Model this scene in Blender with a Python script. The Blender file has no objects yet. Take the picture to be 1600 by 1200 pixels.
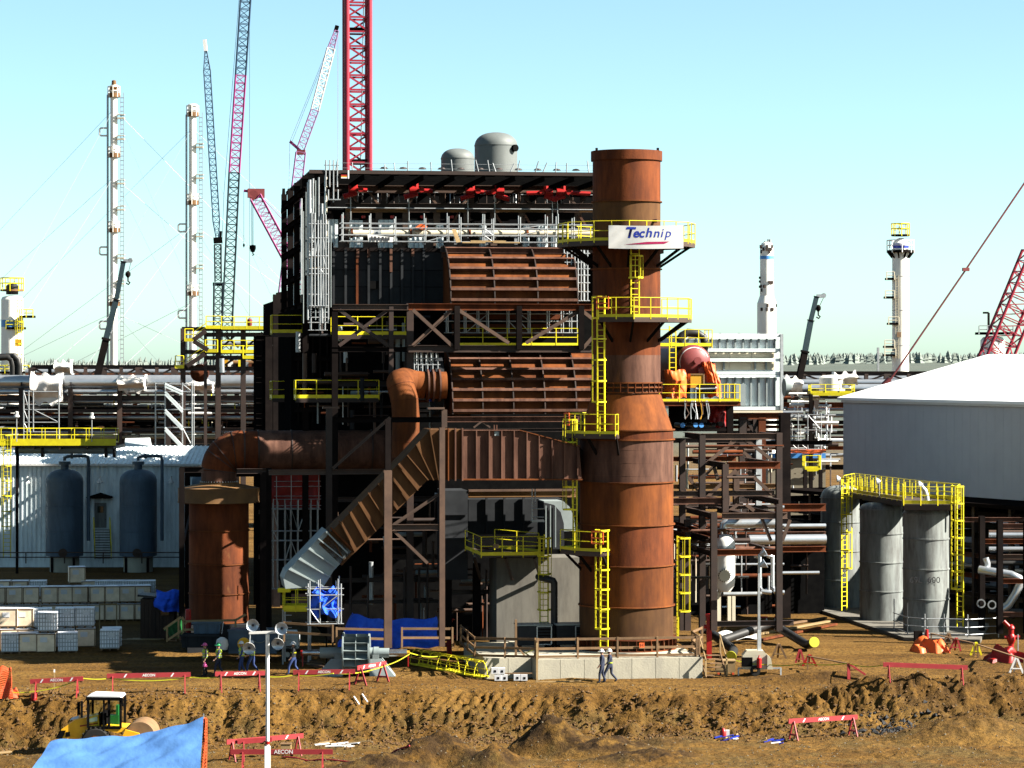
import bpy, bmesh, math, random
import numpy as np
from mathutils import Vector as Vec, Matrix
S = bpy.context.scene
COL = S.collection
R = math.radians
rnd = random.Random(7)
# ---------------------------------------------------------------- camera, sky, sun, exposure
F, HOR, CH = 4400.0, 572.0, 17.0            # focal length in photo pixels, horizon row, camera height
cam = bpy.data.cameras.new('camera'); co = bpy.data.objects.new('camera', cam); COL.objects.link(co)
co.location = (0, 0, CH); co.rotation_euler = (R(90), 0, 0)
cam.sensor_width = 36; cam.lens = F / 1600 * 36; cam.shift_y = -(600 - HOR) / 1600
cam.clip_start = 1; cam.clip_end = 30000
S.camera = co
SUN_EL, SUN_FRONT = R(36), R(11.5)            # sun stands to the right, a little in front
sd = Vec((math.cos(SUN_EL) * math.cos(SUN_FRONT), -math.cos(SUN_EL) * math.sin(SUN_FRONT), math.sin(SUN_EL)))
W = bpy.data.worlds.new('World'); S.world = W; W.use_nodes = True
wn = W.node_tree.nodes; wl = W.node_tree.links
sky = wn.new('ShaderNodeTexSky'); sky.sky_type = 'NISHITA'; sky.sun_disc = False
sky.sun_elevation = SUN_EL; sky.sun_rotation = math.atan2(sd.x, sd.y)
sky.altitude = 300; sky.air_density = 0.55; sky.dust_density = 0.95; sky.ozone_density = 2.0
bg = wn['Background']; bg.inputs[1].default_value = 0.05
tint = wn.new('ShaderNodeMix'); tint.data_type = 'RGBA'; tint.blend_type = 'MULTIPLY'; tint.inputs[0].default_value = 1; tint.inputs[7].default_value = (0.88, 0.975, 0.77, 1)
wl.new(sky.outputs[0], tint.inputs[6]); wl.new(tint.outputs[2], bg.inputs[0])
sl = bpy.data.lights.new('sun', 'SUN'); so = bpy.data.objects.new('sun', sl); COL.objects.link(so)
sl.energy = 5.0; sl.angle = R(0.5); sl.color = (1, 0.93, 0.82)
so.rotation_euler = sd.to_track_quat('Z', 'Y').to_euler(); so.location = (60, 60, 80)
S.view_settings.view_transform = 'Standard'; S.view_settings.look = 'None'
S.view_settings.gamma = 1; S.view_settings.exposure = 2.6; S.view_settings.use_curve_mapping = False
S.render.engine = 'CYCLES'
S.cycles.max_bounces = 5; S.cycles.diffuse_bounces = 2; S.cycles.glossy_bounces = 2; S.cycles.transparent_max_bounces = 8
S.cycles.use_denoising = True
# ---------------------------------------------------------------- picture rays -> places
ROT = R(8.5); UC, US = math.cos(ROT), math.sin(ROT)
UX = Vec((UC, US, 0)); VX = Vec((-US, UC, 0)); ZX = Vec((0, 0, 1))
OX, OY = (979 - 800) * 158 / F, 158.0       # chimney axis: origin of the plant's own grid
def P(px, py, d):                            # the point at distance d behind picture position (px,py)
    return Vec(((px - 800) * d / F, d, CH - (py - HOR) * d / F))
def dist(px, v):                             # distance at which the ray at px meets plant plane v
    dx = (px - 800) / F
    return (v - OX * US + OY * UC) / (UC - US * dx)
def L(px, py, v):                            # the point of plant plane v seen at (px,py)
    return P(px, py, dist(px, v))
def G(u, v, z):                              # plant grid -> place
    return Vec((OX + u * UC - v * US, OY + u * US + v * UC, z))
def uu(px, v):
    p = L(px, 0, v); return (p.x - OX) * UC + (p.y - OY) * US
def zz(py, v, px=800):
    return L(px, py, v).z
def ground_d(py, z=0.0): return F * (CH - z) / (py - HOR)
# ---------------------------------------------------------------- materials
MATS = {}
KEEP = dict(white=1.0, white_roof=1.2, white_wrap=1.0, paper=1.0, concrete=1.1, concrete_dark=.5, casing_dark=1.0, grey_wall=1.35, tank_grey=.66, tank_blue=.8, vessel_grey=.5, paint_grey=.8, machine_grey=.85, yellow=1.05, yellow_machine=1.3, tape=.6, hivis=.7, red=.6, red_barrier=.65, red_tarp=.6, orange_tarp=1.0, orange_net=.7, mesh_net=.7, crane_red=.6, crane_magenta=.6, crane_lilac=.7, blue_tarp=.75, blue_deep=1.5, wood_pale=.6, wood=.55, tower_white=1.5, silver=.95, galv=.9, bright_metal=.8, hat_white=.9, hat_pink=.8, hat_green=.8, ink_blue=.8, ink_magenta=.8, skin=.7, alu_panel=1.6, cream=.9, corrugated=1.75, glass_dark=1, lamp_glass=.9, gold=.6, blue_disc=.9, denim=.8, navy=.8, crate_brown=2.1, crate_grey=2.3, drum_red=.85, stone=.4, clod=.6, rust_orange=.46, rust=.46, rust_grey=.62, rust_yellow=.5, steel_tan=.5)
def mat(name, c1, c2=None, scale=1.5, rough=0.7, metal=0.0, stretch=1.0, bump=0.0, bscale=12.0, vary=0.25, c3=None, spec=0.25, streak=0.0):
    m = bpy.data.materials.new(name); m.use_nodes = True
    n = m.node_tree.nodes; l = m.node_tree.links; b = n['Principled BSDF']
    k_ = KEEP.get(name, 0.42) * 0.58; c1 = tuple(x * k_ for x in c1); c2 = c2 and tuple(x * k_ for x in c2); c3 = c3 and tuple(x * k_ for x in c3)
    c2 = c2 or tuple(x * 0.72 for x in c1)
    geo = n.new('ShaderNodeNewGeometry'); mp = n.new('ShaderNodeMapping'); mp.inputs['Scale'].default_value = (1, 1, 1 / stretch)
    l.new(geo.outputs['Position'], mp.inputs[0])
    no = n.new('ShaderNodeTexNoise'); no.inputs['Scale'].default_value = scale; no.inputs['Detail'].default_value = 6; no.inputs['Roughness'].default_value = 0.62
    l.new(mp.outputs[0], no.inputs['Vector'])
    rp = n.new('ShaderNodeValToRGB'); e = rp.color_ramp.elements
    e[0].position = 0.34; e[0].color = (*c1, 1); e[1].position = 0.66; e[1].color = (*c2, 1)
    if c3:
        k = e.new(0.75); k.color = (*c3, 1)
    l.new(no.outputs['Fac'], rp.inputs[0])
    oi = n.new('ShaderNodeObjectInfo'); hs = n.new('ShaderNodeHueSaturation')
    mr = n.new('ShaderNodeMapRange'); mr.inputs[3].default_value = 1 - vary; mr.inputs[4].default_value = 1 + vary * 0.6
    l.new(oi.outputs['Random'], mr.inputs[0]); l.new(mr.outputs[0], hs.inputs['Value']); src = rp.outputs[0]
    if streak:                                            # runs and stains drawn out down the plate
        m2 = n.new('ShaderNodeMapping'); m2.inputs['Scale'].default_value = (1.9, 1.9, .33); l.new(geo.outputs['Position'], m2.inputs[0])
        n3 = n.new('ShaderNodeTexNoise'); n3.inputs['Scale'].default_value = 1; n3.inputs['Detail'].default_value = 5; n3.inputs['Roughness'].default_value = .7; l.new(m2.outputs[0], n3.inputs['Vector'])
        r3 = n.new('ShaderNodeValToRGB'); r3.color_ramp.elements[0].position = .36; r3.color_ramp.elements[0].color = (.34, .28, .27, 1); r3.color_ramp.elements[1].position = .6; r3.color_ramp.elements[1].color = (1.1, 1.08, 1.05, 1); l.new(n3.outputs['Fac'], r3.inputs[0])
        mm = n.new('ShaderNodeMix'); mm.data_type = 'RGBA'; mm.blend_type = 'MULTIPLY'; mm.inputs[0].default_value = streak; l.new(src, mm.inputs[6]); l.new(r3.outputs[0], mm.inputs[7]); src = mm.outputs[2]
    l.new(src, hs.inputs['Color'])
    l.new(hs.outputs[0], b.inputs['Base Color'])
    b.inputs['Roughness'].default_value = rough; b.inputs['Metallic'].default_value = metal
    b.inputs['Specular IOR Level'].default_value = spec
    if bump:
        n2 = n.new('ShaderNodeTexNoise'); n2.inputs['Scale'].default_value = bscale; n2.inputs['Detail'].default_value = 5
        l.new(geo.outputs['Position'], n2.inputs['Vector'])
        bp = n.new('ShaderNodeBump'); bp.inputs['Strength'].default_value = bump; bp.inputs['Distance'].default_value = 0.05
        l.new(n2.outputs['Fac'], bp.inputs['Height']); l.new(bp.outputs[0], b.inputs['Normal'])
    MATS[name] = m
    return name
mat('rust', (0.37, 0.098, 0.026), (0.20, 0.055, 0.020), 0.8, 0.85, stretch=2.2, c3=(0.36, 0.155, 0.055), bump=0.15, vary=0.3, spec=.12, streak=.6)
mat('rust_orange', (0.42, 0.125, 0.026), (0.27, 0.08, 0.022), 0.8, 0.85, stretch=1.8, c3=(0.40, 0.19, 0.06), vary=0.25, spec=.12, streak=.55)
mat('rust_grey', (0.25, 0.125, 0.085), (0.17, 0.080, 0.055), 0.9, 0.8, stretch=2.5, c3=(0.30, 0.13, 0.06), vary=0.15, spec=.12, streak=.75)
mat('rust_yellow', (0.40, 0.20, 0.06), (0.26, 0.13, 0.05), 0.7, 0.8, c3=(0.20, 0.11, 0.06), vary=0.1)
mat('rust_brown', (0.30, 0.145, 0.055), (0.20, 0.095, 0.042), 0.9, 0.85, stretch=1.6, c3=(0.26, 0.15, 0.08), vary=0.25, spec=.1, streak=.4)
KEEP['rust_brown'] = .62
mat('steel_brown', (0.105, 0.058, 0.042), (0.060, 0.036, 0.030), 1.2, 0.6, vary=0.35)
mat('steel_tan', (0.20, 0.115, 0.075), (0.12, 0.070, 0.05), 1.2, 0.6, vary=0.35)
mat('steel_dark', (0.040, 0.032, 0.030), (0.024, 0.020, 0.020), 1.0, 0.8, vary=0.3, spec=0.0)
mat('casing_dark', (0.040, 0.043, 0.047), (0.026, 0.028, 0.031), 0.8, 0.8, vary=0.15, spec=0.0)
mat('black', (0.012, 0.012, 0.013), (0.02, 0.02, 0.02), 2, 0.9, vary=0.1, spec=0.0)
mat('rubber', (0.02, 0.02, 0.02), (0.05, 0.045, 0.035), 3, 0.85, vary=0.1)
mat('yellow', (0.82, 0.73, 0.012), (0.68, 0.56, 0.012), 2.5, 0.5, vary=0.22)
mat('yellow_machine', (0.80, 0.42, 0.02), (0.68, 0.34, 0.015), 2, 0.4, vary=0.05)
mat('galv', (0.58, 0.61, 0.63), (0.42, 0.45, 0.47), 3, 0.4, metal=0.5, vary=0.25)
mat('silver', (0.72, 0.76, 0.80), (0.60, 0.64, 0.68), 1.2, 0.3, metal=0.75, vary=0.12)
mat('alu_panel', (0.58, 0.64, 0.64), (0.48, 0.54, 0.55), 0.9, 0.5, metal=0.15, vary=0.1)
mat('white', (0.80, 0.80, 0.78), (0.72, 0.72, 0.70), 1, 0.5, vary=0.06)
mat('white_roof', (0.85, 0.86, 0.86), (0.80, 0.81, 0.81), 0.4, 0.5, vary=0.02)
mat('white_wrap', (0.82, 0.79, 0.74), (0.66, 0.63, 0.60), 1.3, 0.6, bump=0.6, bscale=3, vary=0.08)
mat('cream', (0.72, 0.66, 0.50), (0.62, 0.56, 0.42), 1.2, 0.5, vary=0.1)
mat('tower_white', (0.78, 0.77, 0.72), (0.62, 0.60, 0.55), 0.5, 0.55, stretch=4, vary=0.1)
mat('grey_wall', (0.42, 0.43, 0.45), (0.38, 0.39, 0.41), 0.4, 0.7, vary=0.03)
mat('corrugated', (0.56, 0.64, 0.66), (0.50, 0.57, 0.60), 0.6, 0.5, streak=.35, vary=0.04)
mat('tank_grey', (0.36, 0.40, 0.39), (0.29, 0.33, 0.33), 0.7, 0.55, stretch=3, streak=.7, vary=0.06)
mat('tank_blue', (0.11, 0.17, 0.24), (0.085, 0.135, 0.195), 0.6, 0.55, streak=.35, vary=0.05)
mat('vessel_grey', (0.30, 0.33, 0.32), (0.22, 0.25, 0.25), 0.6, 0.6, stretch=2, c3=(0.34, 0.30, 0.24), vary=0.06)
mat('paint_grey', (0.34, 0.40, 0.40), (0.27, 0.32, 0.33), 1.0, 0.5, vary=0.08)
mat('machine_grey', (0.30, 0.36, 0.36), (0.22, 0.27, 0.28), 1.4, 0.4, vary=0.1)
mat('bright_metal', (0.75, 0.76, 0.78), (0.6, 0.6, 0.62), 2, 0.25, metal=0.9, vary=0.05)
mat('concrete', (0.46, 0.43, 0.33), (0.33, 0.31, 0.25), 0.8, 0.85, stretch=2.2, c3=(0.28, 0.26, 0.21), bump=0.2, vary=0.1)
mat('concrete_dark', (0.34, 0.32, 0.27), (0.25, 0.24, 0.21), 0.7, 0.9, stretch=2.5, c3=(0.20, 0.19, 0.17), streak=.4, vary=0.1)
mat('wood', (0.42, 0.25, 0.12), (0.30, 0.17, 0.08), 3, 0.75, vary=0.3)
mat('wood_pale', (0.62, 0.43, 0.20), (0.50, 0.33, 0.15), 3, 0.7, vary=0.25)
mat('wood_brown', (0.16, 0.085, 0.05), (0.10, 0.055, 0.035), 3, 0.75, stretch=6, vary=0.2)
mat('red', (0.62, 0.018, 0.016), (0.5, 0.014, 0.012), 2, 0.4, vary=0.1)
mat('red_barrier', (0.60, 0.055, 0.065), (0.50, 0.045, 0.05), 2.5, 0.55, vary=0.15)
mat('red_tarp', (0.55, 0.02, 0.015), (0.42, 0.015, 0.012), 1.2, 0.5, bump=0.6, bscale=2.5, vary=0.1)
mat('crane_red', (0.55, 0.035, 0.075), (0.46, 0.03, 0.06), 1, 0.45, vary=0.1)
mat('crane_magenta', (0.58, 0.06, 0.32), (0.48, 0.05, 0.26), 1, 0.5, vary=0.1)
mat('crane_blue', (0.06, 0.16, 0.30), (0.05, 0.13, 0.25), 1, 0.5, vary=0.1)
mat('crane_teal', (0.045, 0.095, 0.12), (0.035, 0.075, 0.095), 1, 0.5, vary=0.1)
mat('crane_lilac', (0.52, 0.24, 0.50), (0.44, 0.20, 0.44), 1, 0.5, vary=0.1)
mat('drum_red', (0.26, 0.055, 0.055), (0.21, 0.04, 0.042), 1, 0.5, vary=0.05)
mat('orange_tarp', (0.85, 0.16, 0.03), (0.72, 0.12, 0.025), 1.5, 0.5, bump=0.8, bscale=2.5, vary=0.08)
mat('orange_net', (0.85, 0.12, 0.03), (0.75, 0.09, 0.02), 4, 0.6, vary=0.05)
mat('blue_tarp', (0.11, 0.27, 0.60), (0.085, 0.22, 0.54), 1.2, 0.4, bump=0.7, bscale=2.6, vary=0.05)
mat('blue_deep', (0.018, 0.085, 0.55), (0.012, 0.06, 0.44), 1.5, 0.7, bump=0.5, bscale=2.6, vary=0.05, spec=.1)
mat('grate', (0.20, 0.14, 0.10), (0.14, 0.10, 0.075), 2, 0.7, vary=0.1)
mat('crate_brown', (0.50, 0.40, 0.28), (0.36, 0.28, 0.20), 1.6, 0.5, vary=0.18)
mat('crate_grey', (0.46, 0.47, 0.50), (0.34, 0.35, 0.38), 2.2, 0.45, vary=0.15)
mat('paper', (0.75, 0.75, 0.76), (0.68, 0.68, 0.7), 2, 0.6, vary=0.05)
mat('glass_dark', (0.02, 0.035, 0.03), (0.03, 0.05, 0.04), 1, 0.08, vary=0.0, spec=0.6)
mat('lamp_glass', (0.62, 0.68, 0.76), (0.50, 0.57, 0.66), 2, 0.25, metal=0.35, vary=0.05)
mat('blue_disc', (0.10, 0.36, 0.85), (0.09, 0.33, 0.8), 2, 0.4, vary=0.05)
mat('green', (0.02, 0.30, 0.07), (0.015, 0.24, 0.05), 2, 0.5, vary=0.1)
mat('pipe_black', (0.035, 0.035, 0.036), (0.055, 0.052, 0.048), 1.5, 0.5, vary=0.1)
mat('skin', (0.50, 0.28, 0.19), (0.46, 0.25, 0.17), 6, 0.6, vary=0.05)
mat('navy', (0.025, 0.035, 0.075), (0.018, 0.026, 0.06), 4, 0.8, vary=0.1)
mat('denim', (0.04, 0.075, 0.24), (0.03, 0.06, 0.19), 4, 0.8, vary=0.1)
mat('dark_cloth', (0.025, 0.028, 0.035), (0.018, 0.02, 0.026), 4, 0.8, vary=0.1)
mat('hivis', (0.62, 0.80, 0.06), (0.55, 0.72, 0.05), 4, 0.6, vary=0.05)
mat('hat_pink', (0.75, 0.12, 0.36), (0.70, 0.11, 0.33), 4, 0.4, vary=0.0)
mat('hat_green', (0.02, 0.36, 0.12), (0.02, 0.32, 0.11), 4, 0.4, vary=0.0)
mat('hat_white', (0.78, 0.79, 0.8), (0.72, 0.73, 0.75), 4, 0.4, vary=0.0)
mat('ink_blue', (0.02, 0.055, 0.55), (0.02, 0.05, 0.5), 2, 0.5, vary=0.0)
mat('ink_magenta', (0.60, 0.02, 0.14), (0.55, 0.02, 0.12), 2, 0.5, vary=0.0)
mat('ink_dark', (0.05, 0.05, 0.06), (0.08, 0.08, 0.09), 2, 0.6, vary=0.0)
mat('gold', (0.85, 0.45, 0.02), (0.8, 0.42, 0.02), 2, 0.5, vary=0.0)
mat('tape', (0.80, 0.78, 0.03), (0.7, 0.68, 0.03), 3, 0.5, vary=0.05)
mat('rock', (0.085, 0.088, 0.095), (0.05, 0.052, 0.056), 3, 0.9, vary=0.2)
mat('beige_wall', (0.68, 0.60, 0.44), (0.62, 0.55, 0.40), 0.5, 0.7, vary=0.05)
def net_mat():
    mat('mesh_net', (0.85, 0.13, 0.03), (0.75, 0.1, 0.02), 4, 0.6, vary=0.05)
net_mat()
# ---------------------------------------------------------------- object helpers
WM = {}
def tag(o, label=None, cat=None, group=None, kind=None):
    if label: o['label'] = label
    if cat: o['category'] = cat
    if group: o['group'] = group
    if kind: o['kind'] = kind
    return o
def T(name, label, cat, loc=(0, 0, 0), group=None, kind=None):
    o = bpy.data.objects.new(name, None); COL.objects.link(o); o.empty_display_size = 0.3
    o.location = loc; WM[o.name] = Matrix.Translation(Vec(loc))
    return tag(o, label, cat, group, kind)
def wm(o): return WM.get(o.name, Matrix.Identity(4)) if o is not None else Matrix.Identity(4)
class MB:
    def __init__(s): s.v = []; s.f = []; s.sm = False
    def quad(s, *p):
        k = len(s.v); s.v += [Vec(q) for q in p]; s.f.append(tuple(range(k, k + len(p)))); return s
    def box(s, c, sx, sy, sz, ax=UX, ay=VX, az=ZX):
        c = Vec(c); k = len(s.v)
        for i in (-.5, .5):
            for j in (-.5, .5):
                for h in (-.5, .5): s.v.append(c + ax * (i * sx) + ay * (j * sy) + az * (h * sz))
        s.f += [tuple(k + q for q in f) for f in ((0, 1, 3, 2), (4, 6, 7, 5), (0, 4, 5, 1), (2, 3, 7, 6), (0, 2, 6, 4), (1, 5, 7, 3))]
        return s
    def beam(s, a, b, w, h, up=ZX):
        a, b = Vec(a), Vec(b); z = (b - a); ln = z.length
        if ln < 1e-5: return s
        z.normalize(); y = up - z * up.dot(z)
        if y.length < 1e-3: y = VX - z * VX.dot(z)
        y.normalize(); x = y.cross(z)
        return s.box((a + b) / 2, w, h, ln, x, y, z)
    def tube(s, path, r, n=8, cap=True, rr=None):
        path = [Vec(p) for p in path]; k = len(s.v); m = len(path); s.sm = True
        t0 = (path[1] - path[0]).normalized(); ref = ZX if abs(t0.z) < 0.9 else VX
        x = ref.cross(t0).normalized()
        for i, p in enumerate(path):
            if i == 0: t = path[1] - p
            elif i == m - 1: t = p - path[i - 1]
            else: t = (path[i + 1] - p).normalized() + (p - path[i - 1]).normalized()
            t.normalize(); x = (x - t * x.dot(t)).normalized(); y = t.cross(x); q = rr[i] if rr else r
            for j in range(n):
                a = 2 * math.pi * j / n; s.v.append(p + (x * math.cos(a) + y * math.sin(a)) * q)
        for i in range(m - 1):
            for j in range(n):
                a, b = k + i * n + j, k + i * n + (j + 1) % n
                s.f.append((a, b, b + n, a + n))
        if cap:
            s.f.append(tuple(k + j for j in range(n))[::-1]); s.f.append(tuple(k + (m - 1) * n + j for j in range(n)))
        return s
    def lathe(s, c, prof, n=32, a0=0.0, a1=2 * math.pi, ax=None):
        c = Vec(c); k = len(s.v); m = len(prof); s.sm = True; full = abs(a1 - a0 - 2 * math.pi) < 1e-6; nn = n if full else n + 1
        X, Y, Z = ax or (Vec((1, 0, 0)), Vec((0, 1, 0)), ZX)
        for r, z in prof:
            for j in range(nn):
                a = a0 + (a1 - a0) * j / n; s.v.append(c + X * (r * math.cos(a)) + Y * (r * math.sin(a)) + Z * z)
        for i in range(m - 1):
            for j in range(n):
                a, b = k + i * nn + j, k + i * nn + (j + 1) % nn
                s.f.append((a, b, b + nn, a + nn))
        return s
    def prism(s, pts, dv):
        k = len(s.v); n = len(pts); dv = Vec(dv); s.v += [Vec(p) for p in pts] + [Vec(p) + dv for p in pts]
        s.f.append(tuple(range(k, k + n))); s.f.append(tuple(range(k + 2 * n - 1, k + n - 1, -1)))
        for i in range(n):
            j = (i + 1) % n; s.f.append((k + i, k + n + i, k + n + j, k + j))
        return s
    def grid(s, fn, nu, nv):
        k = len(s.v); s.sm = True
        for i in range(nu + 1):
            for j in range(nv + 1): s.v.append(Vec(fn(i / nu, j / nv)))
        for i in range(nu):
            for j in range(nv):
                a = k + i * (nv + 1) + j; s.f.append((a, a + 1, a + nv + 2, a + nv + 1))
        return s
    def build(s, name, m, parent=None, smooth=None, fix=True):
        me = bpy.data.meshes.new(name); iv = wm(parent).inverted()
        me.from_pydata([tuple(iv @ p) for p in s.v], [], s.f); me.update()
        if fix:
            bm = bmesh.new(); bm.from_mesh(me); bmesh.ops.recalc_face_normals(bm, faces=bm.faces); bm.to_mesh(me); bm.free()
        me.materials.append(MATS[m])
        if s.sm if smooth is None else smooth:
            me.shade_smooth(); me.set_sharp_from_angle(angle=R(38))
        o = bpy.data.objects.new(name, me); COL.objects.link(o)
        if parent is not None: o.parent = parent
        WM[o.name] = wm(parent)
        return o
UNIT = {}
def unit(shape, m):
    k = (shape, m)
    if k in UNIT: return UNIT[k]
    b = MB()
    E = (Vec((1, 0, 0)), Vec((0, 1, 0)), ZX)
    if shape == 'box': b.box((0, 0, 0), 1, 1, 1, *E)
    elif shape == 'I':
        o = [(-.5, -.5), (.5, -.5), (.5, -.43), (.06, -.40), (.06, .40), (.5, .43), (.5, .5), (-.5, .5), (-.5, .43), (-.06, .40), (-.06, -.40), (-.5, -.43)]
        b.prism([Vec((x, y, -.5)) for x, y in o], (0, 0, 1))
    elif shape == 'C':
        o = [(-.5, -.5), (.5, -.5), (.5, -.42), (-.38, -.40), (-.38, .40), (.5, .42), (.5, .5), (-.5, .5)]
        b.prism([Vec((x, y, -.5)) for x, y in o], (0, 0, 1))
    elif shape == 'angle':
        b.prism([Vec((x, y, -.5)) for x, y in [(-.5, -.5), (.5, -.5), (.5, -.35), (-.35, -.35), (-.35, .5), (-.5, .5)]], (0, 0, 1))
    elif shape == 'tube': b.tube([(0, 0, -.5), (0, 0, .5)], .5, 8)
    elif shape == 'pipe': b.tube([(0, 0, -.5), (0, 0, .5)], .5, 16)
    me = bpy.data.meshes.new(f'{shape}_{m}'); me.from_pydata([tuple(p) for p in b.v], [], b.f); me.update()
    bm = bmesh.new(); bm.from_mesh(me); bmesh.ops.recalc_face_normals(bm, faces=bm.faces); bm.to_mesh(me); bm.free()
    me.materials.append(MATS[m])
    if shape in ('tube', 'pipe'): me.shade_smooth(); me.set_sharp_from_angle(angle=R(50))
    UNIT[k] = me
    return me
def piece(parent, name, a, b, w, h, m, shape='box', up=ZX):
    a, b = Vec(a), Vec(b); z = b - a; ln = z.length
    if ln < 1e-4: return None
    z.normalize(); y = up - z * up.dot(z)
    if y.length < 1e-2: y = VX - z * VX.dot(z)
    y.normalize(); x = y.cross(z); c = (a + b) / 2
    M = Matrix(((x.x * w, y.x * h, z.x * ln, c.x), (x.y * w, y.y * h, z.y * ln, c.y), (x.z * w, y.z * h, z.z * ln, c.z), (0, 0, 0, 1)))
    o = bpy.data.objects.new(name, unit(shape, m)); COL.objects.link(o)
    if parent is not None: o.parent = parent
    o.matrix_local = wm(parent).inverted() @ M
    return o
def copy_tree(o, parent=None):
    c = o.copy(); COL.objects.link(c)
    if parent is not None: c.parent = parent
    for ch in list(o.children): copy_tree(ch, c)
    return c
def railing(parent, pts, m='yellow', h=1.07, sp=1.35, toe=0.16, r=0.045, closed=False, names=('rail', 'post', 'toe_board'), mid=1):
    pts = [Vec(p) for p in pts]
    if closed: pts = pts + [pts[0]]
    for a, b in zip(pts[:-1], pts[1:]):
        for k in range(mid + 1):
            q = ZX * (h * (k + 1) / (mid + 1)); piece(parent, names[0], a + q, b + q, r, r, m, 'tube')
        if toe: piece(parent, names[2], a + ZX * toe * .5, b + ZX * toe * .5, 0.02, toe, m)
        n = max(1, round((b - a).length / sp))
        for k in range(n):
            q = a.lerp(b, k / n); piece(parent, names[1], q - ZX * .12, q + ZX * h, r * 1.15, r * 1.15, m)
    if not closed: piece(parent, names[1], pts[-1] - ZX * .12, pts[-1] + ZX * h, r * 1.15, r * 1.15, m)
def ladder(parent, base, h, face, w=0.46, m='yellow', cage=None, cage_to=None, rung=0.32, t=0.07):
    """face: unit vector from the wall towards the climber; cage: height at which the hoops start."""
    base = Vec(base); s = Vec((-face.y, face.x, 0)) * (w / 2)
    b = MB(); b.beam(base - s, base - s + ZX * h, t, t, face); b.beam(base + s, base + s + ZX * h, t, t, face)
    lad = b.build('ladder', m, parent)
    k = rung
    while k < h - 0.1:
        piece(lad, 'rung', base - s + ZX * k, base + s + ZX * k, 0.04, 0.04, m); k += rung
    if cage is not None:
        top = cage_to or h; n = max(2, round((top - cage) / 1.15) + 1)
        sn = s.normalized()
        arc = [(sn * math.cos(a) * 0.40 + face * (0.1 + math.sin(a) * 0.62)) for a in [math.pi * q / 8 for q in range(9)]]
        for i in range(n):
            z = cage + (top - cage) * i / (n - 1); hb = MB()
            for a, c in zip(arc[:-1], arc[1:]): hb.beam(base + a + ZX * z, base + c + ZX * z, 0.02, 0.085)
            hb.beam(base + arc[0] + ZX * z, base + s + ZX * z, .02, .085); hb.beam(base + arc[-1] + ZX * z, base - s + ZX * z, .02, .085)
            hb.build('cage_hoop', m, lad)
        for q in (1, 3, 5, 7):
            piece(lad, 'cage_bar', base + arc[q] + ZX * cage, base + arc[q] + ZX * top, 0.035, 0.02, m, up=face)
    return lad
def lattice(parent, a, b, w0, w1, m, bays, up=VX, chord=0.12, lace=0.06, side=None, name='chord', names='lacing', f0=0.0, f1=1.0, taper_ends=False):
    """four-chord lattice boom between a and b: chords one by one, the lacing of each bay one part"""
    a, b = Vec(a), Vec(b); z = (b - a).normalized(); y = (up - z * up.dot(z)).normalized(); x = y.cross(z)
    def pt(t, i, j):
        w = (w0 + (w1 - w0) * t) / 2
        if taper_ends: w *= min(1, 0.25 + min(t, 1 - t) * taper_ends)
        return a.lerp(b, t) + x * (i * w) + y * (j * w)
    cs = ((-1, -1), (1, -1), (1, 1), (-1, 1)); segs = [0, 1] if not taper_ends else [0, .75 / taper_ends, 1 - .75 / taper_ends, 1]
    for i, j in cs:
        for s0, s1 in zip(segs[:-1], segs[1:]): piece(parent, name, pt(s0, i, j), pt(s1, i, j), chord, chord, m, 'tube')
    for k in range(bays):
        t0, t1 = k / bays, (k + 1) / bays; lb = MB()
        for q in range(4):
            c0, c1 = cs[q], cs[(q + 1) % 4]
            if k % 2: c0, c1 = c1, c0
            lb.beam(pt(t0, *c0), pt(t1, *c1), lace, lace); lb.beam(pt(t1, *c0), pt(t1, *c1), lace, lace)
        lb.build(names, m, parent, fix=False)
TMP = bpy.data.scenes.new('tmp')
def baked(o):                                             # evaluate o alone in a small side scene
    TMP.collection.objects.link(o)
    with bpy.context.temp_override(scene=TMP, view_layer=TMP.view_layers[0]):
        dg = bpy.context.evaluated_depsgraph_get(); dg.update(); me = bpy.data.meshes.new_from_object(o.evaluated_get(dg))
    bpy.data.objects.remove(o); return me
def text_mesh(parent, name, body, m, origin, xdir, ydir, size, shear=0.0, bold=0.0, extr=0.004):
    cu = bpy.data.curves.new('lettering', 'FONT'); cu.body = body; cu.size = 1.0; cu.shear = shear; cu.offset = bold; cu.extrude = 0.0
    cu.align_x = 'CENTER'; cu.align_y = 'CENTER'; cu.resolution_u = 3
    me = baked(bpy.data.objects.new('lettering', cu))
    nrm = xdir.cross(ydir); iv = wm(parent).inverted()
    for v in me.vertices:
        v.co = iv @ (Vec(origin) + xdir * (v.co.x * size) + ydir * (v.co.y * size) + nrm * extr)
    me.materials.clear(); me.materials.append(MATS[m]); me.name = name
    t = bpy.data.objects.new(name, me); COL.objects.link(t); t.parent = parent
    return t
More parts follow.
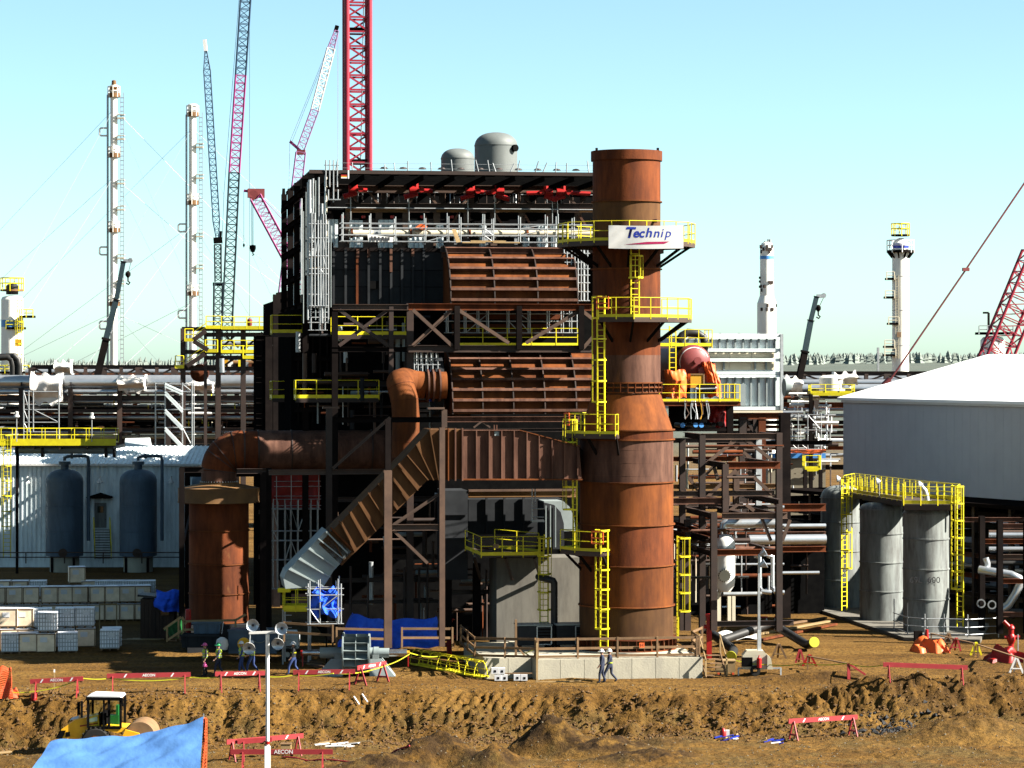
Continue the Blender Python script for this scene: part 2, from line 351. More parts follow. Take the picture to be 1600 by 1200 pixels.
# ---------------------------------------------------------------- ground
def vnoise(x, y, seed=0):
    xi = np.floor(x).astype(np.int64); yi = np.floor(y).astype(np.int64); fx = x - xi; fy = y - yi
    fx = fx * fx * (3 - 2 * fx); fy = fy * fy * (3 - 2 * fy)
    def h(a, b):
        n = (a * 374761393 + b * 668265263 + seed * 1442695041) & 0x7fffffff
        n = ((n ^ (n >> 13)) * 1274126177) & 0x7fffffff
        return ((n ^ (n >> 16)) & 0xffff) / 65535.0
    a = h(xi, yi); b = h(xi + 1, yi); c = h(xi, yi + 1); d = h(xi + 1, yi + 1)
    return (a + (b - a) * fx) * (1 - fy) + (c + (d - c) * fx) * fy
def fbm(x, y, o=4, seed=0, g=0.5):
    s = 0; a = 1; t = 0
    for i in range(o):
        s = s + a * vnoise(x, y, seed + i * 17); t += a; a *= g; x = x * 2.03 + 5.1; y = y * 2.03 + 1.7
    return s / t
def sstep(e0, e1, x):
    t = np.clip((x - e0) / (e1 - e0), 0, 1); return t * t * (3 - 2 * t)
def mound(x, y, px, py, d, rx, ry, h):
    c = P(px, py, d); return h * np.exp(-(((x - c.x) / rx) ** 2 + ((y - c.y) / ry) ** 2) ** 0.9)
def height(x, y):
    x = np.asarray(x, float); y = np.asarray(y, float)
    near = (1 - sstep(165, 185, y)) * (1 - sstep(27, 34, np.abs(x)))
    xp = x / 147 * F + 800
    edge = np.interp(xp, [-300, 0, 250, 500, 800, 1000, 1250, 1350, 1600, 2000], [145.6, 145.6, 146.0, 147.2, 148.0, 147.2, 147.6, 147.6, 149, 150])
    edge = edge + (fbm(x * 0.8, y * 0 + 3, 3, 5) - 0.5) * 0.9
    depth = np.interp(xp, [-300, 0, 400, 800, 1100, 1300, 1700], [2.5, 2.5, 2.3, 2.1, 1.75, 1.7, 1.6])
    s = edge - y                                          # metres in front of the brink
    wid = np.interp(xp, [0, 600, 1000, 1300, 1600], [2.9, 3.6, 4.2, 4.0, 3.6])
    z = -depth * sstep(-0.15, 1.0, s / wid) ** 0.85
    bank = sstep(-0.05, 0.15, s / wid) * (1 - sstep(0.75, 1.1, s / wid))
    g = (x + 0.55 * s + 2.6 * (fbm(x * 0.42, y * 0.5, 4, 9) - .5)) / 0.62
    groove = np.abs((g % 1.0) - 0.5) * 2
    z = z + bank * (groove - 0.5) * 0.42 * (1 - sstep(0.1, 0.9, s / wid)) * (1 - .85 * sstep(1300, 1380, xp)) * np.clip(fbm(x * .3, y * .3, 3, 3) * 3.2 - 1.0, 0.05, 1.2)
    z = z + bank * ((fbm(x * 1.3, y * 1.8, 5, 21, .6) - 0.5) * 0.95 + (fbm(x * 4.5, y * 4.5, 3, 23) - .5) * .34)
    z = z + near * (s > -1.2) * ((fbm(x * 3.1, y * 3.1, 4, 31, .65) - .5) * .20)
    z = z + near * (fbm(x * 0.35, y * 0.35, 4, 40) - 0.5) * 0.22 + near * (fbm(x * 2.2, y * 2.2, 3, 44) - 0.5) * 0.10 * (0.5 + (s > 0))
    ruts = np.sin((y - 0.06 * x + 0.4 * fbm(x * .2, y * .2, 2, 71)) * 2 * math.pi / 1.9)
    z = z + near * ruts * 0.055 * (s < -1)
    sp = 0 * x
    for a in ((685, 0, 135.6, 1.45, 1.0, 1.75, 1), (600, 0, 134.0, 1.5, .9, .8, 1), (862, 0, 139.2, 1.25, .95, 1.9, 1), (945, 0, 137.6, 1.5, .9, 1.0, 1), (770, 0, 133.8, 1.1, .8, 1.15, 1), (1010, 0, 135.0, 1.6, .8, .6, 1),
              (1035, 0, 140, 1.2, .8, .35, .6), (1515, 0, 141, 2.3, 1.5, 1.35, .35), (1445, 0, 147.2, 2.1, 1.2, 1.25, .6), (1580, 0, 147.8, 2.0, 1.3, 1.35, .3), (1345, 0, 147.4, 1.2, 0.8, .6, .5),
              (1260, 0, 151.5, 2.6, 0.7, .5, .5), (1190, 0, 153.5, 1.4, .6, .35, .4), (1330, 0, 152.5, 1.8, .8, .35, .4), (1590, 0, 160, 2.2, 1.2, .6, .5), (20, 0, 137, 2.2, 1.0, .5, .6), (1500, 0, 136, 3, 1, .3, 0)):
        cx = (a[0] - 800) * a[2] / F; q = ((x - cx) / a[3]) ** 2 + ((y - a[2]) / a[4]) ** 2
        m = a[5] * np.clip(1 - np.sqrt(q) * 0.5, 0, 1)
        sp = np.maximum(sp, np.clip(m / a[5] * 2.2, 0, 1) * a[6])
        z = z + m * (0.8 + 0.4 * fbm(x * 1.9, y * 1.9, 4, 60))
    height.spoil = sp
    far = sstep(700, 2600, y)
    z = z + far * (11 + 12 * fbm(x * 0.0022 + 3.3, y * 0.0009, 4, 90)) * (0.75 + .35 * np.sin(x * 0.0021 + 1.0))
    return z
def build_ground():
    xs = np.concatenate([-np.geomspace(30, 7000, 60)[::-1], np.arange(-29.85, 29.9, 0.13), np.geomspace(30, 7000, 60)])
    ys = np.concatenate([np.array([-200, -60, 0, 40, 80, 105, 118, 126]), np.arange(128, 152, 0.115), np.arange(152, 172, 0.22), np.arange(172, 260, 1.6), np.geomspace(262, 9000, 90)])
    X, Y = np.meshgrid(xs, ys); Z = height(X, Y); SPO = height.spoil.astype(np.float32).ravel(); nx, ny = len(xs), len(ys)
    co_ = np.stack([X, Y, Z], -1).reshape(-1, 3)
    i = np.arange(nx - 1)[None, :] + np.arange(ny - 1)[:, None] * nx
    q = np.stack([i, i + 1, i + nx + 1, i + nx], -1).reshape(-1)
    me = bpy.data.meshes.new('ground'); me.vertices.add(nx * ny); me.vertices.foreach_set('co', co_.ravel())
    nf = len(q) // 4; me.loops.add(nf * 4); me.loops.foreach_set('vertex_index', q.astype(np.int32))
    me.polygons.add(nf); me.polygons.foreach_set('loop_start', np.arange(0, nf * 4, 4, dtype=np.int32)); me.polygons.foreach_set('loop_total', np.full(nf, 4, dtype=np.int32))
    me.update(); me.validate(); me.shade_smooth(); at = me.attributes.new('spoil', 'FLOAT', 'POINT'); at.data.foreach_set('value', SPO)
    m = bpy.data.materials.new('soil'); m.use_nodes = True; n = m.node_tree.nodes; l = m.node_tree.links; b = n['Principled BSDF']
    geo = n.new('ShaderNodeNewGeometry')
    def noise(sc, det=6, vec=None):
        t = n.new('ShaderNodeTexNoise'); t.inputs['Scale'].default_value = sc; t.inputs['Detail'].default_value = det; t.inputs['Roughness'].default_value = .65
        l.new(vec or geo.outputs['Position'], t.inputs['Vector']); return t.outputs['Fac']
    def ramp(src, *st):
        r = n.new('ShaderNodeValToRGB'); e = r.color_ramp.elements
        while len(e) < len(st): e.new(.5)
        for k, (p, c) in enumerate(st): e[k].position = p; e[k].color = (*c, 1)
        l.new(src, r.inputs[0]); return r.outputs[0]
    mp = n.new('ShaderNodeMapping'); mp.inputs['Scale'].default_value = (0.25, 1, 1); l.new(geo.outputs['Position'], mp.inputs[0])
    base = ramp(noise(0.35, 8, mp.outputs[0]), (.3, (.042, .0205, .0040)), (.5, (.074, .0385, .0078)), (.7, (.104, .0590, .0145)))
    fine = ramp(noise(5.0, 8), (.32, (.38, .35, .32)), (.5, (.95, .95, .95)), (.72, (1.5, 1.45, 1.35)))
    mx = n.new('ShaderNodeMix'); mx.data_type = 'RGBA'; mx.blend_type = 'MULTIPLY'; mx.inputs[0].default_value = 1
    l.new(base, mx.inputs[6]); l.new(fine, mx.inputs[7])
    # clay-grey patches on the cut bank and in the pit, forest floor far away
    sep = n.new('ShaderNodeSeparateXYZ'); l.new(geo.outputs['Position'], sep.inputs[0])
    low = n.new('ShaderNodeMapRange'); low.inputs[1].default_value = -0.5; low.inputs[2].default_value = -1.3; l.new(sep.outputs['Z'], low.inputs[0])
    pm = n.new('ShaderNodeMath'); pm.operation = 'MULTIPLY'; l.new(low.outputs[0], pm.inputs[0])
    pr = n.new('ShaderNodeMapRange'); pr.inputs[1].default_value = .46; pr.inputs[2].default_value = .62; l.new(noise(0.5, 7), pr.inputs[0]); l.new(pr.outputs[0], pm.inputs[1])
    mx2 = n.new('ShaderNodeMix'); mx2.data_type = 'RGBA'; l.new(pm.outputs[0], mx2.inputs[0]); l.new(mx.outputs[2], mx2.inputs[6])
    clay = ramp(noise(3.5, 8), (.35, (.030, .0175, .0048)), (.6, (.066, .042, .0120)), (.75, (.100, .072, .030))); l.new(clay, mx2.inputs[7])
    an = n.new('ShaderNodeAttribute'); an.attribute_name = 'spoil'; sm = n.new('ShaderNodeMath'); sm.operation = 'MULTIPLY'; l.new(an.outputs['Fac'], sm.inputs[0])
    ps = n.new('ShaderNodeMapRange'); ps.inputs[1].default_value = .38; ps.inputs[2].default_value = .52; l.new(noise(1.1, 6), ps.inputs[0]); l.new(ps.outputs[0], sm.inputs[1])
    mxs = n.new('ShaderNodeMix'); mxs.data_type = 'RGBA'; l.new(sm.outputs[0], mxs.inputs[0]); l.new(mx2.outputs[2], mxs.inputs[6]); l.new(ramp(noise(6, 6), (.35, (.012, .0062, .0022)), (.65, (.030, .0165, .0055))), mxs.inputs[7]); mx2 = mxs
    fr = n.new('ShaderNodeMapRange'); fr.inputs[1].default_value = 420; fr.inputs[2].default_value = 700; l.new(sep.outputs['Y'], fr.inputs[0])
    mx3 = n.new('ShaderNodeMix'); mx3.data_type = 'RGBA'; l.new(fr.outputs[0], mx3.inputs[0]); l.new(mx2.outputs[2], mx3.inputs[6])
    wood = ramp(noise(0.02, 6), (.35, (.045, .056, .048)), (.65, (.06, .068, .058))); l.new(wood, mx3.inputs[7])
    l.new(mx3.outputs[2], b.inputs['Base Color']); b.inputs['Roughness'].default_value = .95; b.inputs['Specular IOR Level'].default_value = .1
    bp = n.new('ShaderNodeBump'); bp.inputs['Strength'].default_value = .9; bp.inputs['Distance'].default_value = .12
    l.new(noise(7, 8), bp.inputs['Height']); l.new(bp.outputs[0], b.inputs['Normal'])
    me.materials.append(m)
    o = bpy.data.objects.new('ground', me); COL.objects.link(o); tag(o, kind='structure')
build_ground()
def gz(x, y): return float(height(np.array([x]), np.array([y]))[0])
def on_ground(px, d): x = (px - 800) * d / F; return Vec((x, d, gz(x, d)))
DGP = np.linspace(126.0, 232.0, 2600)
def gp(px, py):                                           # where the ray at (px,py) meets the near ground
    x = (px - 800) * DGP / F; z = CH - (py - HOR) * DGP / F
    k = np.nonzero(height(x, DGP) >= z)[0]; d = float(DGP[k[0]]) if len(k) else 232.0
    return Vec(((px - 800) * d / F, d, gz((px - 800) * d / F, d)))
# loose clods and stones
def clods(name, n, area, smin, smax, m, seed):
    r = random.Random(seed); b = MB(); pts = []
    xs = []; ys = []
    while len(xs) < n:
        x, y = area(r); xs.append(x); ys.append(y)
    zs = height(np.array(xs), np.array(ys))
    for x, y, z in zip(xs, ys, zs):
        s = smin + (smax - smin) * r.random() ** 3; k = len(b.v)
        off = [Vec((r.uniform(.5, 1), 0, r.uniform(-.2, .3))), Vec((0, r.uniform(.5, 1), r.uniform(-.2, .3))), Vec((-r.uniform(.5, 1), 0, r.uniform(-.2, .3))), Vec((0, -r.uniform(.5, 1), r.uniform(-.2, .3))), Vec((r.uniform(-.3, .3), r.uniform(-.3, .3), r.uniform(.5, .9))), Vec((0, 0, -.5))]
        a = r.uniform(0, 6.28); ca, sa = math.cos(a), math.sin(a)
        b.v += [Vec((x + (q.x * ca - q.y * sa) * s, y + (q.x * sa + q.y * ca) * s, z + q.z * s)) for q in off]
        for i in range(4):
            b.f += [(k + i, k + (i + 1) % 4, k + 4), (k + (i + 1) % 4, k + i, k + 5)]
    o = b.build(name, m, fix=False, smooth=False); return tag(o, kind='stuff')
mat('clod', (0.19, 0.098, 0.027), (0.12, 0.062, 0.020), 2, 0.95, vary=0)
mat('stone', (0.34, 0.28, 0.19), (0.24, 0.19, 0.12), 2, 0.9, vary=0)
def a_bank(r):
    px = r.uniform(-20, 1620); d = r.gauss(144.5, 1.6); return ((px - 800) * d / F, d)
def a_pit(r):
    d = r.uniform(131, 150); return (r.uniform(-27, 27), d)
def a_pad(r):
    d = r.uniform(148, 162); return (r.uniform(-29, 29), d)
clods('soil_clods', 11000, a_bank, .03, .17, 'clod', 1)
clods('pebbles', 4500, a_pit, .02, .10, 'stone', 2)
clods('loose_soil', 4000, a_pad, .02, .09, 'clod', 3)
def a_rock(r):
    px = r.gauss(1415, 42); py = r.gauss(1118, 9); d = 143.2 + (1130 - py) * .085; return ((px - 800) * d / F, d)
clods('rubble', 420, a_rock, .06, .32, 'rock', 4)
# far spruce forest
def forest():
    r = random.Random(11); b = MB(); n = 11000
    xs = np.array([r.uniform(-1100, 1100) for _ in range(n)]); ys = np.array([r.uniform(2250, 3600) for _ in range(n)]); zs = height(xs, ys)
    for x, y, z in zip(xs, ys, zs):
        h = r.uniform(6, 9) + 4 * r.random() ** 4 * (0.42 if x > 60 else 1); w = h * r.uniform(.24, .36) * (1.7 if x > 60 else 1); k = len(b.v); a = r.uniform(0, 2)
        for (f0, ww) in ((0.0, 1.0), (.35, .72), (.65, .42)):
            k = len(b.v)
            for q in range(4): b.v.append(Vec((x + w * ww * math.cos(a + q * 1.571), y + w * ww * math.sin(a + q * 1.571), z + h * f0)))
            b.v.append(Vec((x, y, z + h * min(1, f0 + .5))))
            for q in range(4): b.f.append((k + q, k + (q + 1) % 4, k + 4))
    KEEP['hazed_spruce'] = 1.9; mat('hazed_spruce', (0.085, 0.105, 0.095), (0.105, 0.12, 0.105), .05, .95, vary=0)  # pale, bluish tone: distance haze painted into the tree colour
    o = b.build('forest', 'hazed_spruce', fix=False, smooth=False); tag(o, kind='stuff')
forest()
# ---------------------------------------------------------------- rusty chimney
CX, CY = OX, OY; CC = Vec((CX, CY, 0)); PXM = F / 158.0
def zc(py): return CH - (py - HOR) / PXM
def cyl(az, r, z):                                        # az: 0 = towards the camera, +90 = right
    return Vec((CX + r * math.sin(R(az)), CY - r * math.cos(R(az)), z))
def rad(az): return Vec((math.sin(R(az)), -math.cos(R(az)), 0))
ch = T('chimney_stack', 'tall rusty steel chimney with yellow ladders and a banner on its upper platform', 'chimney', (CX, CY, zc(1012)))
RT, RB = 53 / PXM, 73 / PXM
def course(y0, y1, r0, r1, m='rust'):
    MB().lathe(CC, [(r1, zc(y1)), (r0, zc(y0))], 72).build('shell_course', m, ch)
def ringf(py, r, out=0.09, th=0.07, m='rust_orange'):
    z = zc(py); MB().lathe(CC, [(r - .02, z - th / 2), (r + out, z - th / 2), (r + out, z + th / 2), (r - .02, z + th / 2)], 72).build('stiffener_ring', m, ch)
for y0, y1 in ((250, 316), (316, 380), (380, 421), (421, 500), (500, 555), (555, 600)): course(y0, y1, RT, RT, {316: 'rust_brown', 555: 'rust_grey'}.get(y0, 'rust'))
course(600, 616, RT - .08, RT - .08, 'rust_grey'); course(616, 671, 53.5 / PXM, 72 / PXM, 'rust_orange')
for y0, y1 in ((671, 686), (686, 752), (752, 818), (818, 881), (881, 944), (944, 1012)): course(y0, y1, RB, RB, {686: 'rust_grey', 752: 'rust_orange', 881: 'rust_orange', 944: 'rust_brown'}.get(y0, 'rust'))
for py, r in ((316, RT), (421, RT), (598, RT), (605, RT), (613, RT), (671, RB), (686, RB), (752, RB), (818, RB), (881, RB), (944, RB)): ringf(py, r, .10)
MB().lathe(CC, [(RT, zc(252)), (RT + .10, zc(252)), (RT + .10, zc(237)), (RT - .02, zc(237)), (RT - .05, zc(260)), (RT - .05, zc(330))], 72).build('top_lip', 'rust', ch)
MB().lathe(CC, [(0.01, zc(300)), (RT - .04, zc(300))], 40).build('inner_baffle', 'black', ch)
for az in (-62, 62): piece(ch, 'lifting_lug', cyl(az, RT + .03, zc(240)), cyl(az, RT + .03, zc(233)), .12, .12, 'steel_dark')
for k in range(30): 
    az = k * 12; piece(ch, 'gusset', cyl(az, RT + .06, zc(613)), cyl(az, RT + .06, zc(598)), .03, .14, 'rust', up=rad(az))
z0, z1 = zc(1012), zc(994)
for z in (z0 + .03, z1): MB().lathe(CC, [(RB, z - .03), (RB + .2, z - .03), (RB + .2, z + .03), (RB, z + .03)], 72).build('base_ring', 'rust', ch)
for k in range(40):
    az = k * 9; piece(ch, 'base_gusset', cyl(az, RB + .1, z0), cyl(az, RB + .1, z1), .03, .2, 'rust', up=rad(az))
MB().tube([cyl(50, RT - .1, zc(347)), cyl(50, RT + .28, zc(347))], .10, 12).build('nozzle', 'rust_grey', ch)
for k in range(3): MB().lathe(CC, [(RB + .006, zc(700 + k * 20)), (RB + .006, zc(701 + k * 20))], 72, R(-150), R(-60)).build('weld_seam', 'rust_grey', ch)
def arc_platform(az0, az1, ri, ro, py, nm, n=None, gate=None, brackets=True):
    z = zc(py); n = n or max(2, round(abs(az1 - az0) / 30)); azs = [az0 + (az1 - az0) * k / n for k in range(n + 1)]
    full = abs(az1 - az0) >= 359
    b = MB()
    for a, c in zip(azs[:-1], azs[1:]):
        b.prism([cyl(a, ri, z - .07), cyl(c, ri, z - .07), cyl(c, ro, z - .07), cyl(a, ro, z - .07)], ZX * .07)
    p = b.build('platform', 'grate', ch)
    eb = MB()
    for a, c in zip(azs[:-1], azs[1:]): eb.beam(cyl(a, ro - .02, z - .17), cyl(c, ro - .02, z - .17), .06, .2)
    eb.build('edge_beam', 'steel_tan', p)
    pts = [cyl(a, ro, z) for a in azs]
    if not full: pts = [cyl(az0, ri + .1, z)] + pts + [cyl(az1, ri + .1, z)]
    railing(p, pts[:-1] if full else pts, closed=full, sp=1.25)
    if brackets:
        for a in (azs if not full else azs[:-1]):
            piece(p, 'bracket', cyl(a, ro - .25, z - .2), cyl(a, ri - .03, z - .95 - (ro - ri) * .2), .1, .14, 'steel_dark')
            piece(p, 'cantilever', cyl(a, ro - .1, z - .17), cyl(a, ri - .03, z - .17), .1, .18, 'steel_brown', up=ZX)
    if gate is not None:
        g = MB(); s = Vec((math.cos(R(gate)), math.sin(R(gate)), 0)); c = cyl(gate, ro + .02, z)
        for hh in (.45, .75, 1.1): g.beam(c - s * .35 + ZX * hh, c + s * .35 + ZX * hh, .05, .07)
        for q in (-.35, .35): g.beam(c + s * q + ZX * .45, c + s * q + ZX * 1.1, .05, .05)
        g.build('safety_gate', 'orange_tarp', p)
    return p
arc_platform(-180, 180, RT, 107 / PXM, 380, 'upper', 12)
arc_platform(-27, 97, RT, 103 / PXM, 497, 'mid', 4, gate=-23)
arc_platform(-72, -12, RB, 101 / PXM, 676, 'low', 2, gate=-68)
arc_platform(-78, -24, RB, 106 / PXM, 856, 'lowest', 2, gate=-27)
arc_platform(-180, -120, RB, 100 / PXM, 676, 'back', 2, brackets=False)
fl = lambda az, r, pyb, pyt, cage=None, cto=None: ladder(ch, cyl(az, r, zc(pyb)), zc(pyt) - zc(pyb), rad(az), cage=cage, cage_to=cto)
fl(-30, 3.05, 677, 466, 1.8)
fl(-66, 3.2, 858, 655, 2.3)
fl(-27, 3.0, 1012, 824, 1.35)
fl(11, RT + .15, 497, 388, 2.2, 3.4)
fl(95, 2.9, 1000, 838, 1.6, 5.7)
# the banner tied to the rail of the upper platform
def banner():
    ro = 107 / PXM; z = zc(380); t = T('banner', 'white cloth banner with blue Technip lettering tied to the chimney rail', 'banner', cyl(20, ro, z + .1))
    xl, xr, yt, yb = 951, 1068, 352, 388
    d = CY - ro - .06
    b = MB()
    def fn(a, c):
        px = xl + (xr - xl) * a; x = (px - 800) * d / F
        w = .04 * math.sin(a * 9 + c * 3) * (1 - a) ** 2 * 1.6 + .06 * abs(math.sin(c * 5 + a * 14)) * max(0, .22 - a) * 4
        z = CH - ((yt + (yb - yt) * c) - HOR) * d / F - .03 * math.sin(a * math.pi)
        return (x, d - .05 - w + 0.10 * (2 * a - 1) ** 2, z)
    b.grid(fn, 40, 10).build('cloth', 'white', t, fix=False)
    X = Vec((1, 0, -.03)).normalized(); Y = Vec((.03, 0, 1)).normalized()
    def onto(o_, gap=.02):                                # lay the print on the waving cloth
        for v in o_.data.vertices:
            p = wm(t) @ v.co; px = 800 + p.x * F / d; py = HOR - (p.z - CH) * F / d; q = fn((px - xl) / (xr - xl), (py - yt) / (yb - yt)); v.co.y = (wm(t).inverted() @ Vec((0, q[1] - gap, 0))).y
    def tx(s, px, py, sz, bold):
        o_ = text_mesh(t, 'lettering', s, 'ink_blue', P(px, py, d), X, Y, sz, .2, bold); iv = wm(t).inverted() @ P(px, py, d)
        for k in (0, 2):
            q = [v.co[k] for v in o_.data.vertices]; s_ = iv[k] - (max(q) + min(q)) / 2
            for v in o_.data.vertices: v.co[k] += s_
        onto(o_, .006)
    tx('T', 986.5, 363.2, .80, .035); tx('e', 994.5, 366.2, .70, .028); tx('c', 1003.5, 366.2, .70, .024); tx('h', 1014, 363.4, .72, .016); tx('n', 1026, 366.3, .70, .010); tx('i', 1035, 364.3, .70, .003); tx('p', 1043.5, 368.3, .70, 0.0)
    for nm, m, q in (('lettering', 'ink_blue', ((978, 358.6), (978.5, 355.9), (994, 355.4), (993.4, 358))), ('swoosh', 'ink_magenta', ((975, 382), (1010, 378), (1046, 377.3), (1038, 381), (1010, 381.8)))):
        b = MB(); q = [Vec((px, py, 0)) for px, py in q]; lo, up = ([q[0], q[4], q[3]], [q[0], q[1], q[2]]) if len(q) == 5 else ([q[0], q[3]], [q[1], q[2]])
        at = lambda c_, f: c_[0].lerp(c_[1], f) if len(c_) == 2 else (c_[0].lerp(c_[1], f * 2) if f < .5 else c_[1].lerp(c_[2], f * 2 - 1))
        for k in range(16):
            w = [at(lo, k / 16), at(lo, (k + 1) / 16), at(up, (k + 1) / 16), at(up, k / 16)]; b.quad(*[P(e_.x, e_.y, d) for e_ in w])
        onto(b.build(nm, m, t, fix=False), .006)
banner()
# ---------------------------------------------------------------- concrete plinth
pl = T('concrete_plinth', 'pale concrete foundation under the rusty chimney with a stepped left end', 'foundation', G(0, -5, 0))
va, vb = -5.0, -3.4
ua0, ua1, ub0 = uu(838, va), uu(1098, va), uu(757, vb); PT = 1.15
MB().box(G((ua0 + ua1) / 2, 0.2, PT / 2 - .1), ua1 - ua0 - .04, 2 * 5.2 - .04, PT + .16).build('foundation_block', 'concrete', pl)
MB().box(G((ub0 + ua0) / 2, 1.0, PT / 2 - .12), ua0 - ub0 - .05, 8.8, PT + .1).build('foundation_block', 'concrete', pl)
n = 7
for k in range(n):
    a, c = ua0 + (ua1 - ua0) * k / n, ua0 + (ua1 - ua0) * (k + 1) / n
    piece(pl, 'cast_panel', G(a + .012, va, PT / 2 - .09), G(c - .012, va, PT / 2 - .09), .06, PT + .12, 'concrete')
for k in range(2):
    a, c = ub0 + (ua0 - ub0) * k / 2, ub0 + (ua0 - ub0) * (k + 1) / 2
    piece(pl, 'cast_panel', G(a + .012, vb, PT / 2 - .1), G(c - .012, vb, PT / 2 - .1), .05, PT + .06, 'concrete')
# low wall on the left behind, and grout ring
MB().lathe(CC, [(RB + .5, PT - .03), (RB + .5, PT + .05), (RB - .3, PT + .05)], 48).build('grout_ring', 'concrete', pl)
def wood_rail(name, label, pts, posts=None, h=1.05, m='wood', kick=True, group=None):
    t = T(name, label, 'guardrail', pts[0], group)
    for a, b in zip(pts[:-1], pts[1:]):
        for q in (h, h * .52) + ((.12,) if kick else ()):
            piece(t, 'rail', a + ZX * q, b + ZX * q, .04, .13, m)
        n = max(1, round((b - a).length / 2.1))
        for k in range(n + 1):
            q = a.lerp(b, k / n); piece(t, 'post', q, q + ZX * (h + .08), .10, .10, m)
            if k % 2 == 0: piece(t, 'brace', q + ZX * .5, q + ZX * .02 + VX * .55, .05, .09, m)
    return t
wood_rail('wooden_guardrail', 'wooden guardrail along the edge of the chimney foundation', [G(ua0 + .1, va + .15, PT), G(ua1 - .3, va + .15, PT)])
wood_rail('wooden_guardrail', 'wooden guardrail on the lower left step of the chimney foundation', [G(uu(720, 1.5), 1.5, PT + .2), G(uu(742, -2.5), -2.5, PT - .1), G(ua0, va + .3, PT)])
wood_rail('wooden_guardrail', 'wooden guardrail running back beside the red fire post at the stairs', [G(ua1 - .15, va + .2, PT), G(ua1 + .1, va + 3.2, PT), G(ua1 + 1.2, va + 5.6, PT)])
p_ = G(uu(806, -3.2), -3.2, PT); t = T('wooden_post', 'single tall wooden post standing on the left end of the chimney foundation', 'post', p_)
piece(t, 'post', p_, p_ + ZX * 2.0, .12, .12, 'wood'); piece(t, 'brace', p_ + ZX * .6, p_ + UX * .5 + ZX * .02, .06, .08, 'wood')
p_ = gp(839, 1066); t = T('wooden_post', 'pale wooden stake leaning at the step of the concrete foundation', 'post', p_)
piece(t, 'post', p_ - ZX * .2, p_ + ZX * 2.1, .1, .1, 'wood_pale'); piece(t, 'base_plank', p_ - UX * .1, p_ + UX * 2.4 + ZX * .03, .12, .05, 'wood_pale')
# wooden stairs at the right end
st = T('wooden_steps', 'wooden steps up the right end of the chimney foundation', 'steps', G(ua1 + .7, va + .6, 0))
for k in range(6):
    piece(st, 'tread', G(ua1 + .08, va - .3 + k * .28, .16 + k * .19), G(ua1 + 1.25, va - .3 + k * .28, .16 + k * .19), .27, .045, 'wood')
for q in (.08, 1.25):
    piece(st, 'stringer', G(ua1 + q, va - .5, 0), G(ua1 + q, va + 1.3, PT + .05), .05, .25, 'wood')
    piece(st, 'handrail', G(ua1 + q, va - .45, 1.0), G(ua1 + q, va + 1.3, PT + 1.05), .05, .10, 'wood_pale')
    for k in (0, 1): piece(st, 'post', G(ua1 + q, va - .4 + k * 1.6, 0), G(ua1 + q, va - .4 + k * 1.6, 1.05 + k * 1.2), .09, .09, 'wood_pale')
# ---------------------------------------------------------------- big flue duct with stiffeners
VD = -1.75; DW = 3.3
fd = T('flue_duct', 'rusty ribbed flue duct running into the chimney and sloping down to a grey outlet', 'duct', L(700, 750, VD))
LD = lambda px, py, o=0.0: L(px, py, VD) - VX * o
MB().prism([LD(*q) for q in ((722, 673), (812, 673), (905, 698), (909, 748), (722, 748))], VX * DW).build('duct_wall', 'rust_grey', fd)
MB().prism([LD(*q) for q in ((672, 671), (722, 671), (722, 748), (689, 750), (668, 750), (534, 884), (498, 850), (634, 713))], VX * DW).build('duct_wall', 'rust_brown', fd)
MB().prism([LD(*q) for q in ((510, 828), (549, 862), (521, 892), (506, 916), (446, 920), (443, 905), (448, 893))], VX * (DW - .3)).build('outlet_duct', 'paint_grey', fd)
def stiff(a, b, m='rust_grey', dep=.17, wd=.06):
    a, b = LD(*a), LD(*b); piece(fd, 'stiffener', a - VX * dep / 2, b - VX * dep / 2, wd, dep, m, 'box', up=VX)
for px, yt in ((744, 673), (764, 673), (783.5, 673), (803, 673), (823, 676), (842, 681), (862, 687), (881.5, 692), (902, 697)): stiff((px, yt), (px, 748))
for px in (722, 711): stiff((px, 669), (px, 751), 'rust_grey', .24, .08)
for px in (700, 690): stiff((px, 669), (px, 751), 'rust_orange', .24)
stiff((671, 670), (685, 750), 'rust_brown', .2); stiff((650, 694), (677, 750), 'rust_brown', .2)
for k in range(9):
    f = k / 8.0; a = (636 - 122 * f, 711 + 117 * f); b = (669 - 131 * f, 750 + 128 * f); stiff(a, b, 'rust_brown', .16)
for k in range(4):
    f = k / 3.0; a = (497 - 46 * f, 841 + 48 * f); b = (535 - 29 * f, 872 + 44 * f); stiff(a, b, 'paint_grey', .18, .07)
stiff((516, 824), (550, 858), 'rust_orange', .25, .08); stiff((509, 830), (543, 864), 'paint_grey', .25, .08)
piece(fd, 'edge_flange', LD(722, 749, .1), LD(909, 749, .1), .22, .08, 'rust_orange'); piece(fd, 'edge_flange', LD(722, 672, .05), LD(812, 672, .05), .2, .05, 'rust_grey')
piece(fd, 'edge_flange', LD(812, 672, .05), LD(906, 697, .05), .2, .05, 'rust_orange')
for a in (772, 776): piece(fd, 'lifting_lug', LD(a, 672), LD(a, 664), .06, .2, 'rust_grey')
piece(fd, 'nameplate', LD(776, 674, .04), LD(776, 681, .04), .25, .04, 'paint_grey')
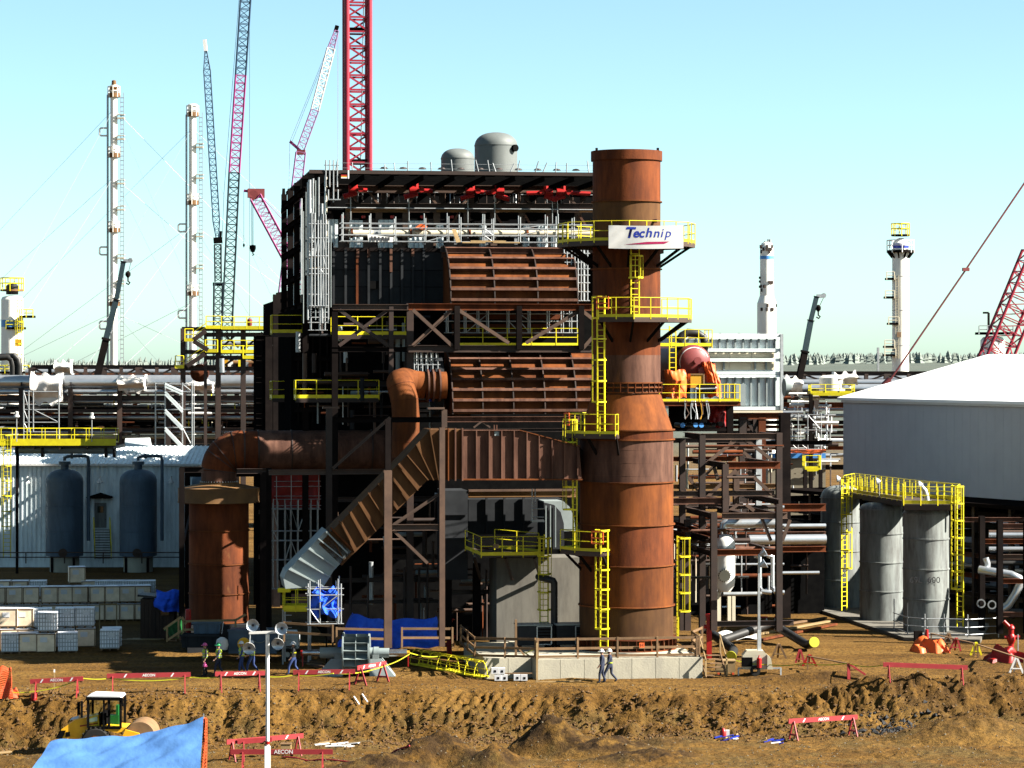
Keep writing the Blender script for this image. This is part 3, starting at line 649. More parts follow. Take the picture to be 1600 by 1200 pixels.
# ---------------------------------------------------------------- frame that carries the duct
fr = T('duct_support_frame', 'brown steel frame of columns and braces carrying the sloping duct', 'frame', L(606, 1010, -2.9))
VF = -2.9
def fb(a, b, w=.3, h=.3, m='steel_tan', s='I', v=VF, nm='beam', par=None): return piece(par or fr, nm, L(*a, v), L(*b, v), w, h, m, s, up=VX if nm == 'column' else ZX)
def hb(par, px0, px1, py, v, w, h, m, s='I', nm='beam'):
    z = zz(py, v, (px0 + px1) / 2); a, b = G(uu(px0, v), v, z), G(uu(px1, v), v, z); return piece(par, nm, a, b, w, h, m, s)
def cb(par, px, py0, py1, v, w, h, m, s='I', nm='column'): return piece(par, nm, L(px, py0, v), L(px, py1, v), w, h, m, s, up=VX)
cb(fr, 606, 735, 1012, VF, .42, .40, 'steel_tan'); cb(fr, 690.5, 668, 1010, VF, .30, .36, 'steel_tan')
cb(fr, 514, 638, 1000, 4.5, .34, .36, 'steel_brown'); cb(fr, 606, 655, 735, VF + .5, .3, .3, 'steel_dark')
hb(fr, 612, 690, 824, VF, .3, .34, 'steel_tan'); hb(fr, 514, 612, 737, 4.5, .3, .3, 'steel_tan'); hb(fr, 420, 514, 738, 4.5, .3, .3, 'steel_tan'); cb(fr, 411, 738, 985, 4.5, .34, .34, 'steel_dark')
for a, b in (((689, 770), (615, 820)), ((614, 828), (668, 880))): fb(a, b, .16, .16, 'steel_tan', 'angle', nm='brace')
fb((600, 838), (608, 902), .12, .12, 'galv', 'angle', nm='brace')
piece(fr, 'brace', L(610, 652, 4.0), L(520, 732, 4.0), .16, .16, 'steel_tan', 'angle')
hb(fr, 515, 690, 656, 5.0, .3, .3, 'steel_dark')
for q in ((504, 530, 637, 4.6), (668, 694, 638, VF)): hb(fr, *q, .5, .1, 'steel_tan', 'box', 'cap_plate')
fb((694, 640), (694, 668), .3, .3, 'steel_tan', nm='column')
# ---------------------------------------------------------------- rusty vessel with its transfer pipe
VV = 15.0
vc = L(342, 0, VV); DV = vc.y; VP = F / DV; vz = lambda py: CH - (py - HOR) / VP
ve = T('rusty_vessel', 'rusty cylindrical vessel with a wide ochre cap and a large bent pipe on top', 'vessel', (vc.x, vc.y, vz(972)))
vc.z = 0
for y0, y1 in ((785, 828), (828, 878), (878, 925), (925, 975)): MB().lathe(vc, [(46.5 / VP, vz(y1)), (46.5 / VP, vz(y0))], 64).build('shell_course', 'rust', ve)
for py in (828, 880, 926, 970): MB().lathe(vc, [(46 / VP, vz(py) - .03), (46.5 / VP + .06, vz(py) - .03), (46.5 / VP + .06, vz(py) + .03), (46 / VP, vz(py) + .03)], 64).build('stiffener_ring', 'rust_orange', ve)
MB().lathe(vc, [(46 / VP, vz(786)), (63.5 / VP, vz(785)), (64.5 / VP, vz(784)), (63.5 / VP, vz(782)), (63.5 / VP, vz(762)), (28 / VP, vz(755)), (27 / VP, vz(754))], 64).build('cap', 'rust_yellow', ve)
RN = 1.06; RP = 31 / VP
MB().lathe(vc, [(RN + .09, vz(756)), (RN + .09, vz(753)), (RN + .02, vz(753))], 48).build('neck_flange', 'rust_yellow', ve)
for k in range(40):
    a = k * .157; q = vc + Vec((math.cos(a) * (RN + .06), math.sin(a) * (RN + .06), vz(753.5) + .03)); 
    if math.sin(a) < .3: piece(ve, 'bolt', q - ZX * .02, q + ZX * .05, .05, .05, 'galv', 'tube')
MB().lathe(vc, [(RN, vz(752)), (RN, vz(735))], 48).build('neck', 'rust_grey', ve)
zp = vz(704); ze = vz(735); el = []
rb = zp - ze
for k in range(7):
    a = math.pi / 2 * k / 6; el.append(vc + UX * (rb * (1 - math.cos(a))) + ZX * (ze + rb * math.sin(a)))
rr = [RN + (RP - RN) * k / 6 for k in range(7)]
for k in range(6):
    MB().tube([el[k], el[k + 1]], 1, 40, cap=False, rr=[rr[k] * 1.0, rr[k + 1]]).build('elbow_segment', 'rust', ve)
    d = (el[k + 1] - el[k]).normalized()
    if k in (0, 2, 3, 5): MB().tube([el[k] - d * .025, el[k] + d * .025], rr[k] + .04, 40).build('weld_ring', 'steel_brown', ve)
# fill the outer heel of the mitred bend
ou = G(uu(612, VV), VV, zp)
xs_ = [el[6]] + [G(uu(px, VV), VV, zp) for px in (381, 403, 455, 520, 580, 640)]
for a, b, m in zip(xs_[:-1], xs_[1:], ('rust', 'rust', 'rust_grey', 'rust_grey', 'rust_grey', 'rust_grey')):
    MB().tube([a, b], RP, 40, cap=False).build('pipe_section', m, ve)
    MB().tube([b - UX * .04, b + UX * .04], RP + .045, 40).build('weld_ring', 'steel_brown', ve)
MB().tube([xs_[-1], xs_[-1] + UX * .05], RP, 40).build('end_cap', 'rust_grey', ve)
RR = 21.5 / F * dist(634, 8.5)
rp_ = [L(634, 714, 8.5), L(634, 690, 8.5), L(634, 650, 8.5), L(632, 624, 8.5), L(627, 606, 8.8), L(625, 598, 9.3), L(632, 596, 9.8), L(646, 600, 10.0), L(664, 602, 10.0), L(697, 602, 10.0)]
for k in range(len(rp_) - 1):
    MB().tube([rp_[k], rp_[k + 1]], RR, 32, cap=False, rr=[RR, RR]).build('riser_segment', 'rust_orange', ve)
    if k in (0, 1, 2, 3, 5): MB().tube([rp_[k + 1] - (rp_[k + 1] - rp_[k]).normalized() * .02, rp_[k + 1] + (rp_[k + 1] - rp_[k]).normalized() * .02], RR + .012, 32).build('weld_ring', 'rust', ve)
for k in (1, 2, 3, 4, 5, 6, 7):
    b = MB(); bm_ = rp_[k]
    s = MB().lathe(bm_, [(RR * math.cos(a), RR * math.sin(a)) for a in [R(-90 + 15 * i) for i in range(13)]], 24); s.build('knuckle', 'rust_orange', ve)
for px in (668, 676, 686): MB().tube([L(px, 602, 10.0) - UX * .05, L(px, 602, 10.0) + UX * .05], RR + .16, 32).build('flange', 'rust_grey', ve)
for k in range(6):
    b = MB(); s = el[k + 1]; MB().lathe(s, [(rr[k + 1] * math.cos(a), rr[k + 1] * math.sin(a)) for a in [R(-90 + 12 * i) for i in range(16)]], 36).build('knuckle', 'rust', ve)
MB().box(vc + ZX * (vz(972) / 2 - .1), 3.9, 3.9, vz(972) + .2).build('pedestal', 'casing_dark', ve)
# black steel frame round the vessel
vf = T('vessel_frame', 'dark steel frame standing round the rusty vessel with the ochre cap', 'frame', L(285, 1000, VV))
for px, v in ((284, 12.0), (293, 17.6), (420, 12.0), (404, 17.6)): cb(vf, px, 731, 1000, v, .32, .34, 'steel_dark')
hb(vf, 281, 318, 734, 12.0, .3, .34, 'steel_dark'); hb(vf, 370, 424, 736, 12.0, .3, .3, 'steel_brown'); hb(vf, 290, 405, 741, 17.6, .3, .3, 'steel_dark')
for a, b in (((284, 860), (297, 800)), ((420, 800), (404, 860))): piece(vf, 'brace', L(*a, 12.0), L(*b, 17.6), .14, .14, 'steel_brown', 'angle')
for py in (800, 870): hb(vf, 404, 421, py, 12.0, .24, .24, 'steel_brown')
# ---------------------------------------------------------------- heater building
hb_ = T('heater_building', 'huge dark steel heater building with rusty barrel-shaped casings behind the chimney', 'industrial building', G(uu(700, 15), 15, 0))
B = hb_
V0, V1 = 15.0, 35.0
uL, uR = uu(521, V0), uu(1032, V0)
ZF = zz(385, 14, 700)                                     # burner floor
def bbox(u0, u1, v0, v1, z0, z1, m, nm, par=B): return MB().box(G((u0 + u1) / 2, (v0 + v1) / 2, (z0 + z1) / 2), u1 - u0, v1 - v0, z1 - z0).build(nm, m, par)
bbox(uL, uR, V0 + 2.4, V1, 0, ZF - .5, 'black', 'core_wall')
# casing of the upper box, left of the barrel
e = [521, 540, 558, 576, 594, 611, 628, 645, 662, 694]
zt, zb = zz(389, 14, 600), zz(476, 14, 600)
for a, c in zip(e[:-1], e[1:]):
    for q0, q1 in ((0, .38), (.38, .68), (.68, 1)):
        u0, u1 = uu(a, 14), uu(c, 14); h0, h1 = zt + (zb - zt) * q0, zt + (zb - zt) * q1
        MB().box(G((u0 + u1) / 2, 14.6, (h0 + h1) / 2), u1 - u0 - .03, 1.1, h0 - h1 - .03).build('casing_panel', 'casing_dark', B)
for k, a in enumerate(e): cb(B, a, 389, 477, 13.93, .14, .2, 'rust' if k in (2,) else 'casing_dark', 'box', 'casing_rib')
for a, y1 in ((576, 402), (611, 425), (645, 400), (559, 402)): cb(B, a, 389, y1, 13.8, .16, .1, 'rust_grey', 'box', 'rib_shoe')
bbox(uu(578, 14), uu(592, 14), 13.9, 14.1, zz(452, 14), zz(440, 14), 'black', 'access_hole')
def barrel(pt, pl, pr, yt, yb, ribs, curved, dv, m):
    vt = 14.0; zt, zb = zz(yt, vt, pl), zz(yb, vt - dv, pl); h = zt - zb
    u0, u1 = uu(pl, vt), uu(pr, vt)
    prof = lambda t, o=0.0: (vt - (dv + o) * math.sin(t), zb + (h + o) * math.cos(t))
    N = 14; b = MB(); ts = [math.pi / 2 * k / N for k in range(N + 1)]
    pts0 = [G(u0, *prof(t)) for t in ts] + [G(u0, vt, zb)]
    b.prism(pts0, UX * (u1 - u0)); b.build('barrel_shell', m, B, smooth=False)
    nr = ribs
    # plates between the ribs, each a little different
    cu = [u0] + [u0 + (u1 - u0) * c for c in curved] + [u1]
    tr = [math.asin(min(1, (k + .45) / (nr + .2))) for k in range(nr)] if False else [math.acos(max(0, 1 - (k + .35) / (nr - .65 + .35))) for k in range(nr)]
    for a, c in zip(cu[:-1], cu[1:]):
        tt = [0.0] + tr + [math.pi / 2]
        for t0, t1 in zip(tt[:-1], tt[1:]):
            if t1 - t0 < .03: continue
            pb = MB(); q = [t0 + (t1 - t0) * k / 3 for k in range(4)]
            A = [G(a + .03, *prof(t, .012)) for t in q]; C = [G(c - .03, *prof(t, .012)) for t in q]
            for i in range(3): pb.quad(A[i], C[i], C[i + 1], A[i + 1])
            pb.build('shell_plate', m, B, smooth=False)
    for t in tr:
        v, z = prof(t, .16); n = (-VX * (math.sin(t)) + ZX * math.cos(t)).normalized()
        piece(B, 'shell_rib', G(u0, v, z), G(u1, v, z), .05, .32, 'rust_grey', 'box', up=n)
        v, z = prof(t, .33); piece(B, 'rib_flange', G(u0, v, z), G(u1, v, z), .16, .03, 'rust_grey', 'box', up=n)
    for u in cu:
        b = MB()
        for t0, t1 in zip(ts[:-1], ts[1:]): b.beam(G(u, *prof(t0, .13)), G(u, *prof(t1, .13)), .07, .30, up=UX) if False else b.prism([G(u - .03, *prof(t0, .0)), G(u - .03, *prof(t0, .3)), G(u - .03, *prof(t1, .3)), G(u - .03, *prof(t1, .0))], UX * .07)
        b.build('curved_rib', 'steel_brown', B)
barrel(0, 692, 886, 391, 474, 6, [.345, .685], 3.6, 'rust_orange')
barrel(0, 694, 934, 547, 647, 7, [.19, .385, .585, .785], 3.9, 'rust_orange')
# round end plate with blue cover beside the lower barrel
MB().lathe(L(689, 602, 12.2), [(1.75, 0), (1.75, .5), (0.01, .52)], 32, ax=(VX, ZX, -UX)).build('end_plate', 'casing_dark', B)
MB().lathe(L(687, 602, 12.0) - UX * .5, [(1.0, 0), (.95, .12), (0.01, .13)], 24, ax=(VX, ZX, -UX)).build('cover_disc', 'ink_blue', B)
# steel in front of the casings
for px, y0, y1, w in ((523, 478, 985, .36), (640.5, 474, 1000, .40), (611, 478, 600, .26)): cb(B, px, y0, y1, 10.6, w, .4, 'steel_brown' if px > 600 else 'steel_dark')
for px in (714, 811, 908): cb(B, px, 478, 546, 9.4, .32, .34, 'steel_dark')
for q in ((638, 931, 480, 9.5, .3, .40, 'rust'), (520, 640, 480, 10.5, .3, .34, 'steel_tan'), (520, 640, 546, 10.5, .3, .3, 'steel_dark'), (638, 931, 545, 9.6, .3, .42, 'steel_brown'), (690, 905, 655, 9.5, .3, .32, 'rust_grey'), (690, 905, 672, 9.5, .3, .2, 'steel_brown'), (640, 700, 546, 10.6, .3, .34, 'steel_tan'), (688, 886, 390, 13.2, .3, .34, 'steel_brown'), (690, 886, 399, 12.6, .3, .3, 'rust_grey')): hb(B, *q)
for a, b in (((716, 484), (795, 536)), ((905, 486), (822, 536)), ((645, 484), (706, 540)), ((706, 484), (645, 540)), ((910, 486), (928, 500)), ((910, 545), (930, 522))): piece(B, 'brace', L(*a, 9.4), L(*b, 9.4), .17, .2, 'steel_tan', 'angle')
for a, b in (((530, 484), (606, 540)), ((606, 484), (530, 540))): piece(B, 'brace', L(*a, 10.5), L(*b, 10.5), .17, .2, 'steel_brown', 'angle')
for a, b in (((740, 668), (752, 659)), ((766, 668), (754, 659))): piece(B, 'brace', L(*a, 9.4), L(*b, 9.4), .1, .1, 'steel_tan', 'angle')
for py in (495, 510, 520): hb(B, 706, 880, py, 13.6, .1, .30, 'rust' if py != 520 else 'rust_grey', 'box', 'casing_band')
def strip_platform(par, px0, px1, py, v, dep=1.3, ends=True, m='yellow', nm='platform'):
    z = zz(py, v, (px0 + px1) / 2); u0, u1 = uu(px0, v), uu(px1, v)
    p = MB().box(G((u0 + u1) / 2, v + dep / 2, z - .05), u1 - u0, dep, .08).build(nm, 'grate', par)
    MB().beam(G(u0, v, z - .16), G(u1, v, z - .16), .06, .2).build('edge_beam', 'steel_brown', p)
    pts = [G(u0, v, z), G(u1, v, z)]
    if ends: pts = [G(u0, v + dep, z)] + pts + [G(u1, v + dep, z)]
    railing(p, pts, m=m, sp=1.4, toe=.2)
    return p
strip_platform(B, 716, 907, 541, 11.7, 1.0); strip_platform(B, 425, 475, 520, 16.5); strip_platform(B, 462, 592, 622, 13.2, 1.3); strip_platform(B, 425, 462, 622, 24, 2); strip_platform(B, 520, 636, 523, 12.6, 1.2)
# top floor
VE = 22.0
ZR = zz(268, 13, 483); rl = uu(483, 13); rr_ = uu(1010, 13)
piece(B, 'fascia', G(rl, 13, ZR), G(rr_, 13, ZR), .15, .22, 'steel_brown', 'C')
for k in range(30):
    v = 13.15 + k * .7; piece(B, 'purlin', G(rl, v, ZR - .05), G(rr_, v, ZR - .05), .16, .22, 'black', 'C')
for px in (505, 548, 592, 636, 682, 728, 772, 816, 860, 905):
    u = uu(px, VE); piece(B, 'rafter', G(u, 13.1, ZR - .26), G(u, 34, ZR - .26), .16, .3, 'black', 'I')
for a, c in ((505, 548), (548, 636), (636, 728), (728, 816), (816, 905), (905, 1000)):
    hb(B, a, c, 294 if c < 600 else 296, VE, .3, .5, 'steel_tan' if a != 505 else 'steel_brown', nm='eave_beam')
for a, c in ((540, 592), (592, 636), (636, 682), (682, 728), (728, 772), (772, 816), (816, 860), (860, 905), (905, 960)):
    hb(B, a, c, 322, VE, .3, .34, 'steel_brown'); hb(B, a, c, 329, VE - .4, .25, .22, 'rust_yellow' if rnd.random() < .5 else 'steel_tan')
for px in (512, 545, 592, 634, 682, 729, 771, 815, 858, 903, 950): 
    cb(B, px, 330, 384, VE, .42, .4, 'steel_tan' if px not in (512,) else 'steel_brown'); cb(B, px + 8, 300, 322, VE + .3, .28, .3, 'steel_brown')
for k, (a, b) in enumerate((((560, 318), (548, 302)), ((578, 302), (592, 320)), ((650, 302), (636, 320)), ((668, 302), (683, 320)), ((722, 320), (742, 302)), ((790, 302), (772, 320)), ((830, 318), (812, 302)), ((880, 302), (900, 320)), ((920, 302), (905, 320)))): piece(B, 'brace', L(*a, VE), L(*b, VE), .14, .14, 'steel_tan', 'angle')
for a, b in (((700, 360), (716, 334)), ((580, 336), (568, 360)), ((775, 336), (792, 362)), ((820, 336), (838, 366)), ((905, 336), (921, 362)), ((663, 336), (672, 352))): piece(B, 'brace', L(*a, VE - .3), L(*b, VE - .3), .14, .14, 'rust_grey', 'angle')
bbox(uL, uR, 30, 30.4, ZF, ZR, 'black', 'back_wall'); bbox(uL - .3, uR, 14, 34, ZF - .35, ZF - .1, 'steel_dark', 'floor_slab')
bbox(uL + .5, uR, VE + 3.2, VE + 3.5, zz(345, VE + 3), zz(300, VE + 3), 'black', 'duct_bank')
for k in range(60):                                       # thin hangers and pipes in the dark behind the valves
    px = rnd.uniform(540, 930); y0 = rnd.uniform(296, 312); y1 = y0 + rnd.uniform(10, 26); piece(B, 'hanger', L(px, y0, VE + rnd.uniform(.6, 2.8)), L(px, y1, VE + 1.8), .07, .07, rnd.choice(['galv', 'steel_tan', 'steel_brown', 'galv']), 'tube')
for px0, px1, y0 in ((513, 528, 345), (548, 567, 346), (593, 614, 345), (640, 662, 346), (684, 693, 352), (752, 760, 352), (820, 827, 352), (842, 856, 352), (862, 870, 350)):
    v = VE - 1.4; u0, u1 = uu(px0, v), uu(px1, v); bbox(u0, u1, v, v + .9, ZF, zz(y0, v), 'alu_panel', 'burner_box')
    for q in (.33, .66): piece(B, 'box_rib', G(u0 + (u1 - u0) * q, v - .02, ZF), G(u0 + (u1 - u0) * q, v - .02, zz(y0, v)), .05, .06, 'galv')
for px in (535, 568, 613, 660, 706, 853, 950): piece(B, 'red_lamp', L(px, 341, VE - .8), L(px, 337, VE - .8), .26, .26, 'red', 'tube')
def red_valve(px, py, flip=1, long=0):
    v = VE - 1.2; c = L(px, py, v); b = MB()
    b.tube([c - UX * .42 * flip, c + UX * .05 * flip], .26, 10).tube([c + UX * .05 * flip, c + UX * (.75 + long) * flip - ZX * .05], .13, 8).tube([c - ZX * .45 - UX * .75 * flip, c - ZX * .2 + UX * .1 * flip], .17, 8)
    b.tube([c + ZX * .1, c + ZX * .42], .16, 8).tube([c + UX * .3 * flip - VX * .1, c + UX * .3 * flip - VX * .5], .18, 8)
    o = b.build('red_valve', 'red', B); piece(o, 'stem', c + UX * .5 * flip - ZX * .12, c + UX * (1.1 + long) * flip - ZX * .14, .05, .05, 'galv', 'tube'); return o
red_valve(555, 296); red_valve(650, 297, 1, .3); red_valve(738, 299); red_valve(777, 300, -1); red_valve(853, 301, -1, .5); red_valve(880, 301, 1, 1.0)
for px in (548, 639, 731, 773, 863, 871): cb(B, px, 306, 372, VE - 1.2, .06, .06, 'galv', 'tube', 'drop_pipe')
hb(B, 500, 930, 326, VE - 2.2, .06, .06, 'galv', 'tube', 'conduit')
VC = 14.6
for a, c in ((545, 583), (583, 595), (595, 640), (640, 680), (680, 705), (705, 752), (752, 770), (770, 815), (815, 870), (870, 935)):
    hb(B, a, c, 364.5, VC, .46, .46, 'cream' if c - a > 20 else 'galv', 'pipe', 'header_pipe')
for px in (548, 640, 732, 822): hb(B, px, px + 3, 364.5, VC, .62, .62, 'rust', 'pipe', 'pipe_clamp')
for px in (560, 618, 662, 712, 760, 806, 850): cb(B, px, 371, 382, VC, .2, .2, 'galv', 'box', 'pipe_shoe')
for k, px in enumerate((524, 551, 602, 617, 637, 674, 707, 748, 765, 775, 797, 808, 836, 848, 868, 885, 920)):   # guard posts on the roof edge
    a = L(px, 270, 13.2); tl = rnd.uniform(-.25, .3); piece(B, 'guard_post', a, a + ZX * rnd.uniform(.5, .8) + UX * tl, .07, .07, 'galv', 'tube')
for q in (.25, .55): piece(B, 'guard_wire', G(uu(524, 13.2), 13.2, ZR + q), G(rr_, 13.2, ZR + q), .02, .02, 'galv', 'tube')
for px in range(600, 930, 30): MB().lathe(G(uu(px, 13.6), 13.6, ZR + .25), [(.25, 0), (.18, .1), (0.01, .13)], 10).build('roof_vent', 'steel_brown', B)
for px, y0, y1 in ((509, 250, 292), (515, 250, 292), (521, 250, 310), (527, 252, 292), (513, 296, 312), (528, 296, 311), (521, 310, 316)): cb(B, px, y0, y1, 12.9, .08, .08, 'galv', 'tube', 'scaffold_pole')
for py in (258, 266): hb(B, 506, 530, py, 12.9, .06, .06, 'galv', 'tube', 'scaffold_ledger')
hb(B, 512, 532, 312, 12.9, .5, .06, 'galv', 'box', 'scaffold_board')
# little striped flag hung on the roof edge
fg = T('flag', 'small black red and gold flag hung from the roof edge of the heater building', 'flag', L(538, 275, 12.8))
for y0, y1, m in ((270, 273, 'black'), (273, 275, 'red'), (275, 277, 'gold'), (277, 278.6, 'paper')):
    MB().box((L(533, y0, 12.8) + L(543, y1, 12.8)) / 2, 10 / 26.0, .02, (y1 - y0) / 26.0).build('stripe', m, fg)
piece(fg, 'pole', L(544.5, 279, 12.8), L(544.5, 266, 12.8), .08, .06, 'white')
# silver riser pipes and steel on the left flank
for k in range(16):
    v = 14.5 + 20 * ((k * 7) % 16) / 16; off = rnd.uniform(.35, 1.4); y0 = rnd.choice([276, 285, 300, 330, 345]); dz = CH - (y0 - HOR) * (158 + v) / F
    a = G(uL - off, v, min(dz, ZR - .1)); b = G(uL - off, v, zz(495, 15) + rnd.uniform(-1, 4)); r = rnd.choice([.10, .14, .2, .26]); piece(B, 'riser_pipe', a, b, r, r, rnd.choice(['silver', 'galv', 'silver', 'cream']), 'pipe')
for px, y0, y1, r in ((478, 300, 430, .12), (481, 285, 500, .16), (484, 281, 380, .34), (489, 279, 365, .2), (493, 282, 500, .1), (498, 277, 420, .18), (503, 318, 505, .3), (508, 330, 490, .12), (513, 345, 505, .16), (474, 330, 505, .1), (471, 310, 460, .2), (517, 352, 480, .1)): cb(B, px, y0, y1, 12.7, r * .55, r * .55, 'galv' if r > .15 else 'paint_grey', 'pipe', 'riser_pipe')
for v in (15, 22, 28, 34): 
    piece(B, 'column', G(uL - 1.7, v, 4), G(uL - 1.7, v, ZR - .1), .36, .4, 'steel_dark', 'I', up=VX)
for z in (zz(300, 15), zz(340, 15), zz(385, 15), zz(430, 15), zz(478, 15)):
    piece(B, 'beam', G(uL - 1.7, 14.6, z), G(uL - 1.7, 35, z), .3, .34, 'steel_dark', 'I'); piece(B, 'beam', G(uL - 1.7, 15, z), G(uL, 15, z), .3, .34, 'steel_dark', 'I')
piece(B, 'column', G(rl + .5, 13.4, zz(400, 13.4)), G(rl + .5, 13.4, ZR), .3, .3, 'steel_dark', 'I', up=VX)
MB().prism([G(rl - .2, 34, ZR + .3), G(rl - .2, 35.5, ZR - 1.3), G(rl - .2, 34, ZR - 1.3)], UX * .2).build('gable_plate', 'steel_dark', B)
# lower front: recess walls and pillars under the duct
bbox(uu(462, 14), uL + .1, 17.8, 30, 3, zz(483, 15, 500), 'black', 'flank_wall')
for k in range(14):
    cb(B, 466 + k * 11.3, 500, 660, 17.6, .1, .14, 'steel_dark', 'box', 'casing_rib')
for q in ((460, 690, 560, 17.5, .3, .3), (460, 690, 640, 17.5, .3, .3)): hb(B, *q, 'steel_dark')
bbox(uu(732, 8), uu(880, 8), 8, 12, zz(835, 8), zz(780, 8), 'casing_dark', 'inlet_casing')
for px in (760, 788, 818): cb(B, px, 776, 832, 7.9, .12, .16, 'casing_dark', 'box', 'casing_rib')
hb(B, 732, 900, 772, 7.0, .3, .40, 'rust_yellow'); hb(B, 732, 900, 766, 6.6, .3, .12, 'steel_tan', 'box')
bbox(uu(693, 6.5), uu(731, 6.5), 6.5, 9.5, zz(905, 6.5), zz(766, 6.5), 'casing_dark', 'inlet_panel')
for py in (803, 842): hb(B, 694, 731, py, 6.4, .1, .12, 'casing_dark', 'box', 'casing_rib')
bbox(uu(776, 5.5), uu(905, 5.5), 5.5, 8.5, 0, zz(872, 5.5), 'concrete_dark', 'concrete_pier')  # darker concrete stands in for the shade lying on the pier
for px, z in ((700, 0), (745, 0)): cb(B, px, 880, 1000, 8, .4, .4, 'steel_dark')
for px in (548, 575, 632, 655, 668, 740, 760): cb(B, px, rnd.uniform(880, 900), 1000, 10.5, .14, .14, 'steel_brown', 'tube', 'pipe')
for q in ((520, 700, 906, 11, .25, .25), (540, 690, 940, 11, .2, .2), (690, 775, 925, 9, .25, .25)): hb(B, *q, 'steel_brown')
cl = random.Random(21)
for k in range(150):                                      # small pipes, trays and hangers in the shaded bays
    lowb = k % 2; px = cl.uniform(465, 690) if lowb else cl.uniform(525, 775); py = cl.uniform(492, 650) if lowb else cl.uniform(770, 960); v = cl.uniform(13.2, 15) if lowb else cl.uniform(10.8, 15); d = cl.choice([.08, .12, .18, .28]); m = cl.choice(['steel_brown', 'steel_tan', 'paint_grey', 'casing_dark', 'galv', 'rust', 'steel_brown'])
    if cl.random() < .5: hb(B, px, px + cl.uniform(15, 70), py, v, d, d, m, 'pipe', 'pipe')
    else: cb(B, px, py, py + cl.uniform(15, 70), v, d, d, m, 'tube', 'hanger')
for q in ((524, 606, 600, 14.4), (524, 690, 780, 14), (612, 688, 870, 13)): hb(B, *q, .3, .3, 'steel_brown')
# white elbow hood beside the chimney
hd = T('intake_hood', 'white curved intake hood half hidden behind the chimney ladder', 'duct', L(870, 815, 5.2))
pts = [L(850, 783, 4.6), L(880, 783, 4.6), L(890, 792, 4.6), L(897, 808, 4.6), L(899, 830, 4.6), L(880, 830, 4.6), L(879, 812, 4.6), L(872, 797, 4.6), L(862, 788, 4.6), L(850, 786, 4.6)]
MB().prism(pts, VX * 2.6).build('hood_back', 'paint_grey', hd)
MB().prism([L(850, 785, 4.5), L(866, 789, 4.5), L(876, 800, 4.5), L(881, 818, 4.5), L(882, 858, 4.5), L(850, 858, 4.5)], VX * 2.4).build('hood_body', 'casing_dark', hd)
for px in (853, 860, 868): cb(hd, px, 790, 855, 4.4, .06, .08, 'paint_grey', 'box', 'rib')
cb(hd, 831.5, 764, 815, 4.2, .07, .07, 'galv', 'tube', 'guard_rail'); cb(hd, 836, 764, 790, 4.2, .07, .07, 'galv', 'tube', 'guard_rail')
for py in (795, 808): hb(hd, 831.5, 850, py, 4.2, .07, .07, 'galv', 'tube', 'guard_rail')
hb(hd, 830, 850, 814, 4.2, .5, .1, 'galv', 'box', 'step')
# yellow platforms in the shade beside the pier
yp = T('access_platform', 'yellow railed access platform in the shade over the concrete pier', 'platform', L(790, 868, 3.4))
za = zz(868, 3.2, 790)
pa = [G(uu(727, 5.5), 5.5, za + .25), G(uu(752, 3.2), 3.2, za), G(uu(850, 3.2), 3.2, za), G(uu(850, 5.4), 5.4, za)]
MB().prism([q - ZX * .1 for q in pa + [G(uu(735, 7.5), 7.5, za + .2)]], ZX * .08).build('deck', 'grate', yp)
railing(yp, pa, sp=1.2, toe=.2)
railing(yp, [G(uu(773, 5.3), 5.3, za + .3), G(uu(842, 4.6), 4.6, za + .1)], sp=1.5, toe=.15)
piece(yp, 'life_ring', L(775, 850, 3.1), L(775, 857, 3.1), .3, .1, 'wood_pale')
ladder(yp, G(uu(850, 3.0), 3.0, PT), za + 1.0 - PT, -VX, cage=2.0)
for px in (741, 790, 835): piece(yp, 'support', L(px, 872, 3.5), L(px + 10, 905, 5.4), .14, .14, 'steel_brown')
bp = T('standpipe', 'black bent vent pipe standing on the foundation in front of the concrete pier', 'pipe', G(uu(866, 1.5), 1.5, PT))
MB().tube([G(uu(866, 1.5), 1.5, PT), G(uu(866, 1.5), 1.5, zz(912, 1.5)), G(uu(864, 1.5), 1.5, zz(908, 1.5)), G(uu(860, 1.5), 1.7, zz(907, 1.5)), G(uu(850, 1.5), 3.5, zz(906, 1.5))], .2, 16).build('pipe', 'pipe_black', bp)
MB().lathe(G(uu(866, 1.5), 1.5, PT), [(.35, 0), (.35, .08), (.2, .09)], 16).build('base_flange', 'pipe_black', bp)
for px, lab in ((833, 'grey louvred machine box left of the black vent pipe'), (893, 'grey louvred machine box right of the black vent pipe, next to the chimney')):
    q = T('machine_box', lab, 'machine', G(uu(px, 1.2), 1.2, PT), 'machine boxes on the chimney foundation')
    c = G(uu(px, 1.2), 1.2, PT + .75)
    MB().box(c, 1.9, 1.3, 1.1).build('body', 'casing_dark', q); MB().box(c + ZX * .58, 2.0, 1.4, .06).build('lid', 'paint_grey', q)
    for k in range(5): piece(q, 'louvre', c + UX * .15 - VX * .66 + ZX * (-.35 + k * .17), c + UX * .9 - VX * .66 + ZX * (-.35 + k * .17), .05, .08, 'steel_dark')
    for s in (-.8, .8): piece(q, 'leg', c + UX * s - ZX * .75, c + UX * s - ZX * .5, .12, 1.2, 'steel_dark')
    for a, b in (((.12, -.5), (.12, .5)), ((.93, -.5), (.93, .5)), ((.12, .5), (.93, .5)), ((.12, -.5), (.93, -.5))): piece(q, 'frame_bar', c + UX * a[0] - VX * .67 + ZX * a[1], c + UX * b[0] - VX * .67 + ZX * b[1], .06, .04, 'galv')
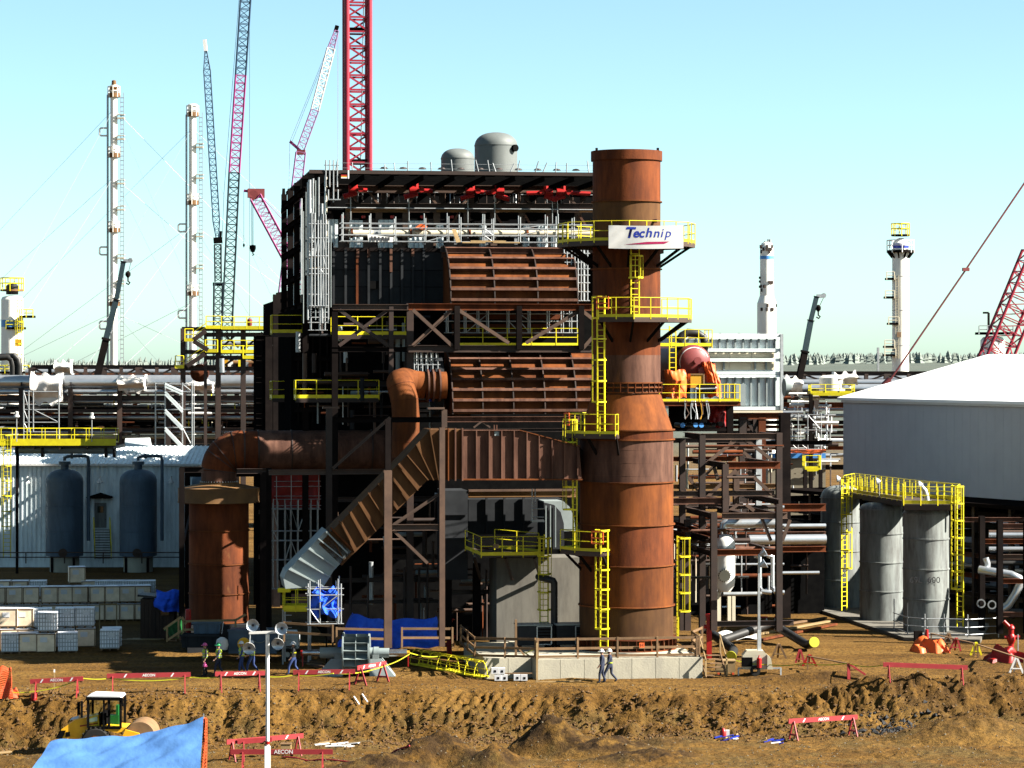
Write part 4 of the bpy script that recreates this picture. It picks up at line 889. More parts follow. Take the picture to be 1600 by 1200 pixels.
# red weather sheets
def sheet(name, label, cat, a, b, c, d, m, amp=.15, thick=.03, nu=14, nv=10, seed=0, group=None):
    r = random.Random(seed); t = T(name, label, cat, Vec(d), group); a, b, c, d = Vec(a), Vec(b), Vec(c), Vec(d); n = (b - a).cross(d - a).normalized(); ph = [r.uniform(0, 6) for _ in range(6)]
    def fn(s, q):
        p = a.lerp(b, s).lerp(d.lerp(c, s), q); w = math.sin(s * 17 + ph[0] + 2 * q) * .4 + math.sin(q * 9 + s * 6 + ph[1]) * .4 + math.sin(s * 31 - q * 5 + ph[2]) * .25
        return p + n * w * amp + (ZX * .12 * amp * math.sin(s * 23 + ph[3]) if q in (0, 1) else Vec())
    b_ = MB(); b_.grid(fn, nu, nv); b_.build('sheet', m, t, fix=False); return t
sheet('red_tarpaulin', 'red weather tarpaulin hung in the shaded bay right of the rusty vessel', 'tarpaulin', L(416, 738, 17.3), L(500, 738, 17.3), L(500, 796, 17.3), L(416, 792, 17.3), 'red_tarp', .12, seed=1)
def scaffold(name, label, pxs, pys, v0, v1=None, braces=0, r=.075, m='galv', group=None, boards=(), seed=0):
    q = random.Random(seed); t = T(name, label, 'scaffold', L(pxs[0], pys[-1], v0), group)
    vs = [v0] if v1 is None else [v0, v1]
    z = [zz(p, v0, (pxs[0] + pxs[-1]) / 2) for p in pys]; us = [uu(p, v0) for p in pxs]
    for v in vs:
        for u in us: piece(t, 'standard', G(u, v, z[-1]), G(u, v, z[0] + q.uniform(.2, .7)), r, r, m, 'tube')
        for h in z: piece(t, 'ledger', G(us[0] - .15, v, h), G(us[-1] + .15, v, h), r * .85, r * .85, m, 'tube')
    if v1 is not None:
        for u in us:
            for h in z: piece(t, 'transom', G(u, v0, h), G(u, v1, h), r * .85, r * .85, m, 'tube')
    for k in range(braces):
        i = q.randrange(len(us) - 1); j = q.randrange(len(z) - 1); s = q.random() < .5
        piece(t, 'brace', G(us[i + (1 if s else 0)], v0, z[j]), G(us[i + (0 if s else 1)], v0, z[j + 1]), r * .8, r * .8, m, 'tube')
    for j in boards: piece(t, 'board', G(us[0], (vs[0] + vs[-1]) / 2, z[j] + .06), G(us[-1], (vs[0] + vs[-1]) / 2, z[j] + .06), max(.5, (vs[-1] - vs[0])), .05, 'wood_pale')
    return t
scaffold('scaffold', 'long silver pipe scaffold along the cream pipe under the roof', [536, 579, 618, 665, 701, 720, 757, 771, 813, 855, 872, 897, 935], [350, 357, 368, 378], 13.2, 14.0, 5, .07, boards=())
scaffold('scaffold', 'dense silver scaffold tower at the upper left corner of the heater building', [487, 492, 497, 501, 505, 509], [350, 372, 400, 420, 428, 478], 12.6, 14.5, 8, .085, boards=(3,), seed=2)
scaffold('scaffold', 'silver scaffold tower between the upper barrel casing and the chimney', [886, 893, 898, 903, 908, 912, 918], [396, 410, 420, 430, 442, 456, 470], 11.5, 12.6, 5, .085, boards=(5,), seed=3)
scaffold('scaffold', 'low silver scaffold behind the yellow rail between the two barrel casings', [700, 728, 748, 763, 795, 812, 828, 858, 880, 893, 905], [490, 502, 520], 12.4, 13.2, 5, .075, seed=4)
scaffold('scaffold', 'small silver scaffold on top of the rusty riser elbow', [641, 647, 653, 660, 668, 676, 684], [560, 570, 582], 10.8, 11.6, 2, .085, seed=5)
scaffold('scaffold', 'grey scaffold poles below the red tarpaulin in the shaded bay', [420, 427, 434, 446, 455, 466, 478, 486, 497], [795, 830, 845, 875, 920], 16.6, 17.2, 12, .07, seed=6)
scaffold('scaffold', 'grey scaffold grid hung in front of the red tarpaulin', [432, 455, 478, 498], [752, 760, 775, 780, 790, 796], 17.0, None, 0, .05, seed=8)
scaffold('scaffold', 'silver ladder scaffold low on the left flank of the heater building', [486, 500, 508], [428, 460, 480, 488, 496, 504, 516], 13.5, 14.0, 0, .07, seed=7)
# goods on the burner floor
wb = T('striped_banner', 'white banner with dark upright stripes lying along the burner floor scaffold', 'banner', L(595, 378, 12.9))
MB().prism([L(574, 366, 12.9), L(615, 371, 12.9), L(614, 378, 12.9), L(576, 378, 12.9)], VX * .05).build('cloth', 'white', wb)
for k, px in enumerate((581, 586, 592, 598, 603, 607)): cb(wb, px, 369 + k * .3, 376, 12.86, .09 + .05 * (k % 2), .02, 'ink_dark', 'box', 'stripe')
q = T('yellow_board', 'pale yellow board leaning against the burner floor scaffold', 'board', L(712, 378, 12.9)); MB().prism([L(706, 358, 12.9), L(712, 358, 12.9), L(720, 378, 12.7), L(713, 379, 12.7)], VX * .06).build('board', 'wood_pale', q)
q = T('plank_stack', 'pale timber planks lying along the edge of the burner floor', 'planks', L(765, 378, 12.9))
for k, (a, c) in enumerate(((722, 758), (770, 812), (735, 790))): hb(q, a, c, 379 - (k == 2) * 2, 12.95, .3, .08, 'wood_pale', 'box', 'plank')
q = T('orange_cover', 'small orange cloth cover on the burner floor', 'tarpaulin', L(655, 358, 14)); MB().prism([L(648, 356, 13.9), L(658, 349, 13.9), L(668, 354, 13.9), L(664, 359, 13.9)], VX * .8).build('cloth', 'orange_tarp', q)
# domed vessels behind the roof
def dome(name, label, px, r, yt, d, yb=300):
    c = P(px, 0, d); s = F / d; c.z = 0; z = lambda y: CH - (y - HOR) / s; rr = r / s; dh = r * .62
    t = T(name, label, 'vessel', (c.x, c.y, 0), 'grey domed vessels behind the roof')
    MB().lathe(c, [(rr, 0), (rr, z(yt + dh))], 56).build('shell', 'vessel_grey', t)
    MB().lathe(c, [(rr * math.cos(R(a)) ** .8 if a < 90 else .001, z(yt + dh) + dh / s * math.sin(R(a))) for a in range(0, 91, 9)], 56).build('head', 'vessel_grey', t)
    MB().lathe(c, [(rr + .01, z(yt + dh) - .08), (rr + .035, z(yt + dh)), (rr + .01, z(yt + dh) + .08)], 56).build('weld_seam', 'vessel_grey', t)
    return t, c, rr, z
dome('domed_vessel', 'smaller grey domed vessel behind the roof', 715, 26, 232, 232)
t, c, rr, z = dome('domed_vessel', 'taller grey domed vessel behind the roof with a dark manhole', 775, 33.5, 207, 226)
MB().tube([c + Vec((rr * .80, -rr * .55, z(233))), c + Vec((rr * .93, -rr * .72, z(233)))], .28, 14).build('manhole', 'black', t)
# ---------------------------------------------------------------- white panel casing right of the chimney
def grid_box(par, px0, px1, py0, py1, v, dep, m, nm):
    return MB().prism([L(px0, py0, v), L(px1, py0, v), L(px1, py1, v), L(px0, py1, v)], VX * dep).build(nm, m, par)
wc = T('boiler_casing', 'large pale grey ribbed boiler casing on steel legs right of the chimney', 'boiler', L(1160, 640, 36))
VB = 36.0
W0 = 1068
bx = lambda a, b, c, d, v, dep, m='alu_panel', nm='casing_panel': MB().box(G((uu(a, v) + uu(b, v)) / 2, v + dep / 2, (zz(c, v, 1145) + zz(d, v, 1145)) / 2), uu(b, v) - uu(a, v), dep, zz(c, v, 1145) - zz(d, v, 1145)).build(nm, m, wc)
bx(W0, 1221, 524, 640, VB + .35, 9, 'alu_panel', 'casing_wall')
for k in range(8):
    a = W0 + (1221 - W0) * k / 8; c = W0 + (1221 - W0) * (k + 1) / 8; bx(a + .3, c - .3, 530, 546, VB + .22, .16); bx(a + .3, c - .3, 590, 634, VB + .22, .16)
for k in range(4):
    a = W0 + 142 * k / 4; c = W0 + 142 * (k + 1) / 4; bx(a + .3, c - .3, 551, 561, VB + .3, .1, 'cream'); bx(a + .3, c - .3, 565, 578, VB + .3, .1, 'cream')
for py in (524, 547, 562.5, 583, 587, 638): hb(wc, W0, 1221, py, VB, .25, .22, 'alu_panel', 'box', 'stiffener_beam')
for k in range(12):
    px = 1115 + k * 12.3 - 40; 
    if px > 1219: continue
    cb(wc, px, 529, 546, VB + .13, .12, .14, 'paint_grey', 'box', 'casing_rib'); cb(wc, px, 588, 635, VB + .13, .12, .14, 'paint_grey', 'box', 'casing_rib')
for px in (1115, 1131, 1180, 1197): cb(wc, px, 564, 578, VB + .2, .12, .14, 'paint_grey', 'box', 'casing_rib')
cb(wc, 1221, 522, 641, VB - .1, .2, .3, 'galv', 'box', 'corner_post')
hb(wc, W0, 1222, 645, VB, .5, .3, 'cream', 'box', 'base_skirt')
bx(1150, 1165, 600, 634, VB - .1, .25, 'paint_grey', 'access_door')
for k in range(4): piece(wc, 'rail_post', L(1125 + k * 30, 524, VB + .4), L(1125 + k * 30, 520, VB + .4), .12, .12, 'galv')
hb(wc, 1120, 1228, 650, VB - .5, .35, .45, 'rust')
for px in (1160, 1190, 1224): cb(wc, px, 652, 990, VB - .4, .5, .45, 'steel_brown' if px != 1190 else 'rust')
cb(wc, 1226, 645, 1000, 30, .7, .6, 'steel_dark')
for a, b in (((1165, 655), (1185, 685)), ((1186, 655), (1170, 685))): piece(wc, 'brace', L(*a, VB - .4), L(*b, VB - .4), .16, .2, 'steel_brown', 'angle')
hb(wc, 1120, 1300, 692, VB - .4, .3, .3, 'steel_dark')
MB().tube([L(1225, 605, 34), L(1232, 605, 34), L(1234, 606, 34)], .62, 20).build('side_nozzle', 'paint_grey', wc)
# dark red drum on its skid
dr = T('steam_drum', 'dark red boiler drum with a white ring on its dished end, beside orange sheets', 'boiler drum', L(1085, 600, 24))
VDm = 24.0; dc = L(1083, 566, VDm); s = F / dc.y
axd = (UX, ZX, VX); rD = 27.5 / s
MB().lathe(dc, [(rD, 8), (rD, 0)], 48, ax=axd).build('shell', 'drum_red', dr)
MB().lathe(dc, [(rD * math.sin(R(a)) if a else .001, -.62 * math.cos(R(a))) for a in range(0, 91, 10)], 48, ax=axd).build('dished_end', 'drum_red', dr)
MB().lathe(dc, [(rD * .86, -.34), (rD * .82, -.385)], 40, R(20), R(200), ax=axd).build('white_ring', 'white', dr)
for q in ((.1, .1), (.35, -.55)):
    c = dc + UX * q[0] + ZX * q[1]; MB().tube([c - VX * .4, c - VX * .95], .14, 12).tube([c - VX * .9, c - VX * 1.0], .24, 12).build('nozzle', 'drum_red', dr)
MB().tube([L(1060, 534, 25), L(1066, 524, 25), L(1075, 519.5, 25), L(1090, 521, 25), L(1099, 527, 25), L(1102, 538, 25), L(1100, 549, 25), L(1096, 552, 25)], .26, 16).build('bend_pipe', 'pipe_black', dr)
MB().tube([L(1076, 525, 26), L(1098, 524, 26)], .2, 12).build('top_pipe', 'silver', dr)
zpl = zz(627, 20, 1095)
skp = MB().box(G((uu(1030, 20) + uu(1156, 20)) / 2, 22.2, zpl - .06), uu(1156, 20) - uu(1030, 20), 4.4, .1).build('platform', 'grate', dr)
hb(dr, 1030, 1157, 631, 19.9, .2, .25, 'rust')
railing(skp, [G(uu(1030, 20), 20, zpl), G(uu(1156, 20), 20, zpl), G(uu(1156, 20), 24.4, zpl)], sp=1.3, toe=.16)
up_ = MB().box(L(1065, 541, 25.5), 3.6, 2.2, .1).build('upper_platform', 'grate', dr)
c = L(1065, 541, 25.5); railing(up_, [c + UX * -1.8 - VX * 1.1, c + UX * 1.8 - VX * 1.1, c + UX * 1.8 + VX * 1.1], sp=1.0, toe=.2)
ladder(dr, L(1051, 582, 22.4), 3.0, -VX, w=.42)
for k, px in enumerate((1037, 1056, 1075, 1092)): piece(dr, 'saddle', L(px, 626, 22.5), L(px, 600, 23.8), .3, .4, 'steel_dark')
def lump(name, label, cat, outline, v, dep, m, amp=.12, seed=0, group=None, nu=30, nv=22, par=None):
    """a cloth draped over something: outline is 4 picture corners (tl,tr,br,bl); it bulges towards the viewer with folds"""
    r = random.Random(seed); t = T(name, label, cat, L(*outline[3], v), group); ph = [r.uniform(0, 6) for _ in range(8)]
    tl, tr, br, bl = [L(*q, v) for q in outline]
    def fn(a, c):
        p = tl.lerp(tr, a).lerp(bl.lerp(br, a), c)
        bulge = (1 - abs(2 * a - 1) ** 3) * min(1, c * 2.5 + .1) * dep * .5
        w = amp * (math.sin(a * 33 + 6 * c + ph[5]) * .16 + math.sin(c * 27 - 9 * a + ph[6]) * .13 + math.sin(a * 21 + 3 * c + ph[0]) * .6 * c + math.sin(a * 8 - 6 * c + ph[1]) * .5 + math.sin(c * 13 + 5 * a + ph[2]) * .4)
        return p - VX * (bulge + w) + ZX * (amp * .6 * math.sin(a * 9 + ph[3]) * (1 if c in (0, 1) else .3)) + UX * amp * .5 * math.sin(c * 7 + ph[4])
    b = MB(); b.grid(fn, nu, nv)
    def fb_(a, c):
        p = fn(a, 0 if c < .5 else 1); q = fn(a, 0); return q + VX * dep * c - ZX * (.35 * dep * max(0, c - .6))
    b.grid(lambda a, c: fn(a, 0) + VX * dep * c - ZX * .25 * c * c, nu, 4)
    b.grid(lambda a, c: fn(0, a) + VX * dep * c, nv, 3); b.grid(lambda a, c: fn(1, a) + VX * dep * c, nv, 3)
    b.build('cloth', m, t, fix=False); return t
lump('orange_tarpaulin', 'orange tarpaulin wrapped round a machine below the dark red drum', 'tarpaulin', ((1039, 579), (1072, 578), (1074, 622), (1036, 622)), 20.8, 1.4, 'orange_tarp', .10, 2)
lump('orange_tarpaulin', 'orange tarpaulin hanging from the right side of the dark red drum', 'tarpaulin', ((1101, 564), (1118, 568), (1129, 620), (1108, 620)), 22.8, 1.0, 'orange_tarp', .12, 3)
lump('red_tarpaulin', 'bright red tarpaulin hung under the platform of the dark red drum', 'tarpaulin', ((1107, 634), (1137, 634), (1135, 668), (1110, 668)), 21.5, .6, 'red_tarp', .10, 4)
q = T('plywood_crate', 'yellow plywood box standing on the platform before the dark red drum', 'box', L(1090, 608, 20.6)); grid_box(q, 1079, 1100, 584, 606, 20.6, .9, 'gold', 'box'); 
for a in ((1079, 584, 1101, 585.5), (1099, 584, 1101, 607)): grid_box(q, a[0], a[2], a[1], a[3], 20.55, .04, 'wood', 'edge_strip')
q = T('motor', 'dark motor with a pale jacket on the drum platform', 'motor', L(1108, 612, 20.6)); MB().tube([L(1090, 605, 20.8), L(1116, 605, 20.8)], .3, 16).build('body', 'steel_dark', q); MB().tube([L(1087, 607.5, 20.6), L(1120, 606.5, 20.6)], .1, 10).build('shaft', 'galv', q); piece(q, 'foot', L(1096, 612, 20.8), L(1112, 612, 20.8), .6, .3, 'black')
cbd = T('cable_bundle', 'loose cables hanging from the drum platform', 'cables', L(1085, 640, 19.8))
for k, px in enumerate((1070, 1073, 1081, 1083, 1086, 1094, 1096, 1103, 1105)):
    MB().tube([L(px, 626, 19.9), L(px + rnd.uniform(-2, 3), 636, 19.8), L(px + rnd.uniform(-2, 5), 646, 19.9), L(px + rnd.uniform(-4, 5), 655, 19.8)], .035, 6).build('cable', rnd.choice(['galv', 'galv', 'gold', 'paper', 'steel_tan']), cbd)
tb = T('tube_header', 'row of dark pipe ends, three capped with blue discs, under the drum platform', 'pipes', L(1090, 668, 20.5))
bx2 = lambda par, a, b, c, d, v, dep, m, nm: MB().box(G((uu(a, v) + uu(b, v)) / 2, v + dep / 2, (zz(c, v, (a + b) / 2) + zz(d, v, (a + b) / 2)) / 2), uu(b, v) - uu(a, v), dep, zz(c, v, (a + b) / 2) - zz(d, v, (a + b) / 2)).build(nm, m, par)
bx2(tb, 1046, 1135, 670, 674, 20.4, .8, 'steel_dark', 'beam')
for px, py, m in ((1066.5, 664.5, 'blue_disc'), (1076, 664, 'black'), (1087, 664, 'blue_disc'), (1096, 664.5, 'blue_disc'), (1106, 663, 'black'), (1115, 664, 'black'), (1126, 662.5, 'black')):
    c = L(px, py, 20.4); MB().tube([c, c + VX * 2], .16 if m != 'black' else .13, 14).build('pipe', 'pipe_black', tb); MB().lathe(c - VX * .02, [(.16, .02), (.15, 0), (.01, 0)], 16, ax=(UX, ZX, VX)).build('end_cap', m, tb)
bx2(tb, 1046, 1146, 634, 672, 24.5, .3, 'black', 'back_plate'); cb(tb, 1140, 632, 690, 21, .4, .4, 'steel_dark'); 
# ---------------------------------------------------------------- steel rack right of the chimney
sr = T('steel_rack', 'open brown steel pipe rack with braces right of the chimney', 'pipe rack', L(1150, 1000, 10))
for px, y0, y1, v, m in ((1097, 680, 990, 12, 'steel_brown'), (1217, 676, 985, 12, 'steel_brown'), (1185, 680, 800, 17, 'galv'), (1066, 685, 985, 17, 'steel_brown'), (1133, 725, 800, 8, 'steel_brown'), (1217, 790, 985, 4.5, 'steel_brown'), (1115, 800, 985, 4.5, 'steel_brown'), (1074, 812, 985, 9, 'steel_brown'), (1150, 730, 800, 17, 'steel_tan'), (1040, 700, 985, 20, 'steel_dark')): cb(sr, px, y0, y1, v, .36, .38, m)
for q in ((1097, 1220, 682, 12, .3, .38, 'steel_tan'), (1040, 1190, 688, 17, .3, .3, 'steel_brown'), (1136, 1219, 727, 8, .3, .42, 'rust'), (1040, 1150, 717, 17, .3, .3, 'rust'), (1050, 1133, 783, 8, .3, .40, 'rust_grey'), (1050, 1210, 771, 12, .3, .34, 'steel_tan'), (1210, 1290, 793, 16, .3, .45, 'rust'), (1210, 1290, 835, 16, .3, .35, 'rust_grey'), (1210, 1290, 858, 16, .3, .35, 'rust'), (1128, 1230, 806, 4.5, .3, .36, 'steel_tan'), (1115, 1217, 863, 4.5, .3, .36, 'rust'), (1040, 1120, 838, 14, .3, .3, 'steel_brown'), (1040, 1217, 760, 17, .3, .3, 'rust_yellow'), (1110, 1240, 974, 4.5, .3, .3, 'steel_brown')): hb(sr, *q)
for z0, pairs in ((zz(682, 12, 1150), ((1097, 12, 17), (1217, 12, 17))), (zz(782, 10, 1150), ((1133, 8, 17), (1217, 8, 17), (1050, 8, 17))), (zz(806, 4.5, 1150), ((1115, 4.5, 12), (1217, 4.5, 12), (1165, 4.5, 12))), (zz(865, 4.5, 1150), ((1115, 4.5, 12), (1217, 4.5, 12))), (zz(727, 8, 1150), ((1133, 8, 17), (1219, 8, 17)))):
    for px, v0, v1 in pairs: u = uu(px, v0); piece(sr, 'cross_beam', G(u, v0, z0), G(u, v1, z0), .28, .32, 'steel_brown', 'I')
for a, b, v in (((1103, 724), (1150, 687), 12), ((1165, 687), (1213, 724), 12), ((1103, 778), (1150, 734), 12), ((1165, 734), (1213, 778), 12), ((1180, 728), (1150, 690), 17), ((1140, 690), (1176, 718), 17), ((1095, 750), (1115, 728), 17), ((1115, 728), (1122, 750), 17), ((1140, 798), (1152, 788), 8), ((1165, 788), (1178, 798), 8), ((1205, 845), (1190, 808), 4.5), ((1222, 845), (1234, 812), 4.5), ((1075, 745), (1100, 778), 17)):
    piece(sr, 'brace', L(*a, v), L(*b, v), .17, .2, 'steel_tan', 'angle')
pr_ = random.Random(5)
for k in range(50):                                       # pipes, trays and small beams inside the rack
    v = pr_.uniform(6, 30); py = pr_.choice([700, 735, 745, 757, 790, 812, 822, 830, 848, 855, 880, 700, 709, 900]) + pr_.uniform(-4, 4); a = pr_.uniform(1045, 1140); c = a + pr_.uniform(30, 130)
    d = pr_.choice([.1, .16, .22, .3]); hb(sr, a, min(c, 1225), py, v, d, d, pr_.choice(['silver', 'rust', 'steel_brown', 'galv', 'pipe_black', 'rust_grey', 'steel_tan']), 'pipe', 'pipe')
for k in range(64):
    px = pr_.uniform(1045, 1220); y0 = pr_.uniform(680, 900); d = pr_.choice([.07, .1, .15]); cb(sr, px, y0, y0 + pr_.uniform(20, 70), pr_.uniform(14, 30), d, d, pr_.choice(['galv', 'steel_tan', 'steel_brown', 'silver', 'cream']), 'tube', 'hanger')
for k in range(16):
    v = pr_.uniform(10, 16); z = zz(pr_.uniform(818, 850), v, 1090); u = uu(pr_.uniform(1040, 1110), v); piece(sr, 'tray_beam', G(u, v - 5, z), G(u, v + 4, z), .14, .2, pr_.choice(['steel_brown', 'rust', 'steel_tan']), 'C')
for q in ((1134, 1212, 818, 6, .55), (1170, 1290, 843, 15, .62), (1205, 1280, 895, 12, .2), (1190, 1290, 822, 18, .3)):
    hb(sr, q[0], q[1], q[2], q[3], q[4], q[4], 'silver', 'pipe', 'lagged_pipe')
MB().tube([L(1131, 825, 6), L(1131, 820, 6), L(1134, 818, 6), L(1138, 818, 6)], .27, 14).build('pipe_bend', 'silver', sr)
for px in (1187, 1207): MB().tube([L(px - 8, 868, 8), L(px, 870, 8), L(px, 918, 8), L(px + 4, 924, 7), L(px + 18, 926, 7)], .14, 12).build('drain_pipe', 'silver', sr)
hb(sr, 1130, 1190, 928, 4, .24, .24, 'galv', 'pipe', 'drain_pipe')
q = T('separator_vessel', 'white upright separator vessel with a dome and round manway in the steel rack', 'vessel', L(1132, 975, 6.5)); c = L(1132, 0, 6.5); s = F / c.y; c.z = 0; z = lambda y: CH - (y - HOR) / s; r = 16.5 / s
MB().lathe(c, [(.01, z(926)), (r * .6, z(923)), (r * .92, z(915)), (r, z(906)), (r, z(852)), (r * .96, z(845)), (r * .75, z(838)), (r * .4, z(835)), (.01, z(834))], 40).build('shell', 'white', q)
MB().lathe(c, [(r + .01, z(858)), (r + .03, z(855)), (r + .01, z(852))], 40).build('seam', 'galv', q)
k_ = c + Vec((-.05, -r - .02, z(898))); MB().tube([k_ + Vec((0, .3, 0)), k_ - Vec((0, .25, 0))], .33, 24).build('manway', 'cream', q)
for a in range(16): w = k_ + Vec((math.cos(a * .393) * .36, -.22, math.sin(a * .393) * .36)); piece(q, 'bolt', w, w + Vec((0, .12, 0)), .06, .06, 'steel_dark', 'tube')
for a in (-.45, .5): piece(q, 'leg', c + Vec((a, -.35, z(925))), c + Vec((a, -.35, z(975))), .2, .2, 'cream')
for a in (-.3, .3): piece(q, 'leg', c + Vec((a, .4, z(925))), c + Vec((a, .4, z(975))), .2, .2, 'cream')
MB().tube([c + ZX * z(836), c + ZX * z(826)], .1, 10).tube([c + ZX * z(829) - Vec((.3, 0, 0)), c + ZX * z(829) + Vec((.3, 0, 0))], .06, 8).build('valve', 'rust_yellow', q)
q = T('dark_backdrop', 'added low black walled shelter behind the steel rack', 'backdrop', L(1180, 960, 33))
MB().prism([L(1046, 812, 33), L(1288, 818, 33), L(1288, 968, 33), L(1046, 968, 33)], VX * 6).build('wall', 'black', q)  # added black box that darkens the view through the rack
for k in range(24):
    px = pr_.uniform(1052, 1285); y0 = pr_.uniform(825, 910); cb(q, px, y0, y0 + pr_.uniform(15, 60), 32.8, .12, .12, pr_.choice(['steel_brown', 'steel_dark', 'galv', 'steel_tan']), 'tube', 'pipe')
for k in range(12): a = pr_.uniform(1050, 1230); hb(q, a, a + pr_.uniform(20, 60), pr_.uniform(825, 950), 32.6, .18, .18, pr_.choice(['steel_brown', 'rust', 'silver', 'pipe_black', 'steel_tan']), 'pipe', 'pipe')
# ---------------------------------------------------------------- silo tanks with yellow top platform
def tank(label, px, r, d, base, top, dome_, m='tank_grey', writing=None):
    c = P(px, 0, d); s = F / d; c.z = 0; z = lambda y: CH - (y - HOR) / s; rr = r / s
    t = T('storage_tank', label, 'tank', (c.x, c.y, 0), 'grey storage tanks under the yellow platform')
    ys = [base] + [base - (base - top) * f for f in (.27, .5, .73, .92)]
    for a, b in zip(ys[:-1], ys[1:]): MB().lathe(c, [(rr, z(a)), (rr, z(b))], 56).build('shell_course', m, t)
    for a in ys[1:]: MB().lathe(c, [(rr, z(a) - .05), (rr + .05, z(a) - .04), (rr + .05, z(a) + .04), (rr, z(a) + .05)], 56).build('hoop', m, t)
    zt = z(ys[-1]); h = (rr * .62 if dome_ else .45)
    MB().lathe(c, [(rr * math.cos(R(a)) ** (.7 if dome_ else .45) if a < 90 else .001, zt + h * math.sin(R(a))) for a in range(0, 91, 9)], 56).build('roof', m, t)
    if writing: text_mesh(t, 'lettering', writing, 'ink_dark', Vec((c.x - rr * .2, c.y - rr * 1.0, z(904))), Vec((1, 0, 0)), ZX, .55, extr=.02)
    return t, c, rr, z
tank('rear domed grey storage tank, leftmost of the three under the yellow platform', 1314, 31.5, 197, 958, 762, True)
tank('middle grey storage tank of the three under the yellow platform', 1377, 33.5, 187, 975, 780, False)
t, c, rr, z = tank('front grey storage tank with a railing shadow across it, beside the caged ladder', 1447, 35.5, 179, 990, 786, False, writing='69L  600')
tp = T('tank_platform', 'yellow railed walkway over the grey storage tanks with caged ladders', 'platform', P(1420, 985, 177))
z1, z2 = CH - (777 - HOR) * 187 / F, CH - (786 - HOR) * 178 / F
A_ = [P(1318, 0, 195), P(1410, 0, 181.5), P(1412, 0, 177), P(1492, 0, 176.5), P(1500, 0, 181), P(1440, 0, 186), P(1335, 0, 199)]
z1 = z2
A_ = [Vec((q.x, q.y, z1)) for q in A_]
MB().prism([q - ZX * .1 for q in A_], ZX * .08).build('deck', 'grate', tp)
for a, b in zip(A_, A_[1:] + A_[:1]): piece(tp, 'edge_beam', a - ZX * .25, b - ZX * .25, .1, .3, 'steel_brown', 'C')
railing(tp, A_, closed=True, sp=1.1, toe=.22)
a, b = A_[1].lerp(A_[5], .1), A_[5].lerp(A_[1], .1); railing(tp, [A_[0].lerp(A_[6], .5), a.lerp(b, .5), A_[4]], sp=1.3, toe=0)
lb = Vec((P(1500, 0, 176).x, 176, .7)); ladder(tp, lb, z1 - .7 + 1.15, Vec((-.75, -.66, 0)).normalized(), cage=2.4, w=.5)
lb = Vec((P(1319, 0, 192.5).x, 192.5, .3)); ladder(tp, lb, z1 - .3 + 1.0, Vec((.55, -.83, 0)), cage=2.9, w=.46)
for px, d in ((1345, 190), (1412, 180), (1485, 178)): piece(tp, 'support', P(px, 0, d) * 1 + ZX * (z1 - .3 - CH - (HOR) * d / F), P(px, 0, d) + ZX * (z1 - 1.6 - CH - HOR * d / F), .14, .14, 'steel_dark')
for px, py, d, lab in ((1312, 748, 194, 'floodlight on a short post at the left end of the yellow tank walkway'), (1374, 752, 186, 'floodlight on the yellow tank walkway above the middle tank'), (1440, 757, 180, 'floodlight on the yellow tank walkway above the front tank')):
    c0 = P(px, py, d); q = T('floodlight', lab, 'floodlight', c0, 'floodlights on the tank walkway'); piece(q, 'post', Vec((c0.x, c0.y, z1)), c0, .06, .06, 'galv', 'tube')
    MB().lathe(c0, [(.05, -.1), (.22, .12), (.24, .2), (.01, .22)], 14, ax=(Vec((0, .5, .86)), Vec((0, -.86, .5)), Vec((-1, 0, 0)))).build('head', 'lamp_glass', q)
q = T('vent_pipe', 'pale bent vent pipe rising from the front tank through its walkway', 'pipe', P(1447, 778, 179)); MB().tube([P(1449, 784, 179), P(1448, 775, 179), P(1445, 766, 179), P(1440, 761, 179)], .16, 12).lathe(P(1450, 784, 179), [(.4, -.1), (.35, .05), (.17, .1)], 16).build('pipe', 'galv', q)
sb = T('tank_slab', 'low concrete slab under the grey storage tanks', 'slab', P(1450, 995, 176))
MB().prism([Vec((p.x, p.y, -.3)) for p in (P(1412, 0, 174.5), P(1532, 0, 173), P(1545, 0, 184), P(1290, 0, 202), P(1270, 0, 196))], ZX * .5).build('slab', 'concrete_dark', sb)
for k in range(4):
    a, b = P(1412, 0, 174.4), P(1532, 0, 172.9); a0, b0 = a.lerp(b, k / 4 + .008), a.lerp(b, (k + 1) / 4 - .008); piece(sb, 'form_panel', Vec((a0.x, a0.y - .05, -.06)), Vec((b0.x, b0.y - .05, -.06)), .06, .5, 'concrete_dark')
def rail_scaf(name, label, pts, h=(.15, .6, 1.1), r=.06, m='galv', tall=()):
    t = T(name, label, 'scaffold', pts[0])
    for i, (a, b) in enumerate(zip(pts[:-1], pts[1:])):
        for q in h: piece(t, 'ledger', a + ZX * q - (b - a).normalized() * .2, b + ZX * q + (b - a).normalized() * .2, r, r, m, 'tube')
    for i, a in enumerate(pts): piece(t, 'standard', a - ZX * .1, a + ZX * (2.0 if i in tall else 1.4), r * 1.2, r * 1.2, m, 'tube')
    return t
rail_scaf('scaffold_rail', 'silver scaffold pipe rail round the foot of the front storage tank', [Vec((P(px, 0, d).x, d, .2)) for px, d in ((1397, 179), (1418, 176), (1445, 175), (1475, 175), (1512, 174.5), (1560, 175.5))], tall=(0, 1, 5))
